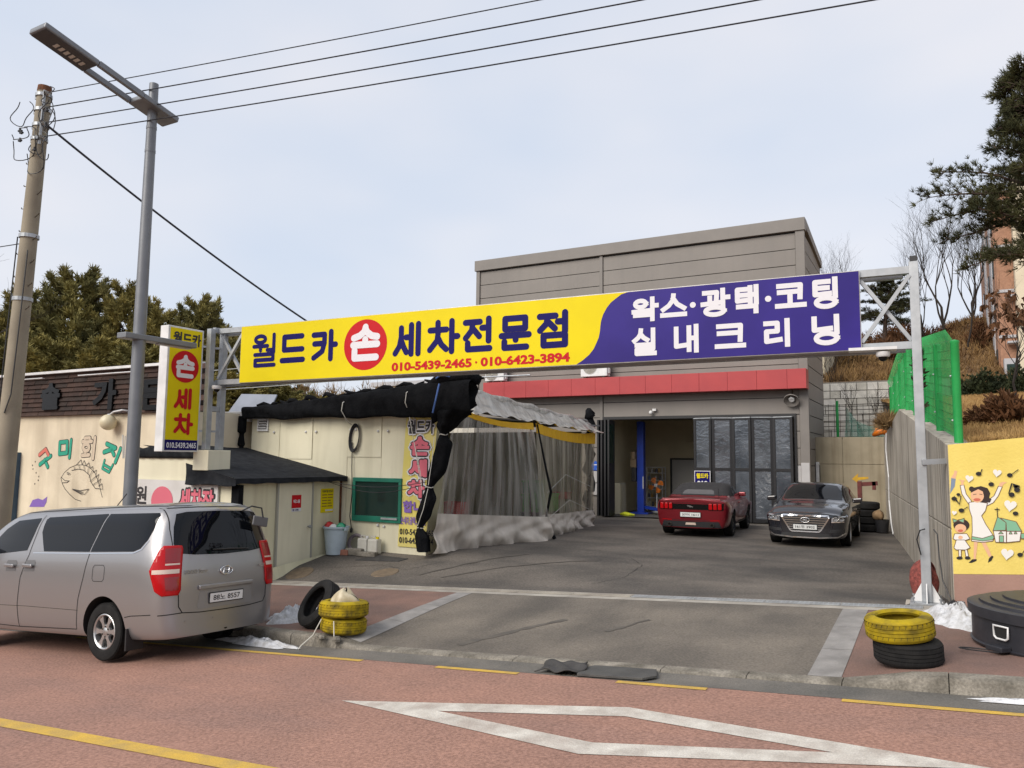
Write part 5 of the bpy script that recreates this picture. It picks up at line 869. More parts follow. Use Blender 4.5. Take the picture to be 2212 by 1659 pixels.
m_my = pm('mural_yellow', (.76, .60, .16), (.70, .545, .13), scale=2.5, rough=.85, bump=.25, bscale=30, streak=.12, streakcol=(.6,.45,.1)); m_dado = pm('dado_pink_brown', (.36,.215,.17), (.3,.18,.145), scale=2, rough=.85, bump=.2)
xt = lambda a: 2.25+.11*(a-.1); xd_ = lambda a: .596+.07*(a-.18)
for a0, a1 in ((.105, 1.2), (1.205, 4), (4.005, 12)):
    b = MB(); b.add([(a0, 11.6, xd_(a0)), (a1, 11.6, xd_(a1)), (a1, 11.6, xt(a1)), (a0, 11.6, xt(a0)), (a0, 11.84, xd_(a0)), (a1, 11.84, xd_(a1)), (a1, 11.84, xt(a1)), (a0, 11.84, xt(a0))], [(0,1,2,3), (7,6,5,4), (3,2,6,7), (0,3,7,4), (1,5,6,2)]); b.build('painted_bay', m_my, mw)
    b = MB(); b.add([(a0, 11.594, -.2), (a1, 11.594, -.2), (a1, 11.594, xd_(a1)-.003), (a0, 11.594, xd_(a0)-.003), (a0, 11.84, -.2), (a1, 11.84, -.2), (a1, 11.84, xd_(a1)-.003), (a0, 11.84, xd_(a0)-.003)], [(0,1,2,3), (7,6,5,4), (3,2,6,7), (0,3,7,4), (1,5,6,2)]); b.build('dado', m_dado, mw)
pal = dict(white=pm('mural_white', (.74,.72,.68), rough=.85), skin=pm('mural_skin', (.72,.42,.25), rough=.85), black=pm('mural_black', (.02,.018,.018), rough=.8), hair=pm('mural_hair', (.035,.022,.02), rough=.8), green=pm('mural_green', (.20,.42,.27), rough=.85), mouth=pm('mural_mouth', (.55,.14,.09), rough=.85), line=pm('mural_line', (.15,.08,.05), rough=.8), sleeve=pm('mural_blue', (.2,.25,.33), rough=.85))
nm_ = dict(white='painted_white_shape', skin='painted_skin', black='painted_note', hair='painted_hair', green='painted_green_shape', mouth='painted_mouth', line='painted_line', sleeve='painted_sleeve')
ol = MB()
for i, (key, poly) in enumerate(MURAL):
    lift = .002+i*.00035; b = MB(); b.add([(u, 11.6-lift, v) for u, v in poly], [tuple(range(len(poly)))]); b.build(nm_[key], pal[key], mw)
    if key in ('white', 'green') and len(poly) < 20:
        strokes(ol, [list(poly)+[poly[0]]], lambda u, v, l: (u, 11.6-lift-.0002-l*.02, v), .008, .004, step=.0001)
ol.build('painted_outlines', pal['line'], mw, kind='stuff')
# green mesh fence on the wall
m_gf = pm('fence_green', (.022, .33, .08), (.016, .26, .06), scale=3, rough=.4)
fn = thing('mesh_fence', 'bright green wire mesh fence standing on the concrete wall', 'fence', (.2, 12, 2.3))
ft = [.3+2.05*i for i in range(8)]
for i, t in enumerate(ft):
    p = wo_+wd_*t+wr_*.17; b = MB(); z = wtop(t)-.02; b.lathe([(.055,0),(.055,1.36),(.06,1.37),(.06,1.4),(.0,1.42)], (p.x, p.y, z), n=14); b.build('post', m_gf, fn, smooth=50)
    if i < 7:
        p2 = wo_+wd_*ft[i+1]+wr_*.17; b = MB(); n = 24
        for k_ in range(n):
            f_ = (k_+.5)/n; q = p.lerp(p2, f_); z0 = lerp(wtop(t), wtop(ft[i+1]), f_)+.04; b.tube([(q.x, q.y, z0), (q.x, q.y, z0+1.32), (q.x-.1, q.y, z0+1.5)], .0045, 3, cap=False)
        for k_ in range(11):
            zz = .05+k_*.13; off = .03 if k_ % 3 == 1 else 0
            b.tube([(p.x-off, p.y, wtop(t)+.04+zz), (p2.x-off, p2.y, wtop(ft[i+1])+.04+zz)], .0045, 3, cap=False)
        b.build('mesh_panel', m_gf, fn, kind='stuff')
        for z in (.3, .9):
            b = MB(); b.lathe([(0,.02),(.014,.016),(.014,0)], p+Vector((-.055, 0, wtop(t)+z)), (-1,0,0), 8); b.build('clamp_bolt', m_galv, fn)
# behind the back wall
bw = thing('block_wall', 'pale concrete block wall on the terrace behind the yard', 'wall', (-4, 36, 2.7)); m_blk = [pm('block_%d' % i, c, (c[0]*.8, c[1]*.8, c[2]*.8), scale=4, rough=.9) for i, c in enumerate(((.66,.64,.58), (.56,.54,.48), (.72,.70,.65)))]
b = MB(); b.box((-9, 36.06, 2.2), (.5, 36.4, 5.5)); b.build('backing', pm('block_joint', (.2,.19,.17), rough=.95), bw)
for r_ in range(8):
    x = -7.2+(.22 if r_ % 2 else 0)
    while x < -.6:
        w_ = .42*(1 if rnd.random() < .7 else 1.5); b = MB(); y = 36.0-.03*rnd.random(); b.box((x, y, 2.75+r_*.34), (x+w_-.03, 36.055, 2.75+r_*.34+.31)); b.build('block', rnd.choice(m_blk), bw); x += w_
gp_ = thing('terrace_fence', 'low wire fence with a green post on the terrace', 'fence', (-3.2, 31, 2.8)); b = MB(); b.lathe([(.05,0),(.05,1.55),(0,1.57)], (-3.27, 31, 2.75), n=10); b.build('post', m_gf, gp_); b = MB()
for k_ in range(7): b.tube([(-4.2, 31.2, 2.95+k_*.2), (-1.2, 31.2, 3.0+k_*.2)], .012, 4)
for k_ in range(16): b.tube([(-4.2+k_*.2, 31.2, 2.8), (-4.2+k_*.2, 31.2, 4.2)], .008, 4)
b.build('wire_mesh', m_iron, gp_, kind='stuff')
def net_mat():
    m = pm('green_net', (.10, .28, .22), (.16,.34,.28), scale=4, rough=.8); p = m.node_tree.nodes['Principled BSDF']; p.inputs['Alpha'].default_value = .55; return m
b = MB(); b.grid(lambda u, v: (lerp(-3.05, -2.35, u)+.25*v*(.5-u), 30.8+.12*math.sin(u*9+v*3), lerp(2.75, 4.05*(1)+0*u, v*(1-u*.55*v))+.03*math.sin(u*22)), 18, 12); b.grid(lambda u, v: (lerp(-2.6, -1.3, u), 30.9+.08*math.sin(u*11), lerp(2.75, 3.55-.35*math.sin(u*3.1)+.3*u, v)), 18, 8); o = tag(b.build('green_net', net_mat(), smooth=180), 'teal garden net draped over the terrace fence', 'net')
b = MB(); b.tube([(-1.95, 29.2, 2.95), (-1.8, 29.1, 3.08), (-1.62, 29.15, 3.1), (-1.5, 29.2, 2.98)], [.06, .14, .13, .05], 9); tag(b.build('orange_tarp', m_or, smooth=180), 'crumpled orange tarpaulin on top of the back wall corner', 'tarpaulin')
# far buildings
apt = thing('apartment_block', 'tall brick and cream apartment block on the hill at right', 'building', (4, 47, 6))
m_brick = pm('brick_orange', (.36, .20, .13), (.31, .17, .11), scale=3, rough=.9, grain=.12, gscale=9); m_apc = pm('apartment_cream', (.66,.58,.44), (.60,.52,.39), scale=1, rough=.85); m_apg = pm('apartment_grey', (.42,.42,.44), rough=.8)
N0, F0 = Vector((3.0, 47.0, 0)), Vector((2.75, 61, 0)); 
b = MB(); b.box((3.0, 47, 5.2), (3.75, 47.4, 16.4)); b.box((2.95, 47.41, 5.2), (3.3, 60.5, 16.2)); b.build('brick_wall', m_brick, apt)
b = MB(); b.box((3.76, 46.2, 5.2), (16, 47.39, 16.9)); b.build('cream_wall', m_apc, apt); b = MB(); b.box((3.3, 47.4, 5.2), (16, 60, 16.1)); b.build('core', m_apc, apt)
b = MB(); b.box((2.9, 49.2, 5.2), (2.949, 50.6, 16.6)); b.build('stair_strip', m_apg, apt); b = MB(); b.box((2.88, 54, 5.2), (2.949, 55.2, 16.6)); b.build('stair_strip', m_apg, apt)
for k_ in range(4):
    z = 7.2+k_*2.4
    b = MB(); b.box((2.96, 46.93, z+1.35), (3.74, 46.995, z+1.5)); b.build('floor_band', m_apg, apt)
    for y in (47.9, 51.8, 57): b = MB(); b.box((2.9, y, z), (2.948, y+.55, z+.9)); o = b.build('window', m_fr, apt); b = MB(); b.box((2.885, y+.06, z+.06), (2.899, y+.49, z+.84)); b.build('pane', m_dglass, o)
    b = MB(); b.box((5.6, 46.13, z), (7.3, 46.195, z+1.3)); o = b.build('window', m_trimw, apt); b = MB(); b.box((5.7, 46.1, z+.1), (6.4, 46.128, z+1.2)); b.build('pane', m_dglass, o); b = MB(); b.box((6.5, 46.1, z+.1), (7.2, 46.128, z+1.2)); b.build('pane', m_dglass, o)
    b = MB(); b.box((3.3, 46.3, z+1.0), (3.75, 46.9, z+1.1)); b.build('ledge', m_apg, apt)
b = MB(); b.box((3.1, 46.3, 5.2), (3.75, 46.98, 7.4)); b.build('porch', m_apg, apt); b = MB(); b.box((3.2, 46.25, 5.2), (3.7, 46.299, 7.1)); b.build('entrance', m_dglass, apt)
bg_ = thing('beige_house', 'narrow strip of beige house behind the warehouse corner', 'building', (-5.5, 39, 4)); b = MB(); b.box((-9.5, 38.5, 2.5), (-4.55, 44, 8.3)); b.build('wall', pm('house_beige', (.60,.54,.40), (.54,.48,.35), scale=1, rough=.85), bg_)
for z in (5.0, 6.6): b = MB(); b.box((-5.0, 38.42, z), (-4.68, 38.495, z+.9)); b.build('window', m_fr, bg_)
b = MB(); b.box((-4.54, 38.6, 5.2), (-4.1, 38.9, 5.65)); tag(b.build('air_conditioner', m_trimw, bevel=.02), 'small white condenser unit on the beige house wall', 'air conditioner')
wh2 = thing('white_house', 'long low white building far behind the black shade cloth', 'building', (-34, 49, 3)); b = MB(); b.box((-39, 48, 2), (-28.5, 55, 7.6)); b.build('wall', pm('house_white', (.66,.63,.56), rough=.85), wh2); b = MB(); b.box((-39.3, 47.7, 7.61), (-28.2, 55.3, 7.95)); b.build('roof', m_apg, wh2)
for x in (-37, -34.2, -31.4): b = MB(); b.box((x, 47.93, 5.9), (x+1.4, 47.995, 6.9)); b.build('window', m_dglass, wh2)
# terrain behind
m_slope = pm('dry_grass_slope', (.20, .125, .055), (.115, .065, .032), scale=.7, rough=.95, grain=.3, gscale=9, bump=.8, bscale=6, streak=.5, streakcol=(.07,.045,.028), sscale=(1.2,1.2,1.2))
m_lawn = pm('dry_lawn', (.36, .225, .09), (.26, .155, .065), scale=1.1, rough=.95, grain=.25, gscale=20, bump=.6, bscale=16)
b = MB()
def hr(u, v):
    bb = 11.86+(v**1.5)*40; a = wo_.x-.1016*(bb-11.6)+.3+u*u*30; z = 2.2+.118*(bb-11.6) if bb < 20.4 else 3.24+.09*(bb-20.4)
    return (a, bb, min(z, 6.6)+u*u*30*.1*(1 if bb < 14 else 1)*clamp(1-(bb-11.8)/30)+.06*math.sin(bb*1.3+a*2)*u)
b.grid(hr, 40, 60); struct(b.build('grass_bank', m_lawn, smooth=180))
def zb(a, bb):
    l = 5.45+.2*(bb-36.2); r_ = 4.7+.105*(bb-36.2)+.42*max(0, bb-45); s_ = sm((a+.5)/3); z = lerp(l, r_, s_); lim = lerp(11.4, 10.6, sm((a-1)/6)); z = min(z, lim+.01*(bb-60))
    left = 1.5+.11*(bb-36); return lerp(left, z, sm((a+14)/6)) + .35*math.sin(a*.7+bb*.4)*sm((bb-38)/8)*.6
b = MB(); b.grid(lambda u, v: (lerp(-110, 90, u), 36.45+v*v*110, zb(lerp(-110, 90, u), 36.45+v*v*110)), 130, 50); struct(b.build('hillside', m_slope, smooth=180))
b = MB(); b.add([(-4.4, 28.4, 2.78), (.6, 28.4, 2.78), (.6, 36.5, 2.8), (-9, 36.5, 2.8), (-9, 30.9, 2.8), (-4.4, 30.9, 2.8)], [tuple(range(6))]); struct(b.build('terrace', m_slope))
b = MB(); b.grid(lambda u, v: (lerp(-110, -16.5, u), lerp(18.2, 36.4, v), lerp(-.8, 2.0, v)+.3*math.sin(u*40)*v), 40, 12); struct(b.build('hillside_left', m_slope, smooth=180))
# ------------------------------------------------------------------ vehicles
def crom(P, n):
    P = np.asarray(P, float); m = len(P); Q = np.concatenate([[2*P[0]-P[1]], P, [2*P[-1]-P[-2]]]); out = []
    for i in range(m-1):
        a, b_, c, d = Q[i], Q[i+1], Q[i+2], Q[i+3]
        for t in np.arange(n)/n: out.append(.5*((2*b_)+(c-a)*t+(2*a-5*b_+4*c-d)*t*t+(3*b_-a-3*c+d)*t**3))
    out.append(P[-1]); return np.array(out)
class Car:
    """a vehicle body lofted through cross-sections, with pieces projected onto it. local frame: x forward, y left, z up"""
    def __init__(s, root, rings, nu=5, nv=7):
        s.root = root; A = np.array(rings, float); A = np.array([crom(r, nv) for r in A]); A = np.array([crom(A[:, k], nu) for k in range(A.shape[1])]).transpose(1, 0, 2)
        A[:, :, 1] = np.maximum(A[:, :, 1], 0); A[:, 0, 1] = 0; A[:, -1, 1] = 0; A[0, :, 1] = 0; A[-1, :, 1] = 0
        bm = bmesh.new(); M_, K_ = A.shape[:2]
        for sg in (1, -1):
            G_ = [[bm.verts.new((p[0], p[1]*sg, p[2])) for p in row] for row in A]
            for i in range(M_-1):
                for j in range(K_-1):
                    f = (G_[i][j], G_[i+1][j], G_[i+1][j+1], G_[i][j+1]); bm.faces.new(f if sg > 0 else f[::-1])
        bmesh.ops.remove_doubles(bm, verts=bm.verts, dist=.0008); bmesh.ops.dissolve_degenerate(bm, edges=bm.edges, dist=.0005); bmesh.ops.recalc_face_normals(bm, faces=bm.faces)
        if bm.calc_volume(signed=True) < 0: bmesh.ops.reverse_faces(bm, faces=bm.faces)
        s.bm = bm; s.bvh = BVHTree.FromBMesh(bm)
    def finish(s, name, mat, arches, mdark, split=None):
        """cut the wheel arches; split = (name, material, test on face centre) lifts faces off into a part of their own"""
        sp = None
        if split:
            fs = [f for f in s.bm.faces if split[2](f.calc_center_median())]
            V, F, ix = [], [], {}
            s.bm.normal_update()
            for f in fs:
                t = []
                for v in f.verts:
                    if v not in ix: ix[v] = len(V); V.append(v.co+v.normal*.006)
                    t.append(ix[v])
                F.append(t)
            b = MB(); b.add(V, F); sp = b.build(split[0], split[1], s.root, local=True, smooth=180)
        me = bpy.data.meshes.new(name); s.bm.to_mesh(me); me.materials.append(mat); o = bpy.data.objects.new(name, me); COL.objects.link(o)
        for x, z, r, y0 in arches:
            for sg in (1, -1):
                cb_ = bmesh.new(); bmesh.ops.create_cone(cb_, cap_ends=True, segments=44, radius1=r, radius2=r, depth=.7, matrix=Matrix.Translation((x, sg*(y0+.35), z)) @ Matrix.Rotation(math.pi/2, 4, 'X')); bmesh.ops.recalc_face_normals(cb_, faces=cb_.faces)
                if cb_.calc_volume(signed=True) < 0: bmesh.ops.reverse_faces(cb_, faces=cb_.faces)
                cme = bpy.data.meshes.new('cutter'); cb_.to_mesh(cme); cb_.free(); cme.materials.append(mdark); co = bpy.data.objects.new('cutter', cme); COL.objects.link(co)
                md = o.modifiers.new('cut', 'BOOLEAN'); md.object = co; md.operation = 'DIFFERENCE'; md.solver = 'EXACT'; md.material_mode = 'TRANSFER'; md.use_self = md.use_hole_tolerant = (name == 'van_body' and sg > 0 and x < 0)
                dg = bpy.context.evaluated_depsgraph_get(); nm = bpy.data.meshes.new_from_object(o.evaluated_get(dg)); o.modifiers.clear(); o.data = nm; bpy.data.objects.remove(co)
        bpy.data.objects.remove(o); nm.name = name
        nm.polygons.foreach_set('use_smooth', [True]*len(nm.polygons)); nm.set_sharp_from_angle(angle=R(42))
        o = bpy.data.objects.new(name, nm); COL.objects.link(o); o.parent = s.root; ORG[o.name] = Vector((0,0,0)); s.body = o; return o
    def hit(s, p2, fr, lift):
        o, u, v, d = fr; p = Vector(o)+Vector(u)*p2[0]+Vector(v)*p2[1]; d = Vector(d).normalized()
        loc, n, i, ds = s.bvh.ray_cast(p-d*4, d, 8)
        if loc is None: loc, n, i, ds = s.bvh.find_nearest(p)
        if n.dot(d) > 0: n = -n
        return loc+n*lift
    def patch(s, name, outline, fr, mat, lift=.004, step=.06, parent=None, thick=.0, smooth=180):
        P = []; m = len(outline)
        for i in range(m):
            a, b_ = np.array(outline[i]), np.array(outline[(i+1) % m]); k = max(1, int(np.hypot(*(b_-a))/step)); P += [tuple(a+(b_-a)*q/k) for q in range(k)]
        nb = len(P); E = [(i, (i+1) % nb) for i in range(nb)]; A = np.array(P); mn, mxx = A.min(0), A.max(0)
        def inside(q):
            c = False
            for i in range(nb):
                (x0, y0), (x1, y1) = P[i], P[i-1]
                if (y0 > q[1]) != (y1 > q[1]) and q[0] < (x1-x0)*(q[1]-y0)/(y1-y0)+x0: c = not c
            return c
        I = [(x, y) for x in np.arange(mn[0]+step/2, mxx[0], step) for y in np.arange(mn[1]+step/2, mxx[1], step) if inside((x, y)) and min(np.hypot(A[:,0]-x, A[:,1]-y)) > step*.35]
        r_ = delaunay_2d_cdt([Vector(p) for p in P+I], E, [], 1, 1e-6)
        b = MB(); b.add([s.hit(v, fr, lift) for v in r_[0]], [tuple(f) for f in r_[2]])
        o = b.build(name, mat, parent or s.root, local=True, smooth=smooth, fix=False)
        if parent: o.location -= parent.location
        if thick: q = o.modifiers.new('depth', 'SOLIDIFY'); q.thickness = thick; q.offset = 0
        return o
    def strip(s, name, line_, fr, mat, w=.008, lift=.003, parent=None, step=.04, closed=False):
        P = []
        if closed: line_ = list(line_)+[line_[0]]
        for i in range(len(line_)-1):
            a, b_ = np.array(line_[i], float), np.array(line_[i+1], float); k = max(1, int(np.hypot(*(b_-a))/step)); P += [a+(b_-a)*q/k for q in range(k)]
        P.append(np.array(line_[-1], float)); V = []
        for i, p in enumerate(P):
            d = P[min(i+1, len(P)-1)]-P[max(i-1, 0)]; d = d/max(np.hypot(*d), 1e-9); n = np.array([-d[1], d[0]])*w/2; V += [s.hit(p-n, fr, lift), s.hit(p+n, fr, lift)]
        b = MB(); b.add(V, [(2*i, 2*i+2, 2*i+3, 2*i+1) for i in range(len(P)-1)]); o = b.build(name, mat, parent or s.root, local=True)
        if parent: o.location -= parent.location
        return o
    def surf(s, p2, fr, lift=0.0): return s.hit(p2, fr, lift)
LEFT = ((0,0,0), (1,0,0), (0,0,1), (0,-1,0)); RIGHT = ((0,0,0), (1,0,0), (0,0,1), (0,1,0)); REAR = ((0,0,0), (0,1,0), (0,0,1), (1,0,0)); FRONT = ((0,0,0), (0,1,0), (0,0,1), (-1,0,0)); TOP = ((0,0,0), (1,0,0), (0,1,0), (0,0,-1))
q2_ = 1/math.sqrt(2); REARL = ((0,0,0), (q2_,q2_,0), (0,0,1), (q2_,-q2_,0)); REARR = ((0,0,0), (q2_,-q2_,0), (0,0,1), (q2_,q2_,0)); FRONTL = ((0,0,0), (-q2_,q2_,0), (0,0,1), (-q2_,-q2_,0)); FRONTR = ((0,0,0), (-q2_,-q2_,0), (0,0,1), (-q2_,q2_,0))
m_tyre = pm('tyre_rubber', (.012, .012, .0125), (.02, .0195, .019), scale=9, rough=.85, spec=.25, bump=.2, bscale=60)
m_rim = pm('alloy_rim', (.55, .55, .55), (.48, .48, .48), scale=8, rough=.32, metal=.85); m_rimd = pm('dark_alloy_rim', (.05,.05,.055), rough=.35, metal=.7)
m_chrome = pm('chrome', (.72, .72, .73), rough=.12, metal=1.0); m_seam = pm('panel_gap', (.012, .012, .012), rough=.8)
m_well = pm('wheel_well', (.012, .012, .012), rough=.95)
m_tint = pm('tinted_glass', (.003, .004, .006), rough=.02, spec=.32)
m_tail = pm('tail_light_red', (.42, .004, .007), rough=.15, spec=.4); m_tailw = pm('tail_light_clear', (.62, .5, .42), rough=.15, coat=.5)
m_plate = pm('plate_white', (.68, .69, .68), rough=.4)
def wheel(root, x, y, z, r, w, rimr, spokes, mrim, sg, yr=0.0):
    """tyre and rim; axle along y, outer face towards sg"""
    t = bpy.data.objects.new('wheel', None); COL.objects.link(t); t.parent = root; t.location = (x, y, z); t.rotation_euler = (0, 0, yr); ORG[t.name] = Vector((0,0,0)); t.empty_display_size = .1
    b = MB(); h_2 = w/2; prof = [(rimr, -h_2*.8), (rimr+.02, -h_2*.95), (r*.86, -h_2), (r*.96, -h_2*.9), (r*.995, -h_2*.7)]
    for k in range(5):
        y0 = -h_2*.62+k*h_2*.25*1.24; prof += [(r, y0), (r, y0+h_2*.2), (r-.009, y0+h_2*.22), (r-.009, y0+h_2*.28)]
    prof += [(r*.995, h_2*.7), (r*.96, h_2*.9), (r*.86, h_2), (rimr+.02, h_2*.95), (rimr, h_2*.8)]
    b.lathe(prof, (0,0,0), (0, sg, 0), 48); b.build('tyre', m_tyre, t, local=True, smooth=35)
    b = MB(); b.lathe([(rimr+.004, h_2*.86), (rimr-.006, h_2*.9), (rimr-.02, h_2*.8), (rimr-.028, h_2*.2), (rimr-.03, -h_2*.75)], (0,0,0), (0, sg, 0), 40)
    yf = h_2*.72*sg
    for k in range(spokes):
        a = 2*math.pi*k/spokes; ca, sa = math.cos(a), math.sin(a); rad = Vector((ca, 0, sa)); tan = Vector((-sa, 0, ca)); ws = rimr*(.40 if spokes <= 7 else .17)
        for q, (r0, r1, f0, f1) in enumerate(((.05, rimr-.022, 1.0, .72),)):
            A_, B_ = rad*r0, rad*r1; V = []
            for P_, wd in ((A_, ws*.62), ((A_+B_)/2, ws*.5), (B_, ws*1.05)):
                for sgn in (-1, 1): V += [P_+tan*wd*sgn*.5+Vector((0, yf, 0)), P_+tan*wd*sgn*.5+Vector((0, yf-.03*sg, 0))]
            b.add(V, [(0,2,6,4), (4,6,10,8), (0,4,5,1), (4,8,9,5), (2,3,7,6), (6,7,11,10), (0,1,3,2), (8,10,11,9)])
    b.lathe([(0, h_2*.8), (.035, h_2*.8), (.05, h_2*.72), (.085, h_2*.68), (.09, h_2*.4)], (0,0,0), (0, sg, 0), 20)
    b.build('rim', mrim, t, local=True, smooth=35, fix=True)
    b = MB(); b.lathe([(0, -h_2*.1), (rimr-.03, -h_2*.1)], (0,0,0), (0, sg, 0), 24); b.build('brake_disc', m_well, t, local=True)
    for k in range(6):
        a = 2*math.pi*(k+.5)/6; b = MB(); b.lathe([(0,.012),(.011,.01),(.011,0)], (.062*math.cos(a), h_2*.7*sg, .062*math.sin(a)), (0, sg, 0), 6); b.build('wheel_nut', m_iron, t, local=True)
    return t
def ring_pts(x, tops, zb, sill, low, wide, sh, ys=1.0, dz=0.0, lean=None):
    P = [(0, zb), (sill[0]*.82, zb), sill, low, wide, sh] + list(tops); out = []
    for y, z in P: out.append((x+(lean(z) if lean else 0), y*ys, z+dz if z > zb+.2 else z))
    return out
def plate(car, root, text, c, xd, w, h, n, frame=None):
    """number plate: board, dark edge, text. c centre, xd across, n outward"""
    c, xd, n = Vector(c), Vector(xd).normalized(), Vector(n).normalized(); yd = n.cross(xd).normalized()
    b = MB(); b.obox(c+n*.004, xd*(w/2+.012), yd*(h/2+.012), n*.004); b.build('plate_surround', m_black, root, local=True)
    b = MB(); b.obox(c+n*.010, xd*w/2, yd*h/2, n*.003); p = b.build('number_plate', m_plate, root, local=True)
    o = put_text('plate_lettering', text, c, xd, yd, (-w*.41, w*.41, -h*.3, h*.32), BLACKP, root, bold=.012, nd=n, lift=.0155, local=True); return p

# ---- silver van
A0 = Vector((-10.70, 7.107, -.695)); sl_pitch = math.atan(.069)
van = thing('van', 'silver passenger van with dark tinted windows parked at the kerb', 'van', A0)
van.rotation_euler = (Matrix.Rotation(math.pi, 4, 'Z') @ Matrix.Rotation(sl_pitch, 4, 'Y') @ Matrix.Rotation(R(2.2), 4, 'X')).to_euler()
m_van = pm('van_silver', (.34, .335, .34), rough=.32, metal=.7, coat=.4, spec=.5)
VT = [(.862, 1.55), (.79, 1.76), (.665, 1.885), (.40, 1.93), (0, 1.945)]
lean = lambda z: .035*max(0, .78-z)*-1.2 + max(0, z-1.05)*.20
def vr(x, tops=VT, zb=.27, ys=1.0, ln=None, sh=(.935, 1.27), dz=0): return ring_pts(x, tops, zb, (.89, .31), (.948, .60), (.958, .98), sh, ys, dz, ln)
def vt(k): return [(y, z-k*(.3+.7*(z-1.5))) for y, z in VT]
rings = [vr(-2.585, vt(.17), .33, 0, lean), vr(-2.58, vt(.165), .33, .36, lean), vr(-2.562, vt(.15), .33, .68, lean), vr(-2.52, vt(.11), .32, .86, lean), vr(-2.44, vt(.06), .31, .945, lean), vr(-2.28, vt(.02), .29, .985, lambda z: lean(z)*.5), vr(-2.0), vr(-1.3), vr(-.4), vr(.5),
  vr(1.05, [(.86, 1.5), (.78, 1.72), (.66, 1.83), (.4, 1.885), (0, 1.9)]), vr(1.5, [(.86, 1.4), (.78, 1.54), (.64, 1.62), (.4, 1.66), (0, 1.68)]), vr(1.95, [(.87, 1.16), (.78, 1.22), (.62, 1.26), (.4, 1.285), (0, 1.3)], sh=(.91, 1.08)),
  vr(2.3, [(.82, 1.0), (.74, 1.03), (.6, 1.06), (.35, 1.08), (0, 1.09)], sh=(.88, .93)), vr(2.46, [(.78, .93), (.7, .96), (.55, .98), (.3, 1.0), (0, 1.0)], ys=.93, sh=(.86, .86)), vr(2.54, [(.75, .88), (.66, .9), (.5, .92), (.3, .93), (0, .93)], ys=.78, sh=(.84, .8)), vr(2.57, [(.75, .85), (.66, .87), (.5, .88), (.3, .89), (0, .89)], ys=.4, sh=(.84, .78)), vr(2.575, [(.75, .85), (.66, .87), (.5, .88), (.3, .89), (0, .89)], ys=0, sh=(.84, .78))]
vc = Car(van, rings, 6, 6); vc.finish('van_body', m_van, [(-1.475, .36, .43, .62), (1.725, .36, .43, .62)], m_well)
for x in (-1.475, 1.725):
    for sg in (1, -1): wheel(van, x, sg*.82, .352, .352, .225, .215, 6, m_rim, sg)
for fr, s_ in ((LEFT, 1), (RIGHT, -1)):
    w1 = vc.patch('side_window', [(-.08, 1.345), (-1.09, 1.335), (-1.22, 1.80), (-1.20, 1.815), (.09, 1.80), (.13, 1.77), (.11, 1.6)][::-1], fr, m_tint, .004)
    w2 = vc.patch('side_window', [(-1.115, 1.335), (-1.98, 1.335), (-2.10, 1.37), (-2.19, 1.47), (-2.235, 1.6), (-2.25, 1.77), (-2.22, 1.8), (-1.25, 1.812)][::-1], fr, m_tint, .004)
    vc.patch('front_door_window', [(.33, 1.36), (1.25, 1.30), (1.42, 1.36), (1.05, 1.66), (.82, 1.77), (.28, 1.795), (.26, 1.76)], fr, m_tint, .004)
    vc.strip('window_moulding', [(.16, 1.325), (-1.1, 1.315), (-2.0, 1.318), (-2.13, 1.36), (-2.22, 1.47)], fr, m_chrome, .012, .006)
    vc.strip('door_gap', [(.21, 1.83), (.25, 1.30), (.38, 1.0), (.42, .62), (.40, .34)], fr, m_seam, .011); vc.strip('door_gap', [(-1.11, 1.32), (-1.04, 1.0), (-.96, .75), (-.90, .36), (.40, .34)], fr, m_seam, .010)
    vc.strip('door_gap', [(1.6, 1.2), (1.55, .7), (1.35, .36), (.4, .34)], fr, m_seam, .009); vc.strip('roof_gutter', [(-2.3, 1.885), (-1.2, 1.9), (.9, 1.88)], fr, m_seam, .008)
    vc.strip('sill_crease', [(-.95, .60), (.2, .62), (1.3, .62)], fr, m_seam, .006, .001)
    for x in (.63, .19):
        vc.patch('handle_recess', [(x-.12, 1.08), (x+.12, 1.08), (x+.13, 1.2), (x+.1, 1.23), (x-.1, 1.23), (x-.13, 1.2)], fr, pm('van_silver_shaded', (.2,.2,.205), rough=.4, metal=.6), .003, .04)  # flat patch; the hollow's shade is put into its darker silver
        b = MB(); p, q = vc.surf((x-.11, 1.15), fr, .035), vc.surf((x+.11, 1.16), fr, .035); b.bar(p, q, .03, .045); b.build('door_handle', m_van, van, local=True, bevel=.012)
vc.strip('fuel_flap_gap', [(-1.26, .97), (-1.44, .97), (-1.47, 1.0), (-1.47, 1.14), (-1.44, 1.17), (-1.26, 1.17), (-1.23, 1.14), (-1.23, 1.0)], LEFT, m_seam, .007, closed=True)
vc.strip('bumper_gap', [(-2.36, .585), (-2.02, .565), (-1.9, .545)], LEFT, m_seam, .010)
rg = vc.patch('rear_window', [(.70, 1.30), (.72, 1.42), (.69, 1.62), (.63, 1.78), (.5, 1.805), (0, 1.815), (-.5, 1.805), (-.63, 1.78), (-.69, 1.62), (-.72, 1.42), (-.70, 1.30), (-.45, 1.27), (0, 1.255), (.45, 1.27)], REAR, m_tint, .005)
vc.strip('tailgate_gap', [(.70, 1.84), (.735, 1.6), (.735, 1.3)], REAR, m_seam, .01); vc.strip('tailgate_gap', [(-.70, 1.84), (-.735, 1.6), (-.735, 1.3)], REAR, m_seam, .01)
vc.strip('tailgate_gap', [(.70, .84), (.69, .66), (.64, .585), (.4, .565), (0, .56), (-.4, .565), (-.64, .585), (-.69, .66), (-.70, .84)], REAR, m_seam, .012)
vc.strip('tailgate_gap', [(.70, 1.855), (.3, 1.868), (-.3, 1.868), (-.70, 1.855)], REAR, m_seam, .01)
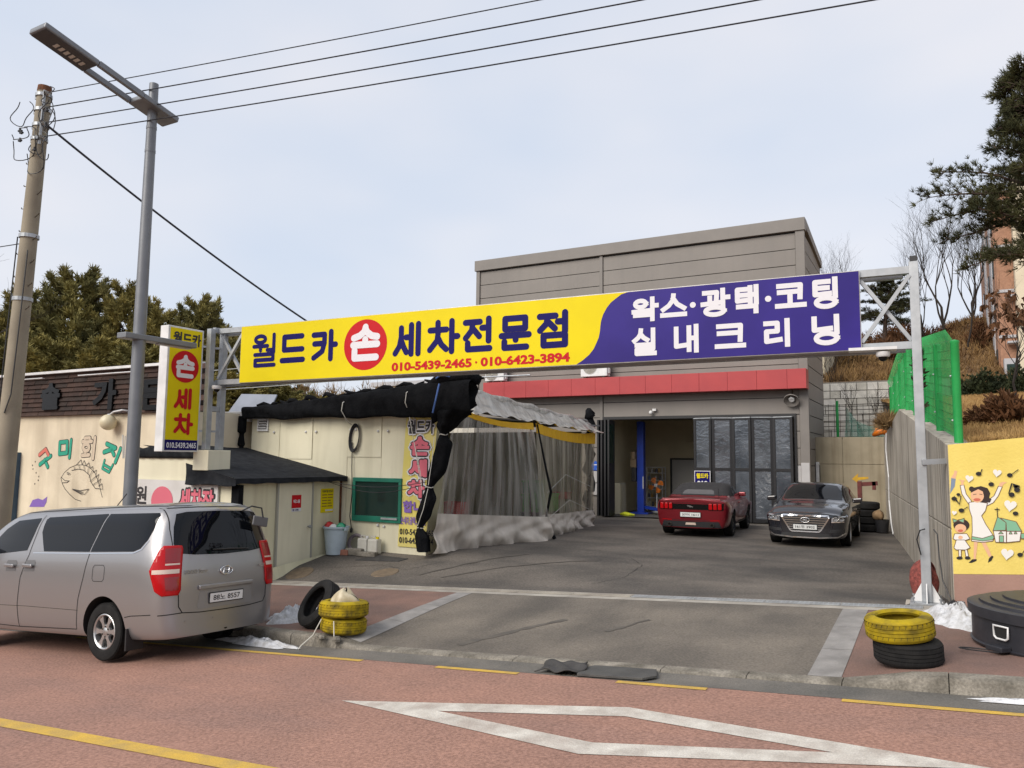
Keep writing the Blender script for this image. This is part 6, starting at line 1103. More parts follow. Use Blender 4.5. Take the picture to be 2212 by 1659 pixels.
vc.strip('bumper_gap', [(-1.36, .585), (-1.1, .575)], REARL, m_seam, .012)
tl = [(-.985, 1.10), (-1.08, 1.33), (-1.13, 1.395), (-1.32, 1.39), (-1.335, 1.35), (-1.335, .86), (-1.31, .80), (-1.14, .80), (-1.06, .86)]
for fr in (REARL, REARR):
    t = vc.patch('tail_light', tl, fr, m_tail, .010, .035, thick=.012)
    vc.patch('reflector', [(-1.02, 1.06), (-1.31, 1.06), (-1.31, 1.11), (-1.02, 1.11)][::-1], fr, m_tailw, .019, .05, t); vc.strip('lamp_rib', [(-1.16, 1.17), (-1.31, 1.17)], fr, m_tailw, .02, .019, t)
    vc.patch('inner_lens', [(-1.18, .86), (-1.31, .86), (-1.31, 1.02), (-1.16, 1.02)], fr, pm('tail_light_deep', (.25,.005,.008), rough=.15, coat=.5), .018, .05, t)
    vc.patch('inner_lens', [(-1.16, 1.19), (-1.31, 1.19), (-1.31, 1.36), (-1.15, 1.36)], fr, pm('tail_light_deep', (.25,.005,.008)), .018, .05, t)
pc = vc.surf((0, .72), REAR, .006); n_ = Vector((-1, 0, -.04)); 
vc.patch('plate_recess', [(-.42, .6), (.42, .6), (.44, .64), (.40, .84), (-.40, .84), (-.44, .64)], REAR, pm('van_silver_shade', (.3,.3,.31), rough=.4, metal=.6), .002, .06)  # lies flat on the tailgate; recess shade painted as a duller body silver
plate(vc, van, '88노 8557', pc, (0,-1,0), .52, .11, n_)
b = MB(); b.bar(vc.surf((-.43, .865), REAR, .02), vc.surf((.43, .865), REAR, .02), .035, .055); b.build('tailgate_garnish', m_van, van, local=True, bevel=.014)
e = [vc.surf((.095*math.cos(t), 1.045+.05*math.sin(t)), REAR, .014) for t in np.linspace(0, 2*math.pi, 29)]; b = MB(); b.tube(e, .0075, 6, cap=False); em = b.build('emblem', m_chrome, van, local=True, smooth=180)
b = MB()
for pts in ([(.05, 1.015), (.03, 1.075)], [(-.03, 1.015), (-.05, 1.075)], [(.04, 1.055), (0, 1.045), (-.04, 1.035)]): b.tube([vc.surf(p, REAR, .012) for p in pts], .0075, 6)
b.build('emblem_bar', m_chrome, van, local=True)
put_text('badge', 'GRAND Starex', vc.surf((.62, 1.04), REAR, .003), (0,-1,0), (0,0,1), (0, .34, 0, .05), m_chrome, van, bold=.02, nd=(-1,0,0), local=True, lift=.012)
put_text('badge', 'VGT', vc.surf((-.55, 1.05), REAR, .003), (0,-1,0), (0,0,1), (0, .1, 0, .04), m_chrome, van, bold=.02, nd=(-1,0,0), local=True, lift=.02)
b = MB(); b.tube([vc.surf((.2, 1.315), REAR, .03), vc.surf((-.1, 1.31), REAR, .035), vc.surf((-.38, 1.30), REAR, .03)], [.008, .014, .008], 6); b.build('rear_wiper', m_black, van, local=True)
p = vc.surf((-.36, 1.80), REAR, .02); b = MB(); b.tube([p, p+Vector((-.08, -.1, .06)), p+Vector((-.14, -.22, .03)), p+Vector((-.15, -.24, -.1))], .012, 6); b.build('parking_mirror_arm', m_black, van, local=True)
b = MB(); b.obox(p+Vector((-.14, -.2, -.15)), (.012, 0, 0), (0, .13, .02), (0, -.012, .065)); b.build('parking_mirror', pm('mirror_back', (.12,.12,.125), rough=.3), van, local=True, bevel=.02)
for y in (.6, .2, -.2, -.6): b = MB(); b.lathe([(0,.004),(.012,.003),(.012,0)], vc.surf((y, .48), REAR, .002), (-1,0,0), 10); b.build('parking_sensor', m_van, van, local=True)
for sg in (1, -1): b = MB(); b.obox((-1.95, sg*.83, .28), (.012, 0, 0), (0, .12, 0), (0, 0, .13)); b.build('mud_flap', m_black, van, local=True)
b = MB(); b.box((-2.42, -.7, .26), (2.2, .7, .36)); b.build('underbody', m_well, van, local=True)
b = MB(); b.bar((-.55, .2, 1.94), (-.75, .2, 2.1), .01); b.build('aerial', m_black, van, local=True)
for sg in (1, -1):
    b = MB(); b.obox((1.35, sg*1.06, 1.36), (.06, 0, 0), (0, .1, 0), (0, 0, .11)); b.build('door_mirror', m_van, van, local=True, bevel=.03)
vc.patch('windscreen', [(-.74, 1.3), (.74, 1.3), (.68, 1.78), (-.68, 1.78)], FRONT, m_tint, .004)
for fr in (FRONTL, FRONTR): vc.patch('headlight', [(-1.28, .72), (-.98, .78), (-1.0, .95), (-1.2, .93)], fr, m_tailw, .008)

# ---- red convertible
m_mus = pm('convertible_red', (.20, .008, .016), rough=.28, metal=.4, coat=.7, spec=.5)
mu = thing('convertible_car', 'dark red convertible with black soft top parked with its rear to the road', 'car', (-5.93, 22.5, .015), (0, 0, R(94)))
def mr(x, tops, sh=(.915, .92), zb=.25, ys=1.0, low=(.935, .52), wide=(.957, .74), sill=(.88, .30), ln=None): return ring_pts(x, tops, zb, sill, low, wide, sh, ys, 0, ln)
T1 = [(.84, .965), (.70, .985), (.45, .995), (0, 1.0)]
ml = lambda z: -.05*max(0, (z-.55))*1.3 + .09*max(0, .5-z)
rings = [mr(-2.37, T1, ys=0, ln=ml), mr(-2.365, T1, ys=.36, ln=ml), mr(-2.345, T1, ys=.72, ln=ml), mr(-2.30, T1, ys=.9, ln=ml), mr(-2.2, T1, ys=.965, ln=lambda z: ml(z)*.6), mr(-1.95, [(.84, .975), (.70, 1.0), (.45, 1.015), (0, 1.02)]), mr(-1.5, [(.84, .985), (.72, 1.015), (.45, 1.035), (0, 1.045)], wide=(.965, .76)),
  mr(-1.2, [(.83, 1.0), (.73, 1.09), (.5, 1.16), (0, 1.18)], wide=(.96, .76)), mr(-.8, [(.82, 1.01), (.73, 1.20), (.55, 1.31), (0, 1.345)]), mr(-.3, [(.82, 1.0), (.74, 1.23), (.56, 1.355), (0, 1.39)], wide=(.935, .74)), mr(.2, [(.82, 1.0), (.73, 1.20), (.54, 1.32), (0, 1.36)], wide=(.935, .74)),
  mr(.55, [(.83, .98), (.74, 1.1), (.55, 1.19), (0, 1.23)], wide=(.94, .74)), mr(.95, [(.84, .96), (.74, 1.0), (.5, 1.03), (0, 1.045)]), mr(1.4, [(.83, .93), (.7, .955), (.45, .97), (0, .98)], sh=(.92, .87)), mr(1.95, [(.8, .86), (.66, .885), (.4, .9), (0, .91)], sh=(.88, .80)), mr(2.2, [(.78, .8), (.62, .82), (.38, .83), (0, .84)], sh=(.86, .74), ys=.95), mr(2.32, [(.78, .76), (.62, .78), (.38, .79), (0, .8)], sh=(.86, .7), ys=.8), mr(2.36, [(.78, .75), (.62, .77), (.38, .78), (0, .79)], sh=(.86, .7), ys=.4), mr(2.365, [(.78, .75), (.62, .77), (.38, .78), (0, .79)], sh=(.86, .7), ys=0)]
mc = Car(mu, rings, 6, 6)
m_soft = pm('soft_top_fabric', (.022, .021, .022), (.03, .029, .03), scale=8, rough=.92)
mc.finish('body', m_mus, [(-1.34, .345, .385, .6), (1.38, .345, .385, .6)], m_well, ('soft_top', m_soft, lambda c: -1.42 < c.x < .42 and c.z > (1.035 if c.x > -1.0 else 1.06) and c.z > .985+.0*c.x))
for x in (-1.34, 1.38):
    for sg in (1, -1): wheel(mu, x, sg*.815, .345, .345, .25, .235, 10, m_rimd, sg)
mc.patch('rear_window', [(-.43, 1.085), (.43, 1.085), (.40, 1.17), (.33, 1.20), (-.33, 1.20), (-.40, 1.17)], REAR, pm('soft_top_window', (.10,.10,.105), rough=.1), .010, .05)
for sg, fr in ((1, LEFT), (-1, RIGHT)):
    mc.patch('side_window', [(-.62, 1.03), (.55, 1.015), (.42, 1.14), (.12, 1.27), (-.3, 1.285), (-.55, 1.23)], fr, m_tint, .012, .05); mc.strip('door_gap', [(-.42, .98), (-.5, .6), (-.42, .36), (.6, .34), (.75, .6), (.72, .95)], fr, m_seam, .010); mc.strip('side_skirt', [(-.9, .31), (.95, .31)], fr, m_black, .05, .01)
    b = MB(); p = mc.surf((.55, 1.0), fr, .09); b.obox(p, (.06, 0, 0), (0, .1, 0), (0, 0, .06)); b.build('door_mirror', m_mus, mu, local=True, bevel=.03); b = MB(); p = mc.surf((-.35, .86), fr, .02); b.obox(p, (.1, 0, 0), (0, .014, 0), (0, 0, .016)); b.build('door_handle', m_mus, mu, local=True, bevel=.008)
mc.patch('rear_black_panel', [(-.47, .725), (.47, .725), (.475, .87), (-.475, .87)], REAR, m_gloss, .006, .05)
for sg in (1, -1):
    for k in range(3):
        y = sg*(.52+k*.115); t = mc.patch('tail_light', [(y-.045, .735), (y+.045, .735), (y+.042, .89), (y-.042, .89)], REAR, m_tail, .02, .03, thick=.02)
    mc.patch('tail_light_housing', [(sg*.46, .715), (sg*.84, .72), (sg*.85, .90), (sg*.455, .885)][::sg], REAR, m_gloss, .004, .05)
mc.patch('rear_diffuser', [(-.78, .27), (.78, .27), (.72, .42), (-.72, .42)], REAR, m_black, .006, .06); mc.strip('diffuser_trim', [(-.7, .445), (.7, .445)], REAR, m_black, .012, .006)
mc.patch('fog_lamp', [(-.14, .33), (.14, .33), (.12, .39), (-.12, .39)], REAR, m_tailw, .014, .05); mc.patch('reflector', [(.5, .44), (.75, .45), (.75, .47), (.5, .46)], REAR, m_tail, .008, .05); mc.patch('reflector', [(-.75, .45), (-.5, .44), (-.5, .46), (-.75, .47)], REAR, m_tail, .008, .05)
for y in (.55, -.55): b = MB(); b.lathe([(.045,0),(.05,.1),(.042,.1),(.04,0)], (-2.3, y, .33), (-1,0,0), 16); b.build('exhaust_pipe', m_iron, mu, local=True)
plate(mc, mu, '37어 1611', mc.surf((0, .595), REAR, .02), (0,-1,0), .52, .11, (-1,0,0))
b = MB(); hs = [(-.085, .0), (-.03, .018), (.0, .03), (.045, .035), (.075, .045), (.09, .03), (.055, .02), (.085, -.0), (.035, .005), (.0, -.025), (-.02, -.002), (-.07, -.03), (-.055, -.0)]
b.prism(hs, lambda u, v, w_: mc.surf((u, .8+v), REAR, w_), .012, .016); b.build('emblem', m_chrome, mu, local=True)
b = MB(); b.prism([(-.75, .965), (.75, .965), (.78, 1.0), (.0, 1.01), (-.78, 1.0)], lambda u, v, w_: Vector((w_-2.36+.1*abs(u)**3, u, v)), 0, .1); b.build('boot_lip', m_mus, mu, local=True, bevel=.01)
mc.strip('boot_gap', [(-.72, .93), (-.5, .905), (.5, .905), (.72, .93)], REAR, m_seam, .008); b = MB(); b.tube([(-1.7, -.62, 1.0), (-1.8, -.62, 1.28)], .006, 5); b.build('aerial', m_black, mu, local=True)
mc.patch('windscreen', [(-.68, 1.06), (.68, 1.06), (.55, 1.31), (-.55, 1.31)], FRONT, m_tint, .012)
b = MB(); b.box((-2.0, -.65, .16), (2.1, .65, .32)); b.build('underbody', m_well, mu, local=True)

# ---- dark grey saloon facing the road
m_sal = pm('saloon_slate', (.008, .009, .014), rough=.2, metal=.1, coat=1.0, spec=.6)
sd_ = thing('saloon_car', 'dark slate grey saloon parked facing the road with chrome grille', 'car', (-2.86, 21.85, .02), (0, 0, R(-89)))
def gr(x, tops, sh=(.895, .93), zb=.22, ys=1.0, low=(.90, .5), wide=(.93, .72), sill=(.86, .27), ln=None): return ring_pts(x, tops, zb, sill, low, wide, sh, ys, 0, ln)
FT = [(.76, .755), (.6, .785), (.38, .80), (0, .805)]
gl_ = lambda z: .06*max(0, .62-z)*1.2-.25*max(0, .0)
rings = [gr(-2.46, [(.7, 1.0), (.55, 1.01), (.35, 1.02), (0, 1.02)], ys=0), gr(-2.455, [(.7, 1.0), (.55, 1.01), (.35, 1.02), (0, 1.02)], ys=.4), gr(-2.42, [(.72, 1.01), (.56, 1.02), (.36, 1.03), (0, 1.03)], ys=.85), gr(-2.25, [(.75, 1.02), (.6, 1.04), (.38, 1.05), (0, 1.055)], ys=.96), gr(-1.75, [(.76, 1.06), (.64, 1.11), (.42, 1.14), (0, 1.15)]), gr(-1.0, [(.78, 1.16), (.68, 1.32), (.52, 1.4), (0, 1.43)]), gr(-.3, [(.79, 1.18), (.70, 1.37), (.54, 1.44), (0, 1.47)]), gr(.25, [(.79, 1.17), (.69, 1.34), (.53, 1.415), (0, 1.445)]), gr(.7, [(.80, 1.08), (.7, 1.18), (.52, 1.24), (0, 1.265)]),
  gr(1.15, [(.81, .985), (.68, 1.02), (.45, 1.045), (0, 1.055)]), gr(1.6, [(.79, .925), (.64, .96), (.4, .98), (0, .985)], sh=(.885, .87)), gr(2.0, [(.77, .86), (.62, .895), (.4, .915), (0, .92)], sh=(.86, .80)), gr(2.22, FT, sh=(.85, .70), ys=.975), gr(2.36, FT, sh=(.84, .66), ys=.90, ln=gl_), gr(2.44, [(y, z-.03) for y, z in FT], sh=(.84, .64), ys=.74, ln=gl_), gr(2.475, [(y, z-.045) for y, z in FT], sh=(.84, .63), ys=.45, ln=gl_), gr(2.48, [(y, z-.05) for y, z in FT], sh=(.84, .63), ys=0, ln=gl_)]
gc = Car(sd_, rings, 6, 6); gc.finish('body', m_sal, [(-1.30, .335, .37, .58), (1.545, .335, .37, .58)], m_well)
for x in (-1.30, 1.545):
    for sg in (1, -1): wheel(sd_, x, sg*.80, .335, .335, .235, .235, 10, m_rim, sg)
gc.patch('windscreen', [(-.70, 1.055), (-.4, 1.075), (0, 1.08), (.4, 1.075), (.70, 1.055), (.66, 1.24), (.53, 1.385), (.3, 1.415), (-.3, 1.415), (-.53, 1.385), (-.66, 1.24)], FRONT, m_tint, .005, .06)
for sg, fr in ((1, LEFT), (-1, RIGHT)):
    gc.patch('side_window', [(-.2, .99), (.95, .985), (.6, 1.18), (.3, 1.33), (-.2, 1.36)], fr, m_tint, .006, .06); gc.patch('side_window', [(-1.35, 1.02), (-.25, .99), (-.25, 1.36), (-.75, 1.34), (-1.15, 1.2)], fr, m_tint, .006, .06)
    gc.strip('window_trim', [(.97, .975), (-1.4, 1.0)], fr, m_chrome, .016, .008); gc.strip('door_gap', [(1.0, .95), (1.05, .5), (.95, .3), (-.2, .3), (-.22, .97)], fr, m_seam, .009); gc.strip('sill_trim', [(1.0, .3), (-.85, .3)], fr, m_chrome, .02, .01)
    p = gc.surf((.78, .99), fr, .03); b = MB(); b.obox(p+Vector((0, sg*.13, .045)), (.06, sg*.01, 0), (0, .11, .01), (0, 0, .06)); mir = b.build('door_mirror', m_sal, sd_, local=True, bevel=.03); b = MB(); b.bar(p+Vector((0, sg*.02, .02)), p+Vector((0, sg*.24, .035)), .03, .018); b.build('mirror_trim', m_chrome, sd_, local=True)
    p = gc.surf((.1, .8), fr, .02); b = MB(); b.obox(p, (.1, 0, 0), (0, .012, 0), (0, 0, .014)); b.build('door_handle', m_chrome, sd_, local=True)
gri = [(-.50, .735), (.50, .735), (.52, .69), (.34, .40), (.30, .37), (-.30, .37), (-.34, .40), (-.52, .69)]
gg = gc.patch('grille', gri, FRONT, m_black, .008, .05); gc.strip('grille_surround', gri, FRONT, m_chrome, .03, .016, closed=True)
for k in range(6):
    z = .42+k*.052; w_ = lerp(.33, .50, (z-.40)/.3); gc.strip('grille_bar', [(-w_, z), (w_, z)], FRONT, m_chrome, .015, .018)
e = [gc.surf((.10*math.cos(t), .635+.055*math.sin(t)), FRONT, .03) for t in np.linspace(0, 2*math.pi, 29)]; b = MB(); b.tube(e, .009, 6, cap=False); b.build('emblem', m_chrome, sd_, local=True, smooth=180)
for pts in ([(.05, .605), (.035, .665)], [(-.035, .605), (-.05, .665)], [(.04, .63), (-.04, .64)]): b = MB(); b.tube([gc.surf(p, FRONT, .03) for p in pts], .009, 6); b.build('emblem_bar', m_chrome, sd_, local=True)
m_hl = pm('headlight_glass', (.16, .17, .19), (.3,.3,.32), scale=9, rough=.06, spec=.9, coat=1.0)
for sg in (1, -1):
    o_l = [(sg*.57, .60), (sg*.83, .62), (sg*.86, .73), (sg*.72, .735), (sg*.58, .70)]; hl = gc.patch('headlight', o_l[::sg], FRONT, m_hl, .008, .05)
    for y in (.66, .77):
        e = [gc.surf((sg*y+.047*math.cos(t), .668+.047*math.sin(t)), FRONT, .016) for t in np.linspace(0, 2*math.pi, 17)]; b = MB(); b.tube(e, .012, 5, cap=False); b.build('projector_ring', m_chrome, sd_, local=True)
    gc.strip('daylight_strip', [(sg*.57, .60), (sg*.83, .615)], FRONT, m_tailw, .012, .016)
    gc.patch('air_intake', [(sg*.52, .36), (sg*.84, .38), (sg*.84, .45), (sg*.55, .43)][::sg], FRONT, m_black, .006, .05)
gc.patch('lower_intake', [(-.56, .25), (.56, .25), (.52, .33), (-.52, .33)], FRONT, m_black, .006, .06); gc.strip('bumper_chrome', [(-.86, .36), (-.7, .265), (-.3, .235), (.3, .235), (.7, .265), (.86, .36)], FRONT, m_chrome, .028, .012)
plate(gc, sd_, '161두 3902', gc.surf((0, .475), FRONT, .03), (0,1,0), .52, .11, (1,0,0))
gc.strip('bonnet_gap', [(-.78, .70), (-.5, .775), (0, .79), (.5, .775), (.78, .70)], FRONT, m_seam, .008); b = MB(); b.box((-2.0, -.65, .15), (2.1, .65, .3)); b.build('underbody', m_well, sd_, local=True)
# ------------------------------------------------------------------ small things
m_ty = pm('tyre_yellow_paint', (.40, .29, .008), (.22, .16, .012), scale=6, rough=.65, spec=.25, streak=.85, streakcol=(.03,.026,.015), sscale=(6,6,9), lo=.4, hi=.7, bump=.2)
def tyre(name, label, c, r, w, mat, rot=(0,0,0), group=None, tread=36):
    """a loose tyre lying flat: grooved tread, shoulders, sidewalls, hollow inside"""
    t = thing(name, label, 'tyre', c, rot, group); b = MB(); ri = r*.63; h2 = w/2; prof = [(ri, .02), (ri+.012, .0), (r*.78, -.004), (r*.93, .012), (r*.985, h2*.30)]
    for k in range(4):
        z0 = h2*.38+k*h2*.31; prof += [(r, z0), (r, z0+h2*.24), (r-.009, z0+h2*.25), (r-.009, z0+h2*.30)]
    prof += [(r*.985, w-h2*.30), (r*.93, w-.012), (r*.78, w+.004), (ri+.012, w), (ri, w-.02), (ri+.012, w-.045), (r*.9, w-.06), (r*.93, h2), (r*.9, .06), (ri+.012, .045)]
    b.lathe(prof, n=56, close=True); b.build('carcass', mat, t, local=True, smooth=30)
    g = MB()
    for k in range(tread):
        a = 2*math.pi*k/tread
        for z0, z1 in ((w*.2, w*.34), (w*.68, w*.82)):
            p, q = Vector((math.cos(a)*r*.992, math.sin(a)*r*.988, z0)), Vector((math.cos(a+.03)*r*.988, math.sin(a+.03)*r*.988, z1)); g.bar(p, q, .003, .0075, up=(math.cos(a), math.sin(a), 0))
    g.build('tread_grooves', m_seam, t, local=True, kind='stuff'); return t
zp = lambda a, b_: zpav(a, b_)
sx, sy = -6.98, 8.06; z0 = zp(sx, sy)+.012
tyre('tyre', 'yellow painted tyre at the bottom of the left stack', (sx, sy, z0), .30, .195, m_ty, (R(-2), R(3.2), .5), 'yellow tyres of the left stack')
tyre('tyre', 'yellow painted tyre on top of the left stack, holding a plastic bag', (sx+.0, sy, z0+.2), .325, .205, m_ty, (R(-1), R(4), 1.7), 'yellow tyres of the left stack')
tyre('tyre', 'worn black tyre leaning against the left yellow stack', (-7.58, 8.36, zp(-7.6, 8.4)+.235), .35, .215, m_tyre, (R(44), R(-40), .2))
b = MB(); b.grid(lambda u, v: (sx+.02+.19*math.cos(u*6.283)*math.sin(v*2.9+.1)*(1+.2*math.sin(u*19+v*3)), sy+.16*math.sin(u*6.283)*math.sin(v*2.9+.1)*(1+.2*math.sin(u*25)), z0+.40-.15*math.cos(v*2.9+.1)+.03*math.sin(u*13+v*5)), 24, 12); tag(b.build('plastic_bag', pm('bag_cream', (.58,.52,.38), (.4,.34,.22), scale=9, rough=.5), smooth=180), 'crumpled cream plastic bag in the top left yellow tyre', 'bag')
b = MB(); b.tube([(sx-.12, sy-.29, z0+.2), (sx-.2, sy-.35, z0+.0), (sx-.28, sy-.48, z0-.12), (sx-.3, sy-.5, z0-.16)], .007, 5); b.tube([(sx+.1, sy-.3, z0+.2), (sx+.12, sy-.315, z0+.1), (sx+.14, sy-.33, z0)], .007, 5); tag(b.build('twine', m_rope), 'thin pale twine tying down the left yellow tyres', 'rope')
for k, (dx, dy, q) in enumerate(((-.1, -.36, .05), (-.02, -.38, .045), (.19, -.34, .06))):
    b = MB(); b.lathe([(0,0),(q,.0),(q*1.05,q*.5),(q*.7,q*.95),(0,q)], (sx+dx, sy+dy, zp(sx+dx, sy+dy)), n=7); tag(b.build('stone', m_kerb), 'small stone at the foot of the left tyres, %s of three' % ('leftmost', 'middle', 'rightmost')[k], 'stone', 'stones by the left tyres')
sx, sy = -.37, 8.32; z0 = zp(sx, sy)+.01
tyre('tyre', 'plain black tyre at the bottom of the right stack', (sx+.05, sy, z0), .298, .22, m_tyre, (R(1.5), R(-3), .3))
tyre('tyre', 'yellow painted tyre tilted on top of the right stack', (sx-.01, sy-.02, z0+.222), .30, .215, m_ty, (R(-3), R(-6), 1.1))
for k in range(4): tyre('tyre', 'black tyre in the far stack by the back wall, %s' % ('lowest', 'second from the ground', 'third from the ground', 'topmost')[k], (-1.95+.02*math.sin(k*3), 25.3, .0+k*.215), .36, .213, m_tyre, (0, R(1.5*math.sin(k*2)), k), 'tyres stacked by the back wall')
# tub on the right pavement
m_tub = pm('tub_black_plastic', (.02, .021, .027), (.03,.03,.036), scale=6, rough=.45)
tub = thing('rubber_tub', 'large round black plastic tank with ribbed lid on the right pavement', 'tub', (1.08, 9.45, zp(1, 9.4))); z0 = zp(.6, 9.4)+.005
b = MB(); b.lathe([(0,0),(.86,0),(.87,.02),(.85,.03),(.85,.30),(.0,.30)], (1.08, 9.45, z0), n=56); b.build('body', m_tub, tub, smooth=30)
b = MB(); b.lathe([(.88,.28),(.885,.375),(.86,.385),(.78,.39),(.775,.412),(.68,.416),(.675,.436),(.57,.44),(.565,.46),(.0,.465)], (1.08, 9.45, z0), n=56); b.build('lid', m_tub, tub, smooth=30)
hx = Vector((1.08, 9.45, 0)); hdv = Vector((-.72, -.69, 0)).normalized(); pp = hx+hdv*.86; tt = Vector((-hdv.y, hdv.x, 0))
b = MB(); b.tube([pp+hdv*.012+tt*x+Vector((0,0,z0+z)) for x, z in ((-.075, .14), (-.08, .24), (.08, .24), (.075, .14), (.05, .12), (-.05, .12), (-.075, .14))], .011, 6); b.build('handle_rim', m_trimw, tub, smooth=60); b = MB(); b.obox(pp+hdv*-.002+Vector((0,0,z0+.185)), tt*.07, hdv*.006, Vector((0,0,.055))); b.build('handle_hole', m_seam, tub)
b = MB(); b.obox(pp+hdv*.05+Vector((0,0,z0+.04)), tt*.09, hdv*.06, Vector((0,0,.025))); b.build('foot_lug', m_tub, tub, bevel=.01)
b = MB(); b.tube([(.3+.2*math.cos(t), 8.82+.1*math.sin(t), z0+.008-.01*math.sin(t)) for t in np.linspace(1.2, 5.4, 18)], .007, 6); tag(b.build('hose', m_black), 'thin black hose curled at the foot of the round tank', 'hose')
# beside the right gantry post
nb = MB(); nb.grid(lambda u, v: (-.24+.17*math.cos(u*6.283)*math.sin(.15+v*2.8)*(1+.09*math.sin(u*31+v*7)), 12.05+.17*math.sin(u*6.283)*math.sin(.15+v*2.8)*(1+.09*math.sin(u*27)), .12+.29*(1-math.cos(.15+v*2.8))+.02*math.sin(u*17+v*9)), 30, 18); tag(nb.build('net_bag', pm('red_net', (.30,.075,.06), (.13,.035,.03), scale=22, rough=.85, bump=.8, bscale=60), smooth=180), 'red net sack standing behind the right gantry post', 'sack')
b = MB(); b.tube([(-.26, 11.7, .8), (-.3, 11.68, 1.0), (-.26, 11.66, 1.12), (-.2, 11.68, 1.14)], .009, 5); b.tube([(-.1, 11.7, 1.14), (-.06, 11.66, 1.08), (-.05, 11.62, .8), (-.02, 11.55, .5), (.06, 11.45, .3), (.05, 11.38, .2)], .009, 5); b.tube([(.02, 11.42, .18), (.1, 11.36, .24), (.16, 11.42, .2)], [.05, .07, .04], 7); tag(b.build('loose_cable', m_black), 'black cable hanging beside the right gantry post', 'cable')
# snow heaps
def snow(label, c, rx, ry, h, rz, zf, seed=1):
    b = MB(); r_ = random.Random(seed); ph = [r_.random()*6 for _ in range(6)]
    def fn(u, v):
        a = u*2*math.pi; q = v**.8; w_ = 1+.18*math.sin(3*a+ph[0])+.12*math.sin(5*a+ph[1])+.07*math.sin(11*a+ph[2]); x, y = rx*q*w_*math.cos(a), ry*q*w_*math.sin(a); X_, Y_ = c[0]+x*math.cos(rz)-y*math.sin(rz), c[1]+x*math.sin(rz)+y*math.cos(rz)
        return (X_, Y_, zf(X_, Y_)+h*max(0, 1-q**2.2)*(1+.25*math.sin(7*x/rx+ph[3])*math.sin(6*y/ry+ph[4]))+h*.35*(math.sin(23*x+ph[5])*math.sin(19*y+ph[2])+.7*math.sin(41*x+ph[1])*math.sin(37*y))*(1-q)*.6+h*.3*r_.uniform(-1, 1)*(1-q)-.004*q)
    b.grid(fn, 48, 14); return tag(b.build('snow_heap', m_snow, smooth=180), label, 'snow', 'heaps of old snow')
snow('old snow heap on the pavement behind the van', (-8.35, 8.62, 0), .5, .28, .16, .15, zp, 1); snow('long snow strip in the gutter under the van bumper', (-8.1, 7.64, 0), .75, .09, .08, -.10, lambda a, b_: zr(a)+.003, 2)
snow('snow heap between the gantry post and the round tank', (.12, 10.55, 0), .3, .55, .16, .3, zp, 3); snow('thin snow strip in the right gutter', (.75, 7.63, 0), .6, .045, .035, 0, lambda a, b_: zr(a)+.003, 4)
# bin, cans and rubbish by the panel shed
bz = zyard(-11.72, 13.2)
bn_ = thing('waste_bin', 'pale blue round plastic bin full of rubbish by the shed', 'bin', (-11.72, 13.2, bz)); m_bin = pm('bin_pale_blue', (.42,.50,.56), (.36,.43,.48), scale=4, rough=.5)
b = MB(); b.lathe([(0,.0),(.20,.0),(.205,.02),(.262,.55),(.29,.56),(.295,.60),(.275,.61),(.255,.56),(.25,.54),(.0,.5)], (-11.72, 13.2, bz), n=32); b.build('tub', m_bin, bn_, smooth=30)
b = MB(); b.box((-12.03, 13.14, bz+.52), (-11.99, 13.26, bz+.58)); b.box((-11.45, 13.14, bz+.52), (-11.41, 13.26, bz+.58)); b.build('handle', m_bin, bn_, bevel=.01)
def lump(name, label, c, s, mat, seed, group=None):
    b = MB(); b.grid(lambda u, v: (c[0]+s[0]*math.cos(u*6.283)*math.sin(.1+v*2.95)*(1+.18*math.sin(u*19+seed)), c[1]+s[1]*math.sin(u*6.283)*math.sin(.1+v*2.95)*(1+.15*math.sin(u*25+seed)), c[2]+s[2]*(1-math.cos(.1+v*2.95))*.5+.05*s[2]*math.sin(u*17+v*9)), 20, 10); return tag(b.build(name, mat, smooth=180), label, 'rubbish', group)
lump('rubbish_bag', 'red plastic rubbish on the left side of the pale blue bin', (-11.88, 13.15, bz+.5), (.11, .1, .2), m_rd, 1, 'rubbish in the bin'); lump('rubbish_bag', 'white paper rubbish in the middle of the pale blue bin', (-11.72, 13.12, bz+.5), (.1, .1, .16), m_wt, 2, 'rubbish in the bin'); lump('rubbish_bag', 'green plastic rubbish on the right side of the pale blue bin', (-11.56, 13.18, bz+.5), (.12, .1, .19), pm('bag_green', (.03,.3,.16), rough=.4), 3, 'rubbish in the bin')
def jerry(label, x, y, capm):
    z = zyard(x, y); t = thing('jerrycan', label, 'jerrycan', (x, y, z), (0,0,R(4)), 'white jerrycans by the shed'); b = MB(); b.box((-.125, -.1, 0), (.125, .1, .33)); b.build('body', pm('jerry_white', (.60,.59,.53), (.52,.5,.44), scale=6, rough=.45), t, local=True, bevel=.03)
    b = MB(); b.tube([(-.09, 0, .33), (-.09, 0, .38), (.02, 0, .38), (.02, 0, .33)], .015, 6); b.build('grip', MATS['jerry_white'], t, local=True); b = MB(); b.lathe([(.035,0),(.035,.045),(0,.045)], (.075, 0, .33), n=12); b.build('cap', capm, t, local=True)
jerry('white jerrycan with white cap, left of the two', -11.12, 13.45, m_trimw); jerry('white jerrycan with yellow cap, right of the two', -10.84, 13.45, YELLOW)
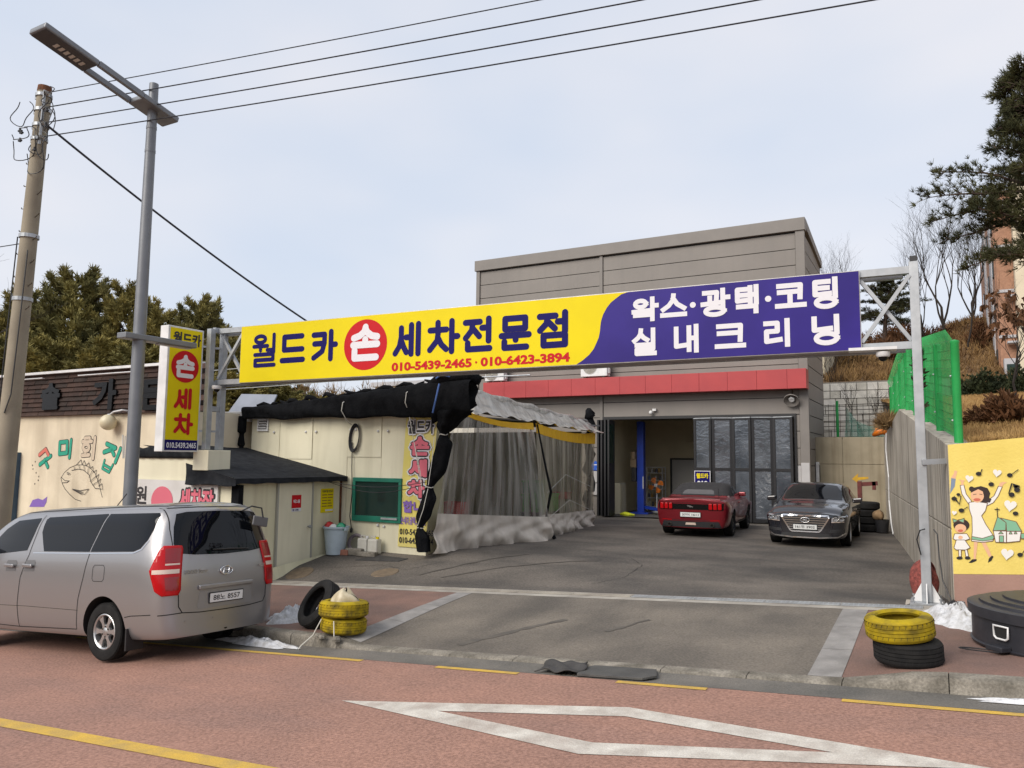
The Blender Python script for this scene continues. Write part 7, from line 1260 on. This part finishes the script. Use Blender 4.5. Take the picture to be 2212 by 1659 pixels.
for k, (x, y, s_, mt) in enumerate(((-11.5, 13.2, (.14, .06, .06), pm('brick_red', (.3,.13,.09), (.22,.1,.07), scale=8, rough=.9)), (-11.24, 13.3, (.2, .09, .07), m_kerb), (-10.9, 13.28, (.24, .08, .05), m_kerb))):
    b = MB(); z = zyard(x, y); b.obox((x, y, z+s_[2]*.9), (s_[0], .03, 0), (-.01, s_[1], 0), (0, 0, s_[2])); tag(b.build('rubble_block', mt, bevel=.015), ('red brick lying beside the waste bin', 'rough grey stone block before the jerrycans', 'flat grey slab before the right jerrycan')[k], 'rubble')
b = MB(); z = zyard(-11.4, 13.42); b.lathe([(.17,0),(.2,.02),(.2,.06),(.15,.07),(.13,.04)], (-11.38, 13.5, z+.2), (.2,-.9,.35), 24); tag(b.build('hub_cap', pm('mauve_plastic', (.16,.13,.14), rough=.5), smooth=40), 'round dusty plastic cover leaning on the wall behind the bin', 'cover')
def mat_sheet(name, label, pts, zf, mt, h=.02, cat='mat'):
    b = MB(); n = len(pts); V = [(x, y, zf(x, y)+h) for x, y in pts]+[(x, y, zf(x, y)) for x, y in pts]; b.add(V, [tuple(range(n))]+[(i, n+i, n+(i+1) % n, (i+1) % n) for i in range(n)]); return tag(b.build(name, mt, bevel=.004, fix=True), label, cat)
m_rub = pm('rubber_mat', (.045,.043,.042), (.065,.062,.06), scale=6, rough=.85, bump=.5, bscale=70)
mat_sheet('rubber_mat', 'dark rubber mat on the ground before the jerrycans', [(-10.95, 12.95), (-9.95, 13.15), (-9.85, 13.35), (-10.7, 13.38)], zyard, m_rub, .018)
m_man = pm('manhole_iron', (.19,.14,.09), (.13,.10,.07), scale=9, rough=.85, bump=.4, bscale=50)
for k, (x, y) in enumerate(((-9.75, 12.45), (-11.55, 11.95))):
    b = MB(); b.lathe([(0,.012),(.27,.012),(.28,.0)], (x, y, 0), n=30); b.V = [(v[0], v[1], v[2]+zyard(v[0], v[1])) for v in b.V]; t = tag(b.build('manhole_cover', m_man), ('rusty round manhole cover before the panel shed', 'rusty round manhole cover beside the lean-to door')[k], 'manhole')
# mats over the gutter drain
gq = lambda x, y: zr(x)+.012
b = MB(); b.grid(lambda u, v: (lerp(-3.78, -3.3, u)+.05*math.sin(v*5), lerp(7.36, 7.74, v)+.03*math.sin(u*7), zr(lerp(-3.78, -3.3, u))+.02+.03*math.sin(u*6+v*4)**2+.02*u), 14, 10); o = tag(b.build('rubber_sheet', m_rub, smooth=180), 'crumpled black rubber sheet over the gutter drain', 'mat'); q = o.modifiers.new('depth', 'SOLIDIFY'); q.thickness = .012
mat_sheet('gutter_mat', 'grey ribbed mat laid over the gutter drain', [(-3.28, 7.33), (-2.6, 7.36), (-2.5, 7.5), (-2.58, 7.73), (-3.25, 7.72), (-3.34, 7.55)], gq, pm('mat_grey', (.10,.098,.092), (.075,.073,.07), scale=5, rough=.85, bump=.7, bscale=120), .022)
gg_ = thing('gutter_grate', 'iron gutter grate under the rubber mats', 'grate', (-3.4, 7.4, zr(-3.4)))
b = MB()
for k in range(9): x = -3.55+k*.05; b.box((x, 7.36, zr(x)-.006), (x+.025, 7.46, zr(x)+.006))
b.build('bars', m_iron, gg_)
# back right corner of the yard
jk = thing('workshop_crane', 'red hydraulic jack with black drum beside the far tyre stack', 'jack', (-1.85, 25.75, 0)); b = MB(); b.bar((-2.15, 25.75, .0), (-2.15, 25.75, 1.45), .14, .12); b.bar((-2.2, 25.75, 1.35), (-1.65, 25.75, 1.4), .1, .12); b.bar((-1.75, 25.75, 1.2), (-1.75, 25.75, 1.45), .1); b.build('frame', pm('jack_red', (.14,.025,.02), (.09,.02,.016), scale=8, rough=.6), jk); b = MB(); b.bar((-2.45, 25.7, .02), (-1.6, 25.7, .02), .1, .04); b.build('base', m_iron, jk)
b = MB(); b.lathe([(0,0),(.16,0),(.19,.36),(.2,.37),(.17,.37),(.15,.05),(0,.05)], (-1.52, 24.95, .01), n=20); tag(b.build('bucket', m_black, smooth=30), 'black bucket in front of the far tyre stack', 'bucket')
lump('paper_sack', 'tan paper sack on the black bucket by the far wall', (-1.6, 24.95, .34), (.15, .14, .3), pm('sack_tan', (.26,.17,.09), (.16,.1,.05), scale=7, rough=.85), 5)
b = MB(); P_ = wo_+wd_*14.2-wr_*.03; b.tube([P_+Vector((0,0,2.9)), P_+Vector((-.02,-.1,2.4)), P_+wd_*-.4+Vector((0,0,1.6)), P_+wd_*-.2+Vector((0,0,.9)), P_+wd_*-.9+Vector((0,0,.3)), P_+wd_*-1.6+Vector((0,0,.05))], .02, 6); tag(b.build('white_hose', m_trimw), 'pale hose running down the far end of the concrete wall', 'hose')
# skid and water marks stay in the materials; cracks as thin dark seams
def crack(label, pts, zf, w=.012):
    b = MB(); P = []
    for i in range(len(pts)-1):
        for t in np.linspace(0, 1, 9)[:-1]: P.append((lerp(pts[i][0], pts[i+1][0], t)+.02*rnd.uniform(-1, 1), lerp(pts[i][1], pts[i+1][1], t)+.02*rnd.uniform(-1, 1)))
    V = []
    for i, p in enumerate(P):
        d = np.array(P[min(i+1, len(P)-1)])-np.array(P[max(i-1, 0)]); d = d/max(np.hypot(*d), 1e-6); q = w*(.4+.6*rnd.random())/2; V += [(p[0]-d[1]*q, p[1]+d[0]*q, zf(p[0], p[1])+.006), (p[0]+d[1]*q, p[1]-d[0]*q, zf(p[0], p[1])+.006)]
    b.add(V, [(2*i, 2*i+2, 2*i+3, 2*i+1) for i in range(len(P)-1)]); return b
m_crk = pm('crack_dark', (.03,.028,.026), rough=.95); m_oil = pm('wet_stain', (.085,.076,.066), (.12,.106,.088), scale=5, rough=.75)
for pts, zf, w_, par in (([(-11.2, 12.3), (-10.2, 12.9), (-9.4, 12.7), (-8.9, 13.4)], zyard, .02, yard), ([(-5.6, 15.2), (-5.0, 14.2), (-4.9, 13.0), (-5.3, 12.2)], zyard, .015, yard)):
    o = crack('', pts, zf, w_).build('crack', m_crk, par, fix=True)
for pts, w_ in (([(-4.5, 9.7), (-4.9, 8.95), (-5.3, 8.1)], .13), ([(-3.4, 9.9), (-3.75, 9.1)], .09)): crack('', pts, zpav, w_).build('water_trail', m_oil, bpy.data.objects['driveway_apron'], fix=True)
for pts, w_ in (([(-7.6, 14.6), (-8.3, 13.4), (-9.0, 12.3)], .16), ([(-6.0, 14.4), (-7.6, 13.1), (-8.4, 12.2)], .1)): crack('', pts, zyard, w_).build('water_trail', m_oil, yard, fix=True)
# ------------------------------------------------------------------ vegetation
def leafmat(name, c1, c2, sc=1.2, rough=.75):
    m = pm(name, c1, c2, scale=sc, rough=rough, detail=3, spec=.2); p = m.node_tree.nodes['Principled BSDF']; return m
m_need = leafmat('needles_olive', (.34, .28, .09), (.16, .145, .055), .9); m_need2 = leafmat('needles_dark', (.27, .235, .08), (.13, .125, .052), .9); m_bark = pm('pine_bark', (.09,.06,.045), (.05,.035,.03), scale=8, rough=.95, bump=.5, bscale=20)
m_twig = pm('bare_twig', (.034, .026, .021), (.024,.019,.016), scale=5, rough=.95); m_tan = leafmat('dry_brush', (.28,.18,.08), (.16,.10,.05), 2.5); m_brown = leafmat('dry_leaves_brown', (.14,.065,.03), (.08,.04,.02), 3); m_hedge = leafmat('hedge_green', (.045,.055,.025), (.02,.027,.014), 2.0)
def tufts(P, D, n, ln, w, rs, spread=.9):
    """needle tufts: at each point P a fan of n thin triangles around direction D"""
    P, D = np.asarray(P), np.asarray(D); N = len(P); P = np.repeat(P, n, 0); D = np.repeat(D, n, 0)
    d = D+rs.normal(0, spread*.55, (N*n, 3)); d /= np.linalg.norm(d, axis=1)[:, None]; s_ = np.cross(d, rs.normal(0, 1, (N*n, 3))); s_ /= np.linalg.norm(s_, axis=1)[:, None]+1e-9
    L = ln*rs.uniform(.6, 1.15, (N*n, 1)); V = np.stack([P-s_*w/2, P+s_*w/2, P+d*L+s_*w*.15, P+d*L-s_*w*.15], 1).reshape(-1, 3); F = np.arange(N*n*4).reshape(-1, 4); return V, F
def np_obj(name, V, F, mat, parent, local=True):
    me = bpy.data.meshes.new(name); V = np.asarray(V, np.float32); F = np.asarray(F, np.int32); k = F.shape[1]
    me.vertices.add(len(V)); me.vertices.foreach_set('co', V.ravel()); me.loops.add(F.size); me.loops.foreach_set('vertex_index', F.ravel()); me.polygons.add(len(F)); me.polygons.foreach_set('loop_start', np.arange(0, F.size, k, dtype=np.int32)); me.polygons.foreach_set('loop_total', np.full(len(F), k, np.int32)); me.update(); me.validate(); me.materials.append(mat)
    o = bpy.data.objects.new(name, me); COL.objects.link(o); o.parent = parent; ORG[o.name] = Vector((0,0,0)); return o
def conifer(label, loc, h, spread, seed, mat, dens=1.0, group=None):
    """Korean pine: trunk, whorled upswept branches, needle tufts; built once per kind"""
    rs = np.random.RandomState(seed); t = thing('pine_tree', label, 'tree', loc, group=group); b = MB(); b.tube([(0,0,0), (.05,0,h*.4), (-.03,.04,h*.75), (0,0,h)], [.16, .12, .07, .02], 8); b.build('trunk', m_bark, t, local=True, smooth=60)
    br = MB(); P, D = [], []; z = h*.08
    while z < h*.985:
        f_ = z/h; L = spread*(1-f_)**.62*(.8+.4*rs.rand())+.25; nb = 5 if f_ < .85 else 4; a0 = rs.rand()*6
        for k in range(nb):
            a = a0+k*2*math.pi/nb+rs.normal(0, .2); l = L*(.65+.5*rs.rand()); up = .10+.45*f_+.1*rs.rand(); pts = []
            for q in np.linspace(0, 1, 6): pts.append(np.array([math.cos(a)*l*q, math.sin(a)*l*q, z+l*q*up*(.5+.8*q)-.06*l*math.sin(q*3)]))
            br.tube(pts[:5], [.035, .028, .02, .014, .008], 4, cap=False)
            m = int((18+l*44)*dens)
            for _ in range(m):
                q = rs.uniform(.22, 1.0)**.75; i = min(int(q*5), 4); p = pts[i]+(pts[i+1]-pts[i])*(q*5-i); side = np.array([-math.sin(a), math.cos(a), 0]); w_ = l*.34*(1-q*.55); p = p+side*rs.uniform(-w_, w_)+np.array([0, 0, rs.uniform(-.06, .22)]); P.append(p); D.append(np.array([math.cos(a)*.6, math.sin(a)*.6, .75+.6*f_])+side*rs.normal(0, .4))
        z += h*(.05 if f_ < .7 else .042)*(.8+.4*rs.rand())
    for q in range(14): P.append(np.array([rs.normal(0, .06), rs.normal(0, .06), h*(.93+.07*q/14)])); D.append(np.array([rs.normal(0, .5), rs.normal(0, .5), 1.]))
    br.build('branches', m_bark, t, local=True); V, F = tufts(P, np.array(D)/np.linalg.norm(D, axis=1)[:, None], 9, .23, .046, rs); np_obj('crown', V, F, mat, t); return t
spots = [(-36.2, 19.4, 8.9, 2.3), (-33.9, 20.4, 9.9, 2.6), (-31.5, 21.4, 9.2, 2.1), (-30.0, 22.0, 7.9, 2.2), (-28.6, 22.9, 8.6, 2.0), (-27.3, 23.7, 7.2, 2.0), (-38.2, 18.3, 8.3, 2.4), (-34.6, 18.2, 6.4, 2.6), (-32.4, 19.0, 6.6, 2.6), (-30.4, 19.6, 6.3, 2.5), (-28.7, 20.3, 6.0, 2.5), (-27.0, 21.0, 5.6, 2.4), (-25.6, 22.4, 5.0, 2.3), (-24.2, 23.8, 4.6, 2.2), (-22.8, 24.9, 4.4, 2.2), (-36.5, 16.6, 6.2, 2.6), (-26.2, 24.8, 5.8, 2.2), (-40.5, 18.5, 8.6, 2.6), (-42, 15.5, 7.5, 2.6), (-21.6, 26.4, 4.3, 2.1), (-20.3, 28, 4.2, 2.1)]
lab = ['second tallest spire left of the street lamp', 'tallest spire left of the street lamp', 'tall tree behind the street lamp pole', 'tree above the left half of the light box', 'pointed tree right of the light box top', 'lower tree left of the big sign', 'tree behind the utility pole', 'bushy tree before the tallest spire', 'bushy tree left behind the lamp pole', 'bushy tree right behind the lamp pole', 'bushy tree just left of the light box', 'bushy tree behind the light box', 'low tree behind the left gantry post', 'low tree under the left end of the big sign', 'low tree above the shade cloth, left', 'front tree left of the utility pole base', 'half hidden by the sign', 'tree at the left picture edge behind the pole', 'front tree at the left picture edge', 'low tree above the middle of the shade cloth', 'low tree above the right of the shade cloth']
protos = {}
for i, ((x, y, h, sp), lb_) in enumerate(zip(spots, lab)):
    z = lerp(-.8, 2.0, clamp((y-18.2)/18.2)); k = i % 3; full = 'dense olive evergreen behind the restaurant, ' + lb_ if i < 13 or i in (15, 17, 18) else 'dense olive evergreen behind the sheds, ' + lb_
    if k not in protos: protos[k] = (conifer(full, (x, y, z-.1), 8.5, 2.5, 11+k*7, (m_need, m_need2, m_need)[k], 1.0, 'evergreens on the left hillside'), 8.5, 2.5); t = protos[k][0]
    else: t = copy_tree(protos[k][0], None, full); t.location = (x, y, z-.1)
    t.rotation_euler = (0, 0, i*1.9); t.scale = (sp/2.5*1.3, sp/2.5*1.3, (h-z+.3)/8.5)
def bare(label, loc, h, seed, spread=.55, levels=6, mat=None, group=None, name='bare_tree', lean=0.0, r0=.14, leaf=None):
    rs = random.Random(seed); t = thing(name, label, 'tree', loc, group=group); tr, br = MB(), MB(); tips = []
    def grow(p, d, l, r, lv):
        n = 3; pts = [p]; q = p.copy(); dd = d.copy()
        for i in range(n): dd = (dd+Vector((rs.uniform(-.14, .14), rs.uniform(-.14, .14), rs.uniform(-.02, .1)))).normalized(); q = q+dd*l/n; pts.append(q.copy())
        (tr if lv == 0 else br).tube(pts, [lerp(r, r*.62, i/n) for i in range(n+1)], 6 if lv < 2 else 3, cap=False)
        if lv >= levels: tips.append(q); return
        for k in range(3 if lv < 4 else 2):
            ax = Vector((rs.uniform(-1, 1), rs.uniform(-1, 1), rs.uniform(-.2, .4))).normalized(); nd = (dd+ax*spread*rs.uniform(.7, 1.25)).normalized(); st = pts[rs.choice((2, 3, 3))] if k else q
            grow(st, nd, l*rs.uniform(.62, .84), r*.55, lv+1)
    grow(Vector((0,0,0)), Vector((lean, 0, 1)).normalized(), h*.30, r0, 0); tr.build('trunk', mat or m_twig, t, local=True, smooth=60); br.build('branches', mat or m_twig, t, local=True)
    if leaf:
        P = np.array([tuple(p) for p in tips]); V, F = tufts(P, np.tile([0, 0, -1.], (len(P), 1)), 2, .12, .07, np.random.RandomState(seed)); np_obj('dead_leaves', V, F, leaf, t)
    return t
bt_ = bare('tall bare tree right of the gantry post, fan shaped crown', (.75, 52, 8.0), 11.0, 4, .50, 7, r0=.12)
for lab_, loc, sc in (('bare tree left of the apartment block', (2.2, 56, 9.2), (.9, .9, .95)), ('thin bare tree between the post and the apartment block', (1.6, 50, 8.0), (.6, .6, .75)), ('bare tree peeping past the warehouse corner', (-5.4, 46, 6.8), (.75, .75, .75)), ('bare tree just behind the right gantry post', (-.4, 53, 8.6), (.65, .65, .75)), ('bare tree touching the apartment wall', (3.4, 60, 9.6), (.9, .9, 1.0))):
    t = copy_tree(bt_, None, lab_); t.location = loc; t.scale = sc; t.rotation_euler = (0, 0, loc[1]*1.3)
t = bare('bare tree at the left picture edge beside the utility pole', (-20.6, 9.9, -1.2), 9.6, 21, .6, 6, r0=.11); t.rotation_euler = (0, 0, 1.0)
t = bare('thin leafless shrub against the beige house', (-4.35, 37.4, 2.8), 5.2, 9, .4, 4, r0=.05, name='bare_shrub')
t = bare('leafless shrub behind the green fence on the grass bank', (1.2, 15.2, 2.7), 2.2, 31, .6, 5, r0=.03, name='bare_shrub', leaf=m_brown); t2 = bare('leafless shrub with brown leaves near the apartment hedge', (1.9, 19, 3.3), 3.6, 33, .5, 5, r0=.03, name='bare_shrub')
for k, (x, y, z, s_) in enumerate(((-3.0, 33, 2.8, 1.0), (-2.0, 32.4, 2.8, .9), (-1.4, 33.4, 2.8, .8))): t = bare('thin leafless shrub on the terrace, %s of three' % ('leftmost', 'middle', 'rightmost')[k], (x, y, z), 2.6*s_, 41+k, .45, 5, r0=.025, name='bare_shrub', group='shrubs on the terrace')
def brush(name, label, cat, c, s, n, mat, ln, w, seed, up=1.0, zf=None):
    """dense shrub or dry brush: many small blades through a lumpy volume on a few stems"""
    rs = np.random.RandomState(seed); t = thing(name, label, cat, c); b = MB()
    for k in range(7): a = k*.9; b.tube([(0, 0, 0), (s[0]*.3*math.cos(a), s[1]*.3*math.sin(a), s[2]*.4), (s[0]*.6*math.cos(a), s[1]*.6*math.sin(a), s[2]*.8)], [.02, .014, .006], 4)
    b.build('stems', m_twig, t, local=True); u = rs.normal(0, 1, (n, 3)); u /= np.linalg.norm(u, axis=1)[:, None]; u *= rs.uniform(.25, 1, (n, 1))**.5; u[:, 2] = np.abs(u[:, 2]); u *= 1+.16*np.sin(u[:, :1]*9+seed)+.12*np.sin(u[:, 1:2]*11); P = u*np.array(s); D = u*.7+np.array([0, 0, up]); D /= np.linalg.norm(D, axis=1)[:, None]; V, F = tufts(P, D, 4, ln, w, rs); np_obj('foliage', V, F, mat, t); return t
for k, (x, y, s_) in enumerate(((-24.0, 25.2, 1.3), (-22.9, 26.2, 1.5), (-21.7, 27.2, 1.2))): brush('dry_shrub', 'tan leafless brush above the shade cloth, %s of three' % ('leftmost', 'middle', 'rightmost')[k], 'shrub', (x, y, 2.6), (1.2*s_, 1.0, 2.3), 900, m_tan, .55, .03, 60+k, 1.6)
for k, x in enumerate((1.6, 2.8, 4.0, 5.2)): brush('hedge_shrub', 'dark green hedge shrub at the foot of the apartment block, number %s from left' % ('one', 'two', 'three', 'four')[k], 'hedge', (x, 34.6+.5*k, 4.5), (.85, .7, 1.0+.15*(k % 2)), 1100, m_hedge, .13, .08, 70+k, .5)
brush('low_shrub', 'low reddish brown shrub on the dry grass behind the green fence', 'shrub', (1.15, 14.6, 2.65), (.75, .6, .42), 900, m_brown, .12, .05, 80, .4); brush('weed_tuft', 'dry weeds hanging over the far end of the concrete wall', 'weeds', (-1.2, 24.6, 3.0), (.25, 2.0, .25), 500, m_tan, .3, .02, 81, .2)
brush('hill_shrub', 'tan brush on the slope right of the warehouse', 'shrub', (-4.6, 44, 6.9), (2.0, 1.5, 1.3), 900, m_tan, .6, .04, 82, 1.0); brush('hill_shrub', 'brown brush on the slope under the sign end', 'shrub', (-2.4, 46, 7.4), (2.0, 1.5, 1.0), 900, m_brown, .5, .05, 83, .8); brush('hill_shrub', 'brown scrub on the ridge behind the gantry post', 'shrub', (-1.5, 57, 9.5), (3.5, 1.5, 1.5), 1200, m_brown, .5, .06, 84, .8); brush('hill_shrub', 'brown scrub on the ridge near the apartment block', 'shrub', (2.6, 52, 8.2), (1.3, 1.5, 1.9), 900, m_brown, .35, .07, 85, .5)
brush('climbing_plant', 'green climbing weeds tangled in the mesh fence', 'plant', (-.25, 15.8, 3.0), (.10, 2.4, 1.2), 36, m_hedge, .1, .06, 86, .3)
# dry grass as one mass
rs_ = np.random.RandomState(5); n = 16000; v_ = rs_.uniform(0, 1, n)**1.6; bb_ = 11.95+v_*26; aa_ = .1-.1016*(bb_-11.6)+.32+rs_.uniform(0, 1, n)**1.3*(2.2+v_*6); zz_ = np.where(bb_ < 20.4, 2.2+.118*(bb_-11.6), 3.24+.09*(bb_-20.4)); u_ = np.sqrt(np.clip((aa_-(.1-.1016*(bb_-11.6)+.3))/30, 0, 1)); zz_ = np.minimum(zz_, 6.6)+u_*u_*3*np.clip(1-(bb_-11.8)/30, 0, 1)
g_ = bpy.data.objects.new('dry_grass', None)
Pg = np.stack([aa_, bb_, zz_-.02], 1); V, F = tufts(Pg, np.tile([0, 0, 1.], (n, 1)), 3, .15, .014, rs_, .9)
o = np_obj('dry_grass', V, F, leafmat('straw', (.42,.27,.11), (.27,.16,.065), 3), None); o['kind'] = 'stuff'; o['label'] = 'dry straw coloured grass on the bank'; o['category'] = 'grass'; bpy.data.objects.remove(g_)
n = 9000; aa_ = rs_.uniform(-7, 6, n); bb_ = 37+rs_.uniform(0, 1, n)**1.2*26; zz_ = np.array([zb(a, b_) for a, b_ in zip(aa_, bb_)]); V, F = tufts(np.stack([aa_, bb_, zz_-.05], 1), np.tile([0, 0, 1.], (n, 1)), 3, .5, .05, rs_, 1.0)
o = np_obj('slope_grass', V, F, leafmat('straw_dark', (.26,.16,.065), (.13,.075,.035), 1.2), None); o['kind'] = 'stuff'; o['label'] = 'brown dry grass on the far slope'; o['category'] = 'grass'
# large red pine at the right picture edge
def red_pine():
    rs = np.random.RandomState(77); t = thing('pine_tree', 'large dark pine with spreading limbs at the right picture edge', 'tree', (3.25, 24.6, 3.6)); b = MB(); tp = [(0,0,0), (.1,0,2.5), (-.1,-.05,5), (-.45,-.2,7.2), (-.85,-.4,8.6), (-1.05,-.5,9.25)]; b.tube(tp, [.2, .17, .14, .1, .05, .02], 10); b.build('trunk', m_bark, t, local=True, smooth=60)
    tp = [np.array(p) for p in tp]; br = MB(); P, D = [], []
    def at(z):
        for i in range(len(tp)-1):
            if tp[i][2] <= z <= tp[i+1][2]: f_ = (z-tp[i][2])/(tp[i+1][2]-tp[i][2]); return tp[i]+(tp[i+1]-tp[i])*f_
        return tp[-1]
    limbs = [(4.3, 185, 2.3, -.05), (4.0, 205, 2.0, -.2), (5.0, 178, 2.7, -.02), (5.3, 196, 2.9, .05), (5.7, 186, 3.2, .1), (5.9, 172, 2.9, .14)]
    for k in range(44):
        z = 4.2+4.9*(k/44)**.9; limbs.append((z, rs.uniform(0, 360), (2.3*(1-((z-4)/5.4)**1.5)+.5)*rs.uniform(.6, 1.1), rs.uniform(.0, .45)))
    for z, az, l, up in limbs:
        p0 = at(z); a = R(az); dr = np.array([math.cos(a), math.sin(a), up]); pts = [p0]; d = dr.copy()
        for i in range(8): d = d+np.array([rs.normal(0, .1), rs.normal(0, .1), rs.normal(0, .06)-.015*i+.02]); pts.append(pts[-1]+d/np.linalg.norm(d)*l/8)
        br.tube(pts, [lerp(.055, .012, i/8) for i in range(9)], 5, cap=False)
        for i in range(2, 9):
            for k in range(5):
                s_ = np.array([-math.sin(a), math.cos(a), 0])*rs.choice((-1, 1)); sd = dr*.5+s_*rs.uniform(.3, .9)+np.array([0, 0, rs.uniform(-.35, .6)]); sl2 = (.3+l*.17)*(1.15-.6*i/8)*rs.uniform(.5, 1.15); q = pts[i]; e = q+sd/np.linalg.norm(sd)*sl2; br.tube([q, (q+e)/2+np.array([0,0,.02]), e], [.012, .008, .004], 3, cap=False)
                for m in np.linspace(.35, 1, 4): P.append(q+(e-q)*m+rs.normal(0, .05, 3)); D.append(sd/np.linalg.norm(sd)+np.array([0, 0, .8]))
    for q in range(10): P.append(tp[-1]+np.array([rs.normal(0, .05), rs.normal(0, .05), -.5+q*.06])); D.append(np.array([rs.normal(0, .6), rs.normal(0, .6), 1]))
    br.build('branches', m_bark, t, local=True); D = np.array(D); V, F = tufts(P, D/np.linalg.norm(D, axis=1)[:, None], 12, .17, .019, rs, 1.0); np_obj('crown', V, F, leafmat('needles_pine', (.085,.085,.035), (.035,.04,.02), 1.5), t); return t
rp = red_pine()
t = copy_tree(rp, None, 'distant pine between the sign end and the gantry post'); t.location = (-2.6, 51.5, 8.0); t.scale = (.78, .78, .6); t.rotation_euler = (0, 0, 2.2)
# the wooded bank across the road, behind the viewer
b = MB(); b.grid(lambda u, v: (lerp(-120, 120, u), -20-v*60, -.9+7.5*sm(v*1.6)+1.0*math.sin(u*23)*v), 60, 14); struct(b.build('opposite_bank', m_slope, smooth=180))
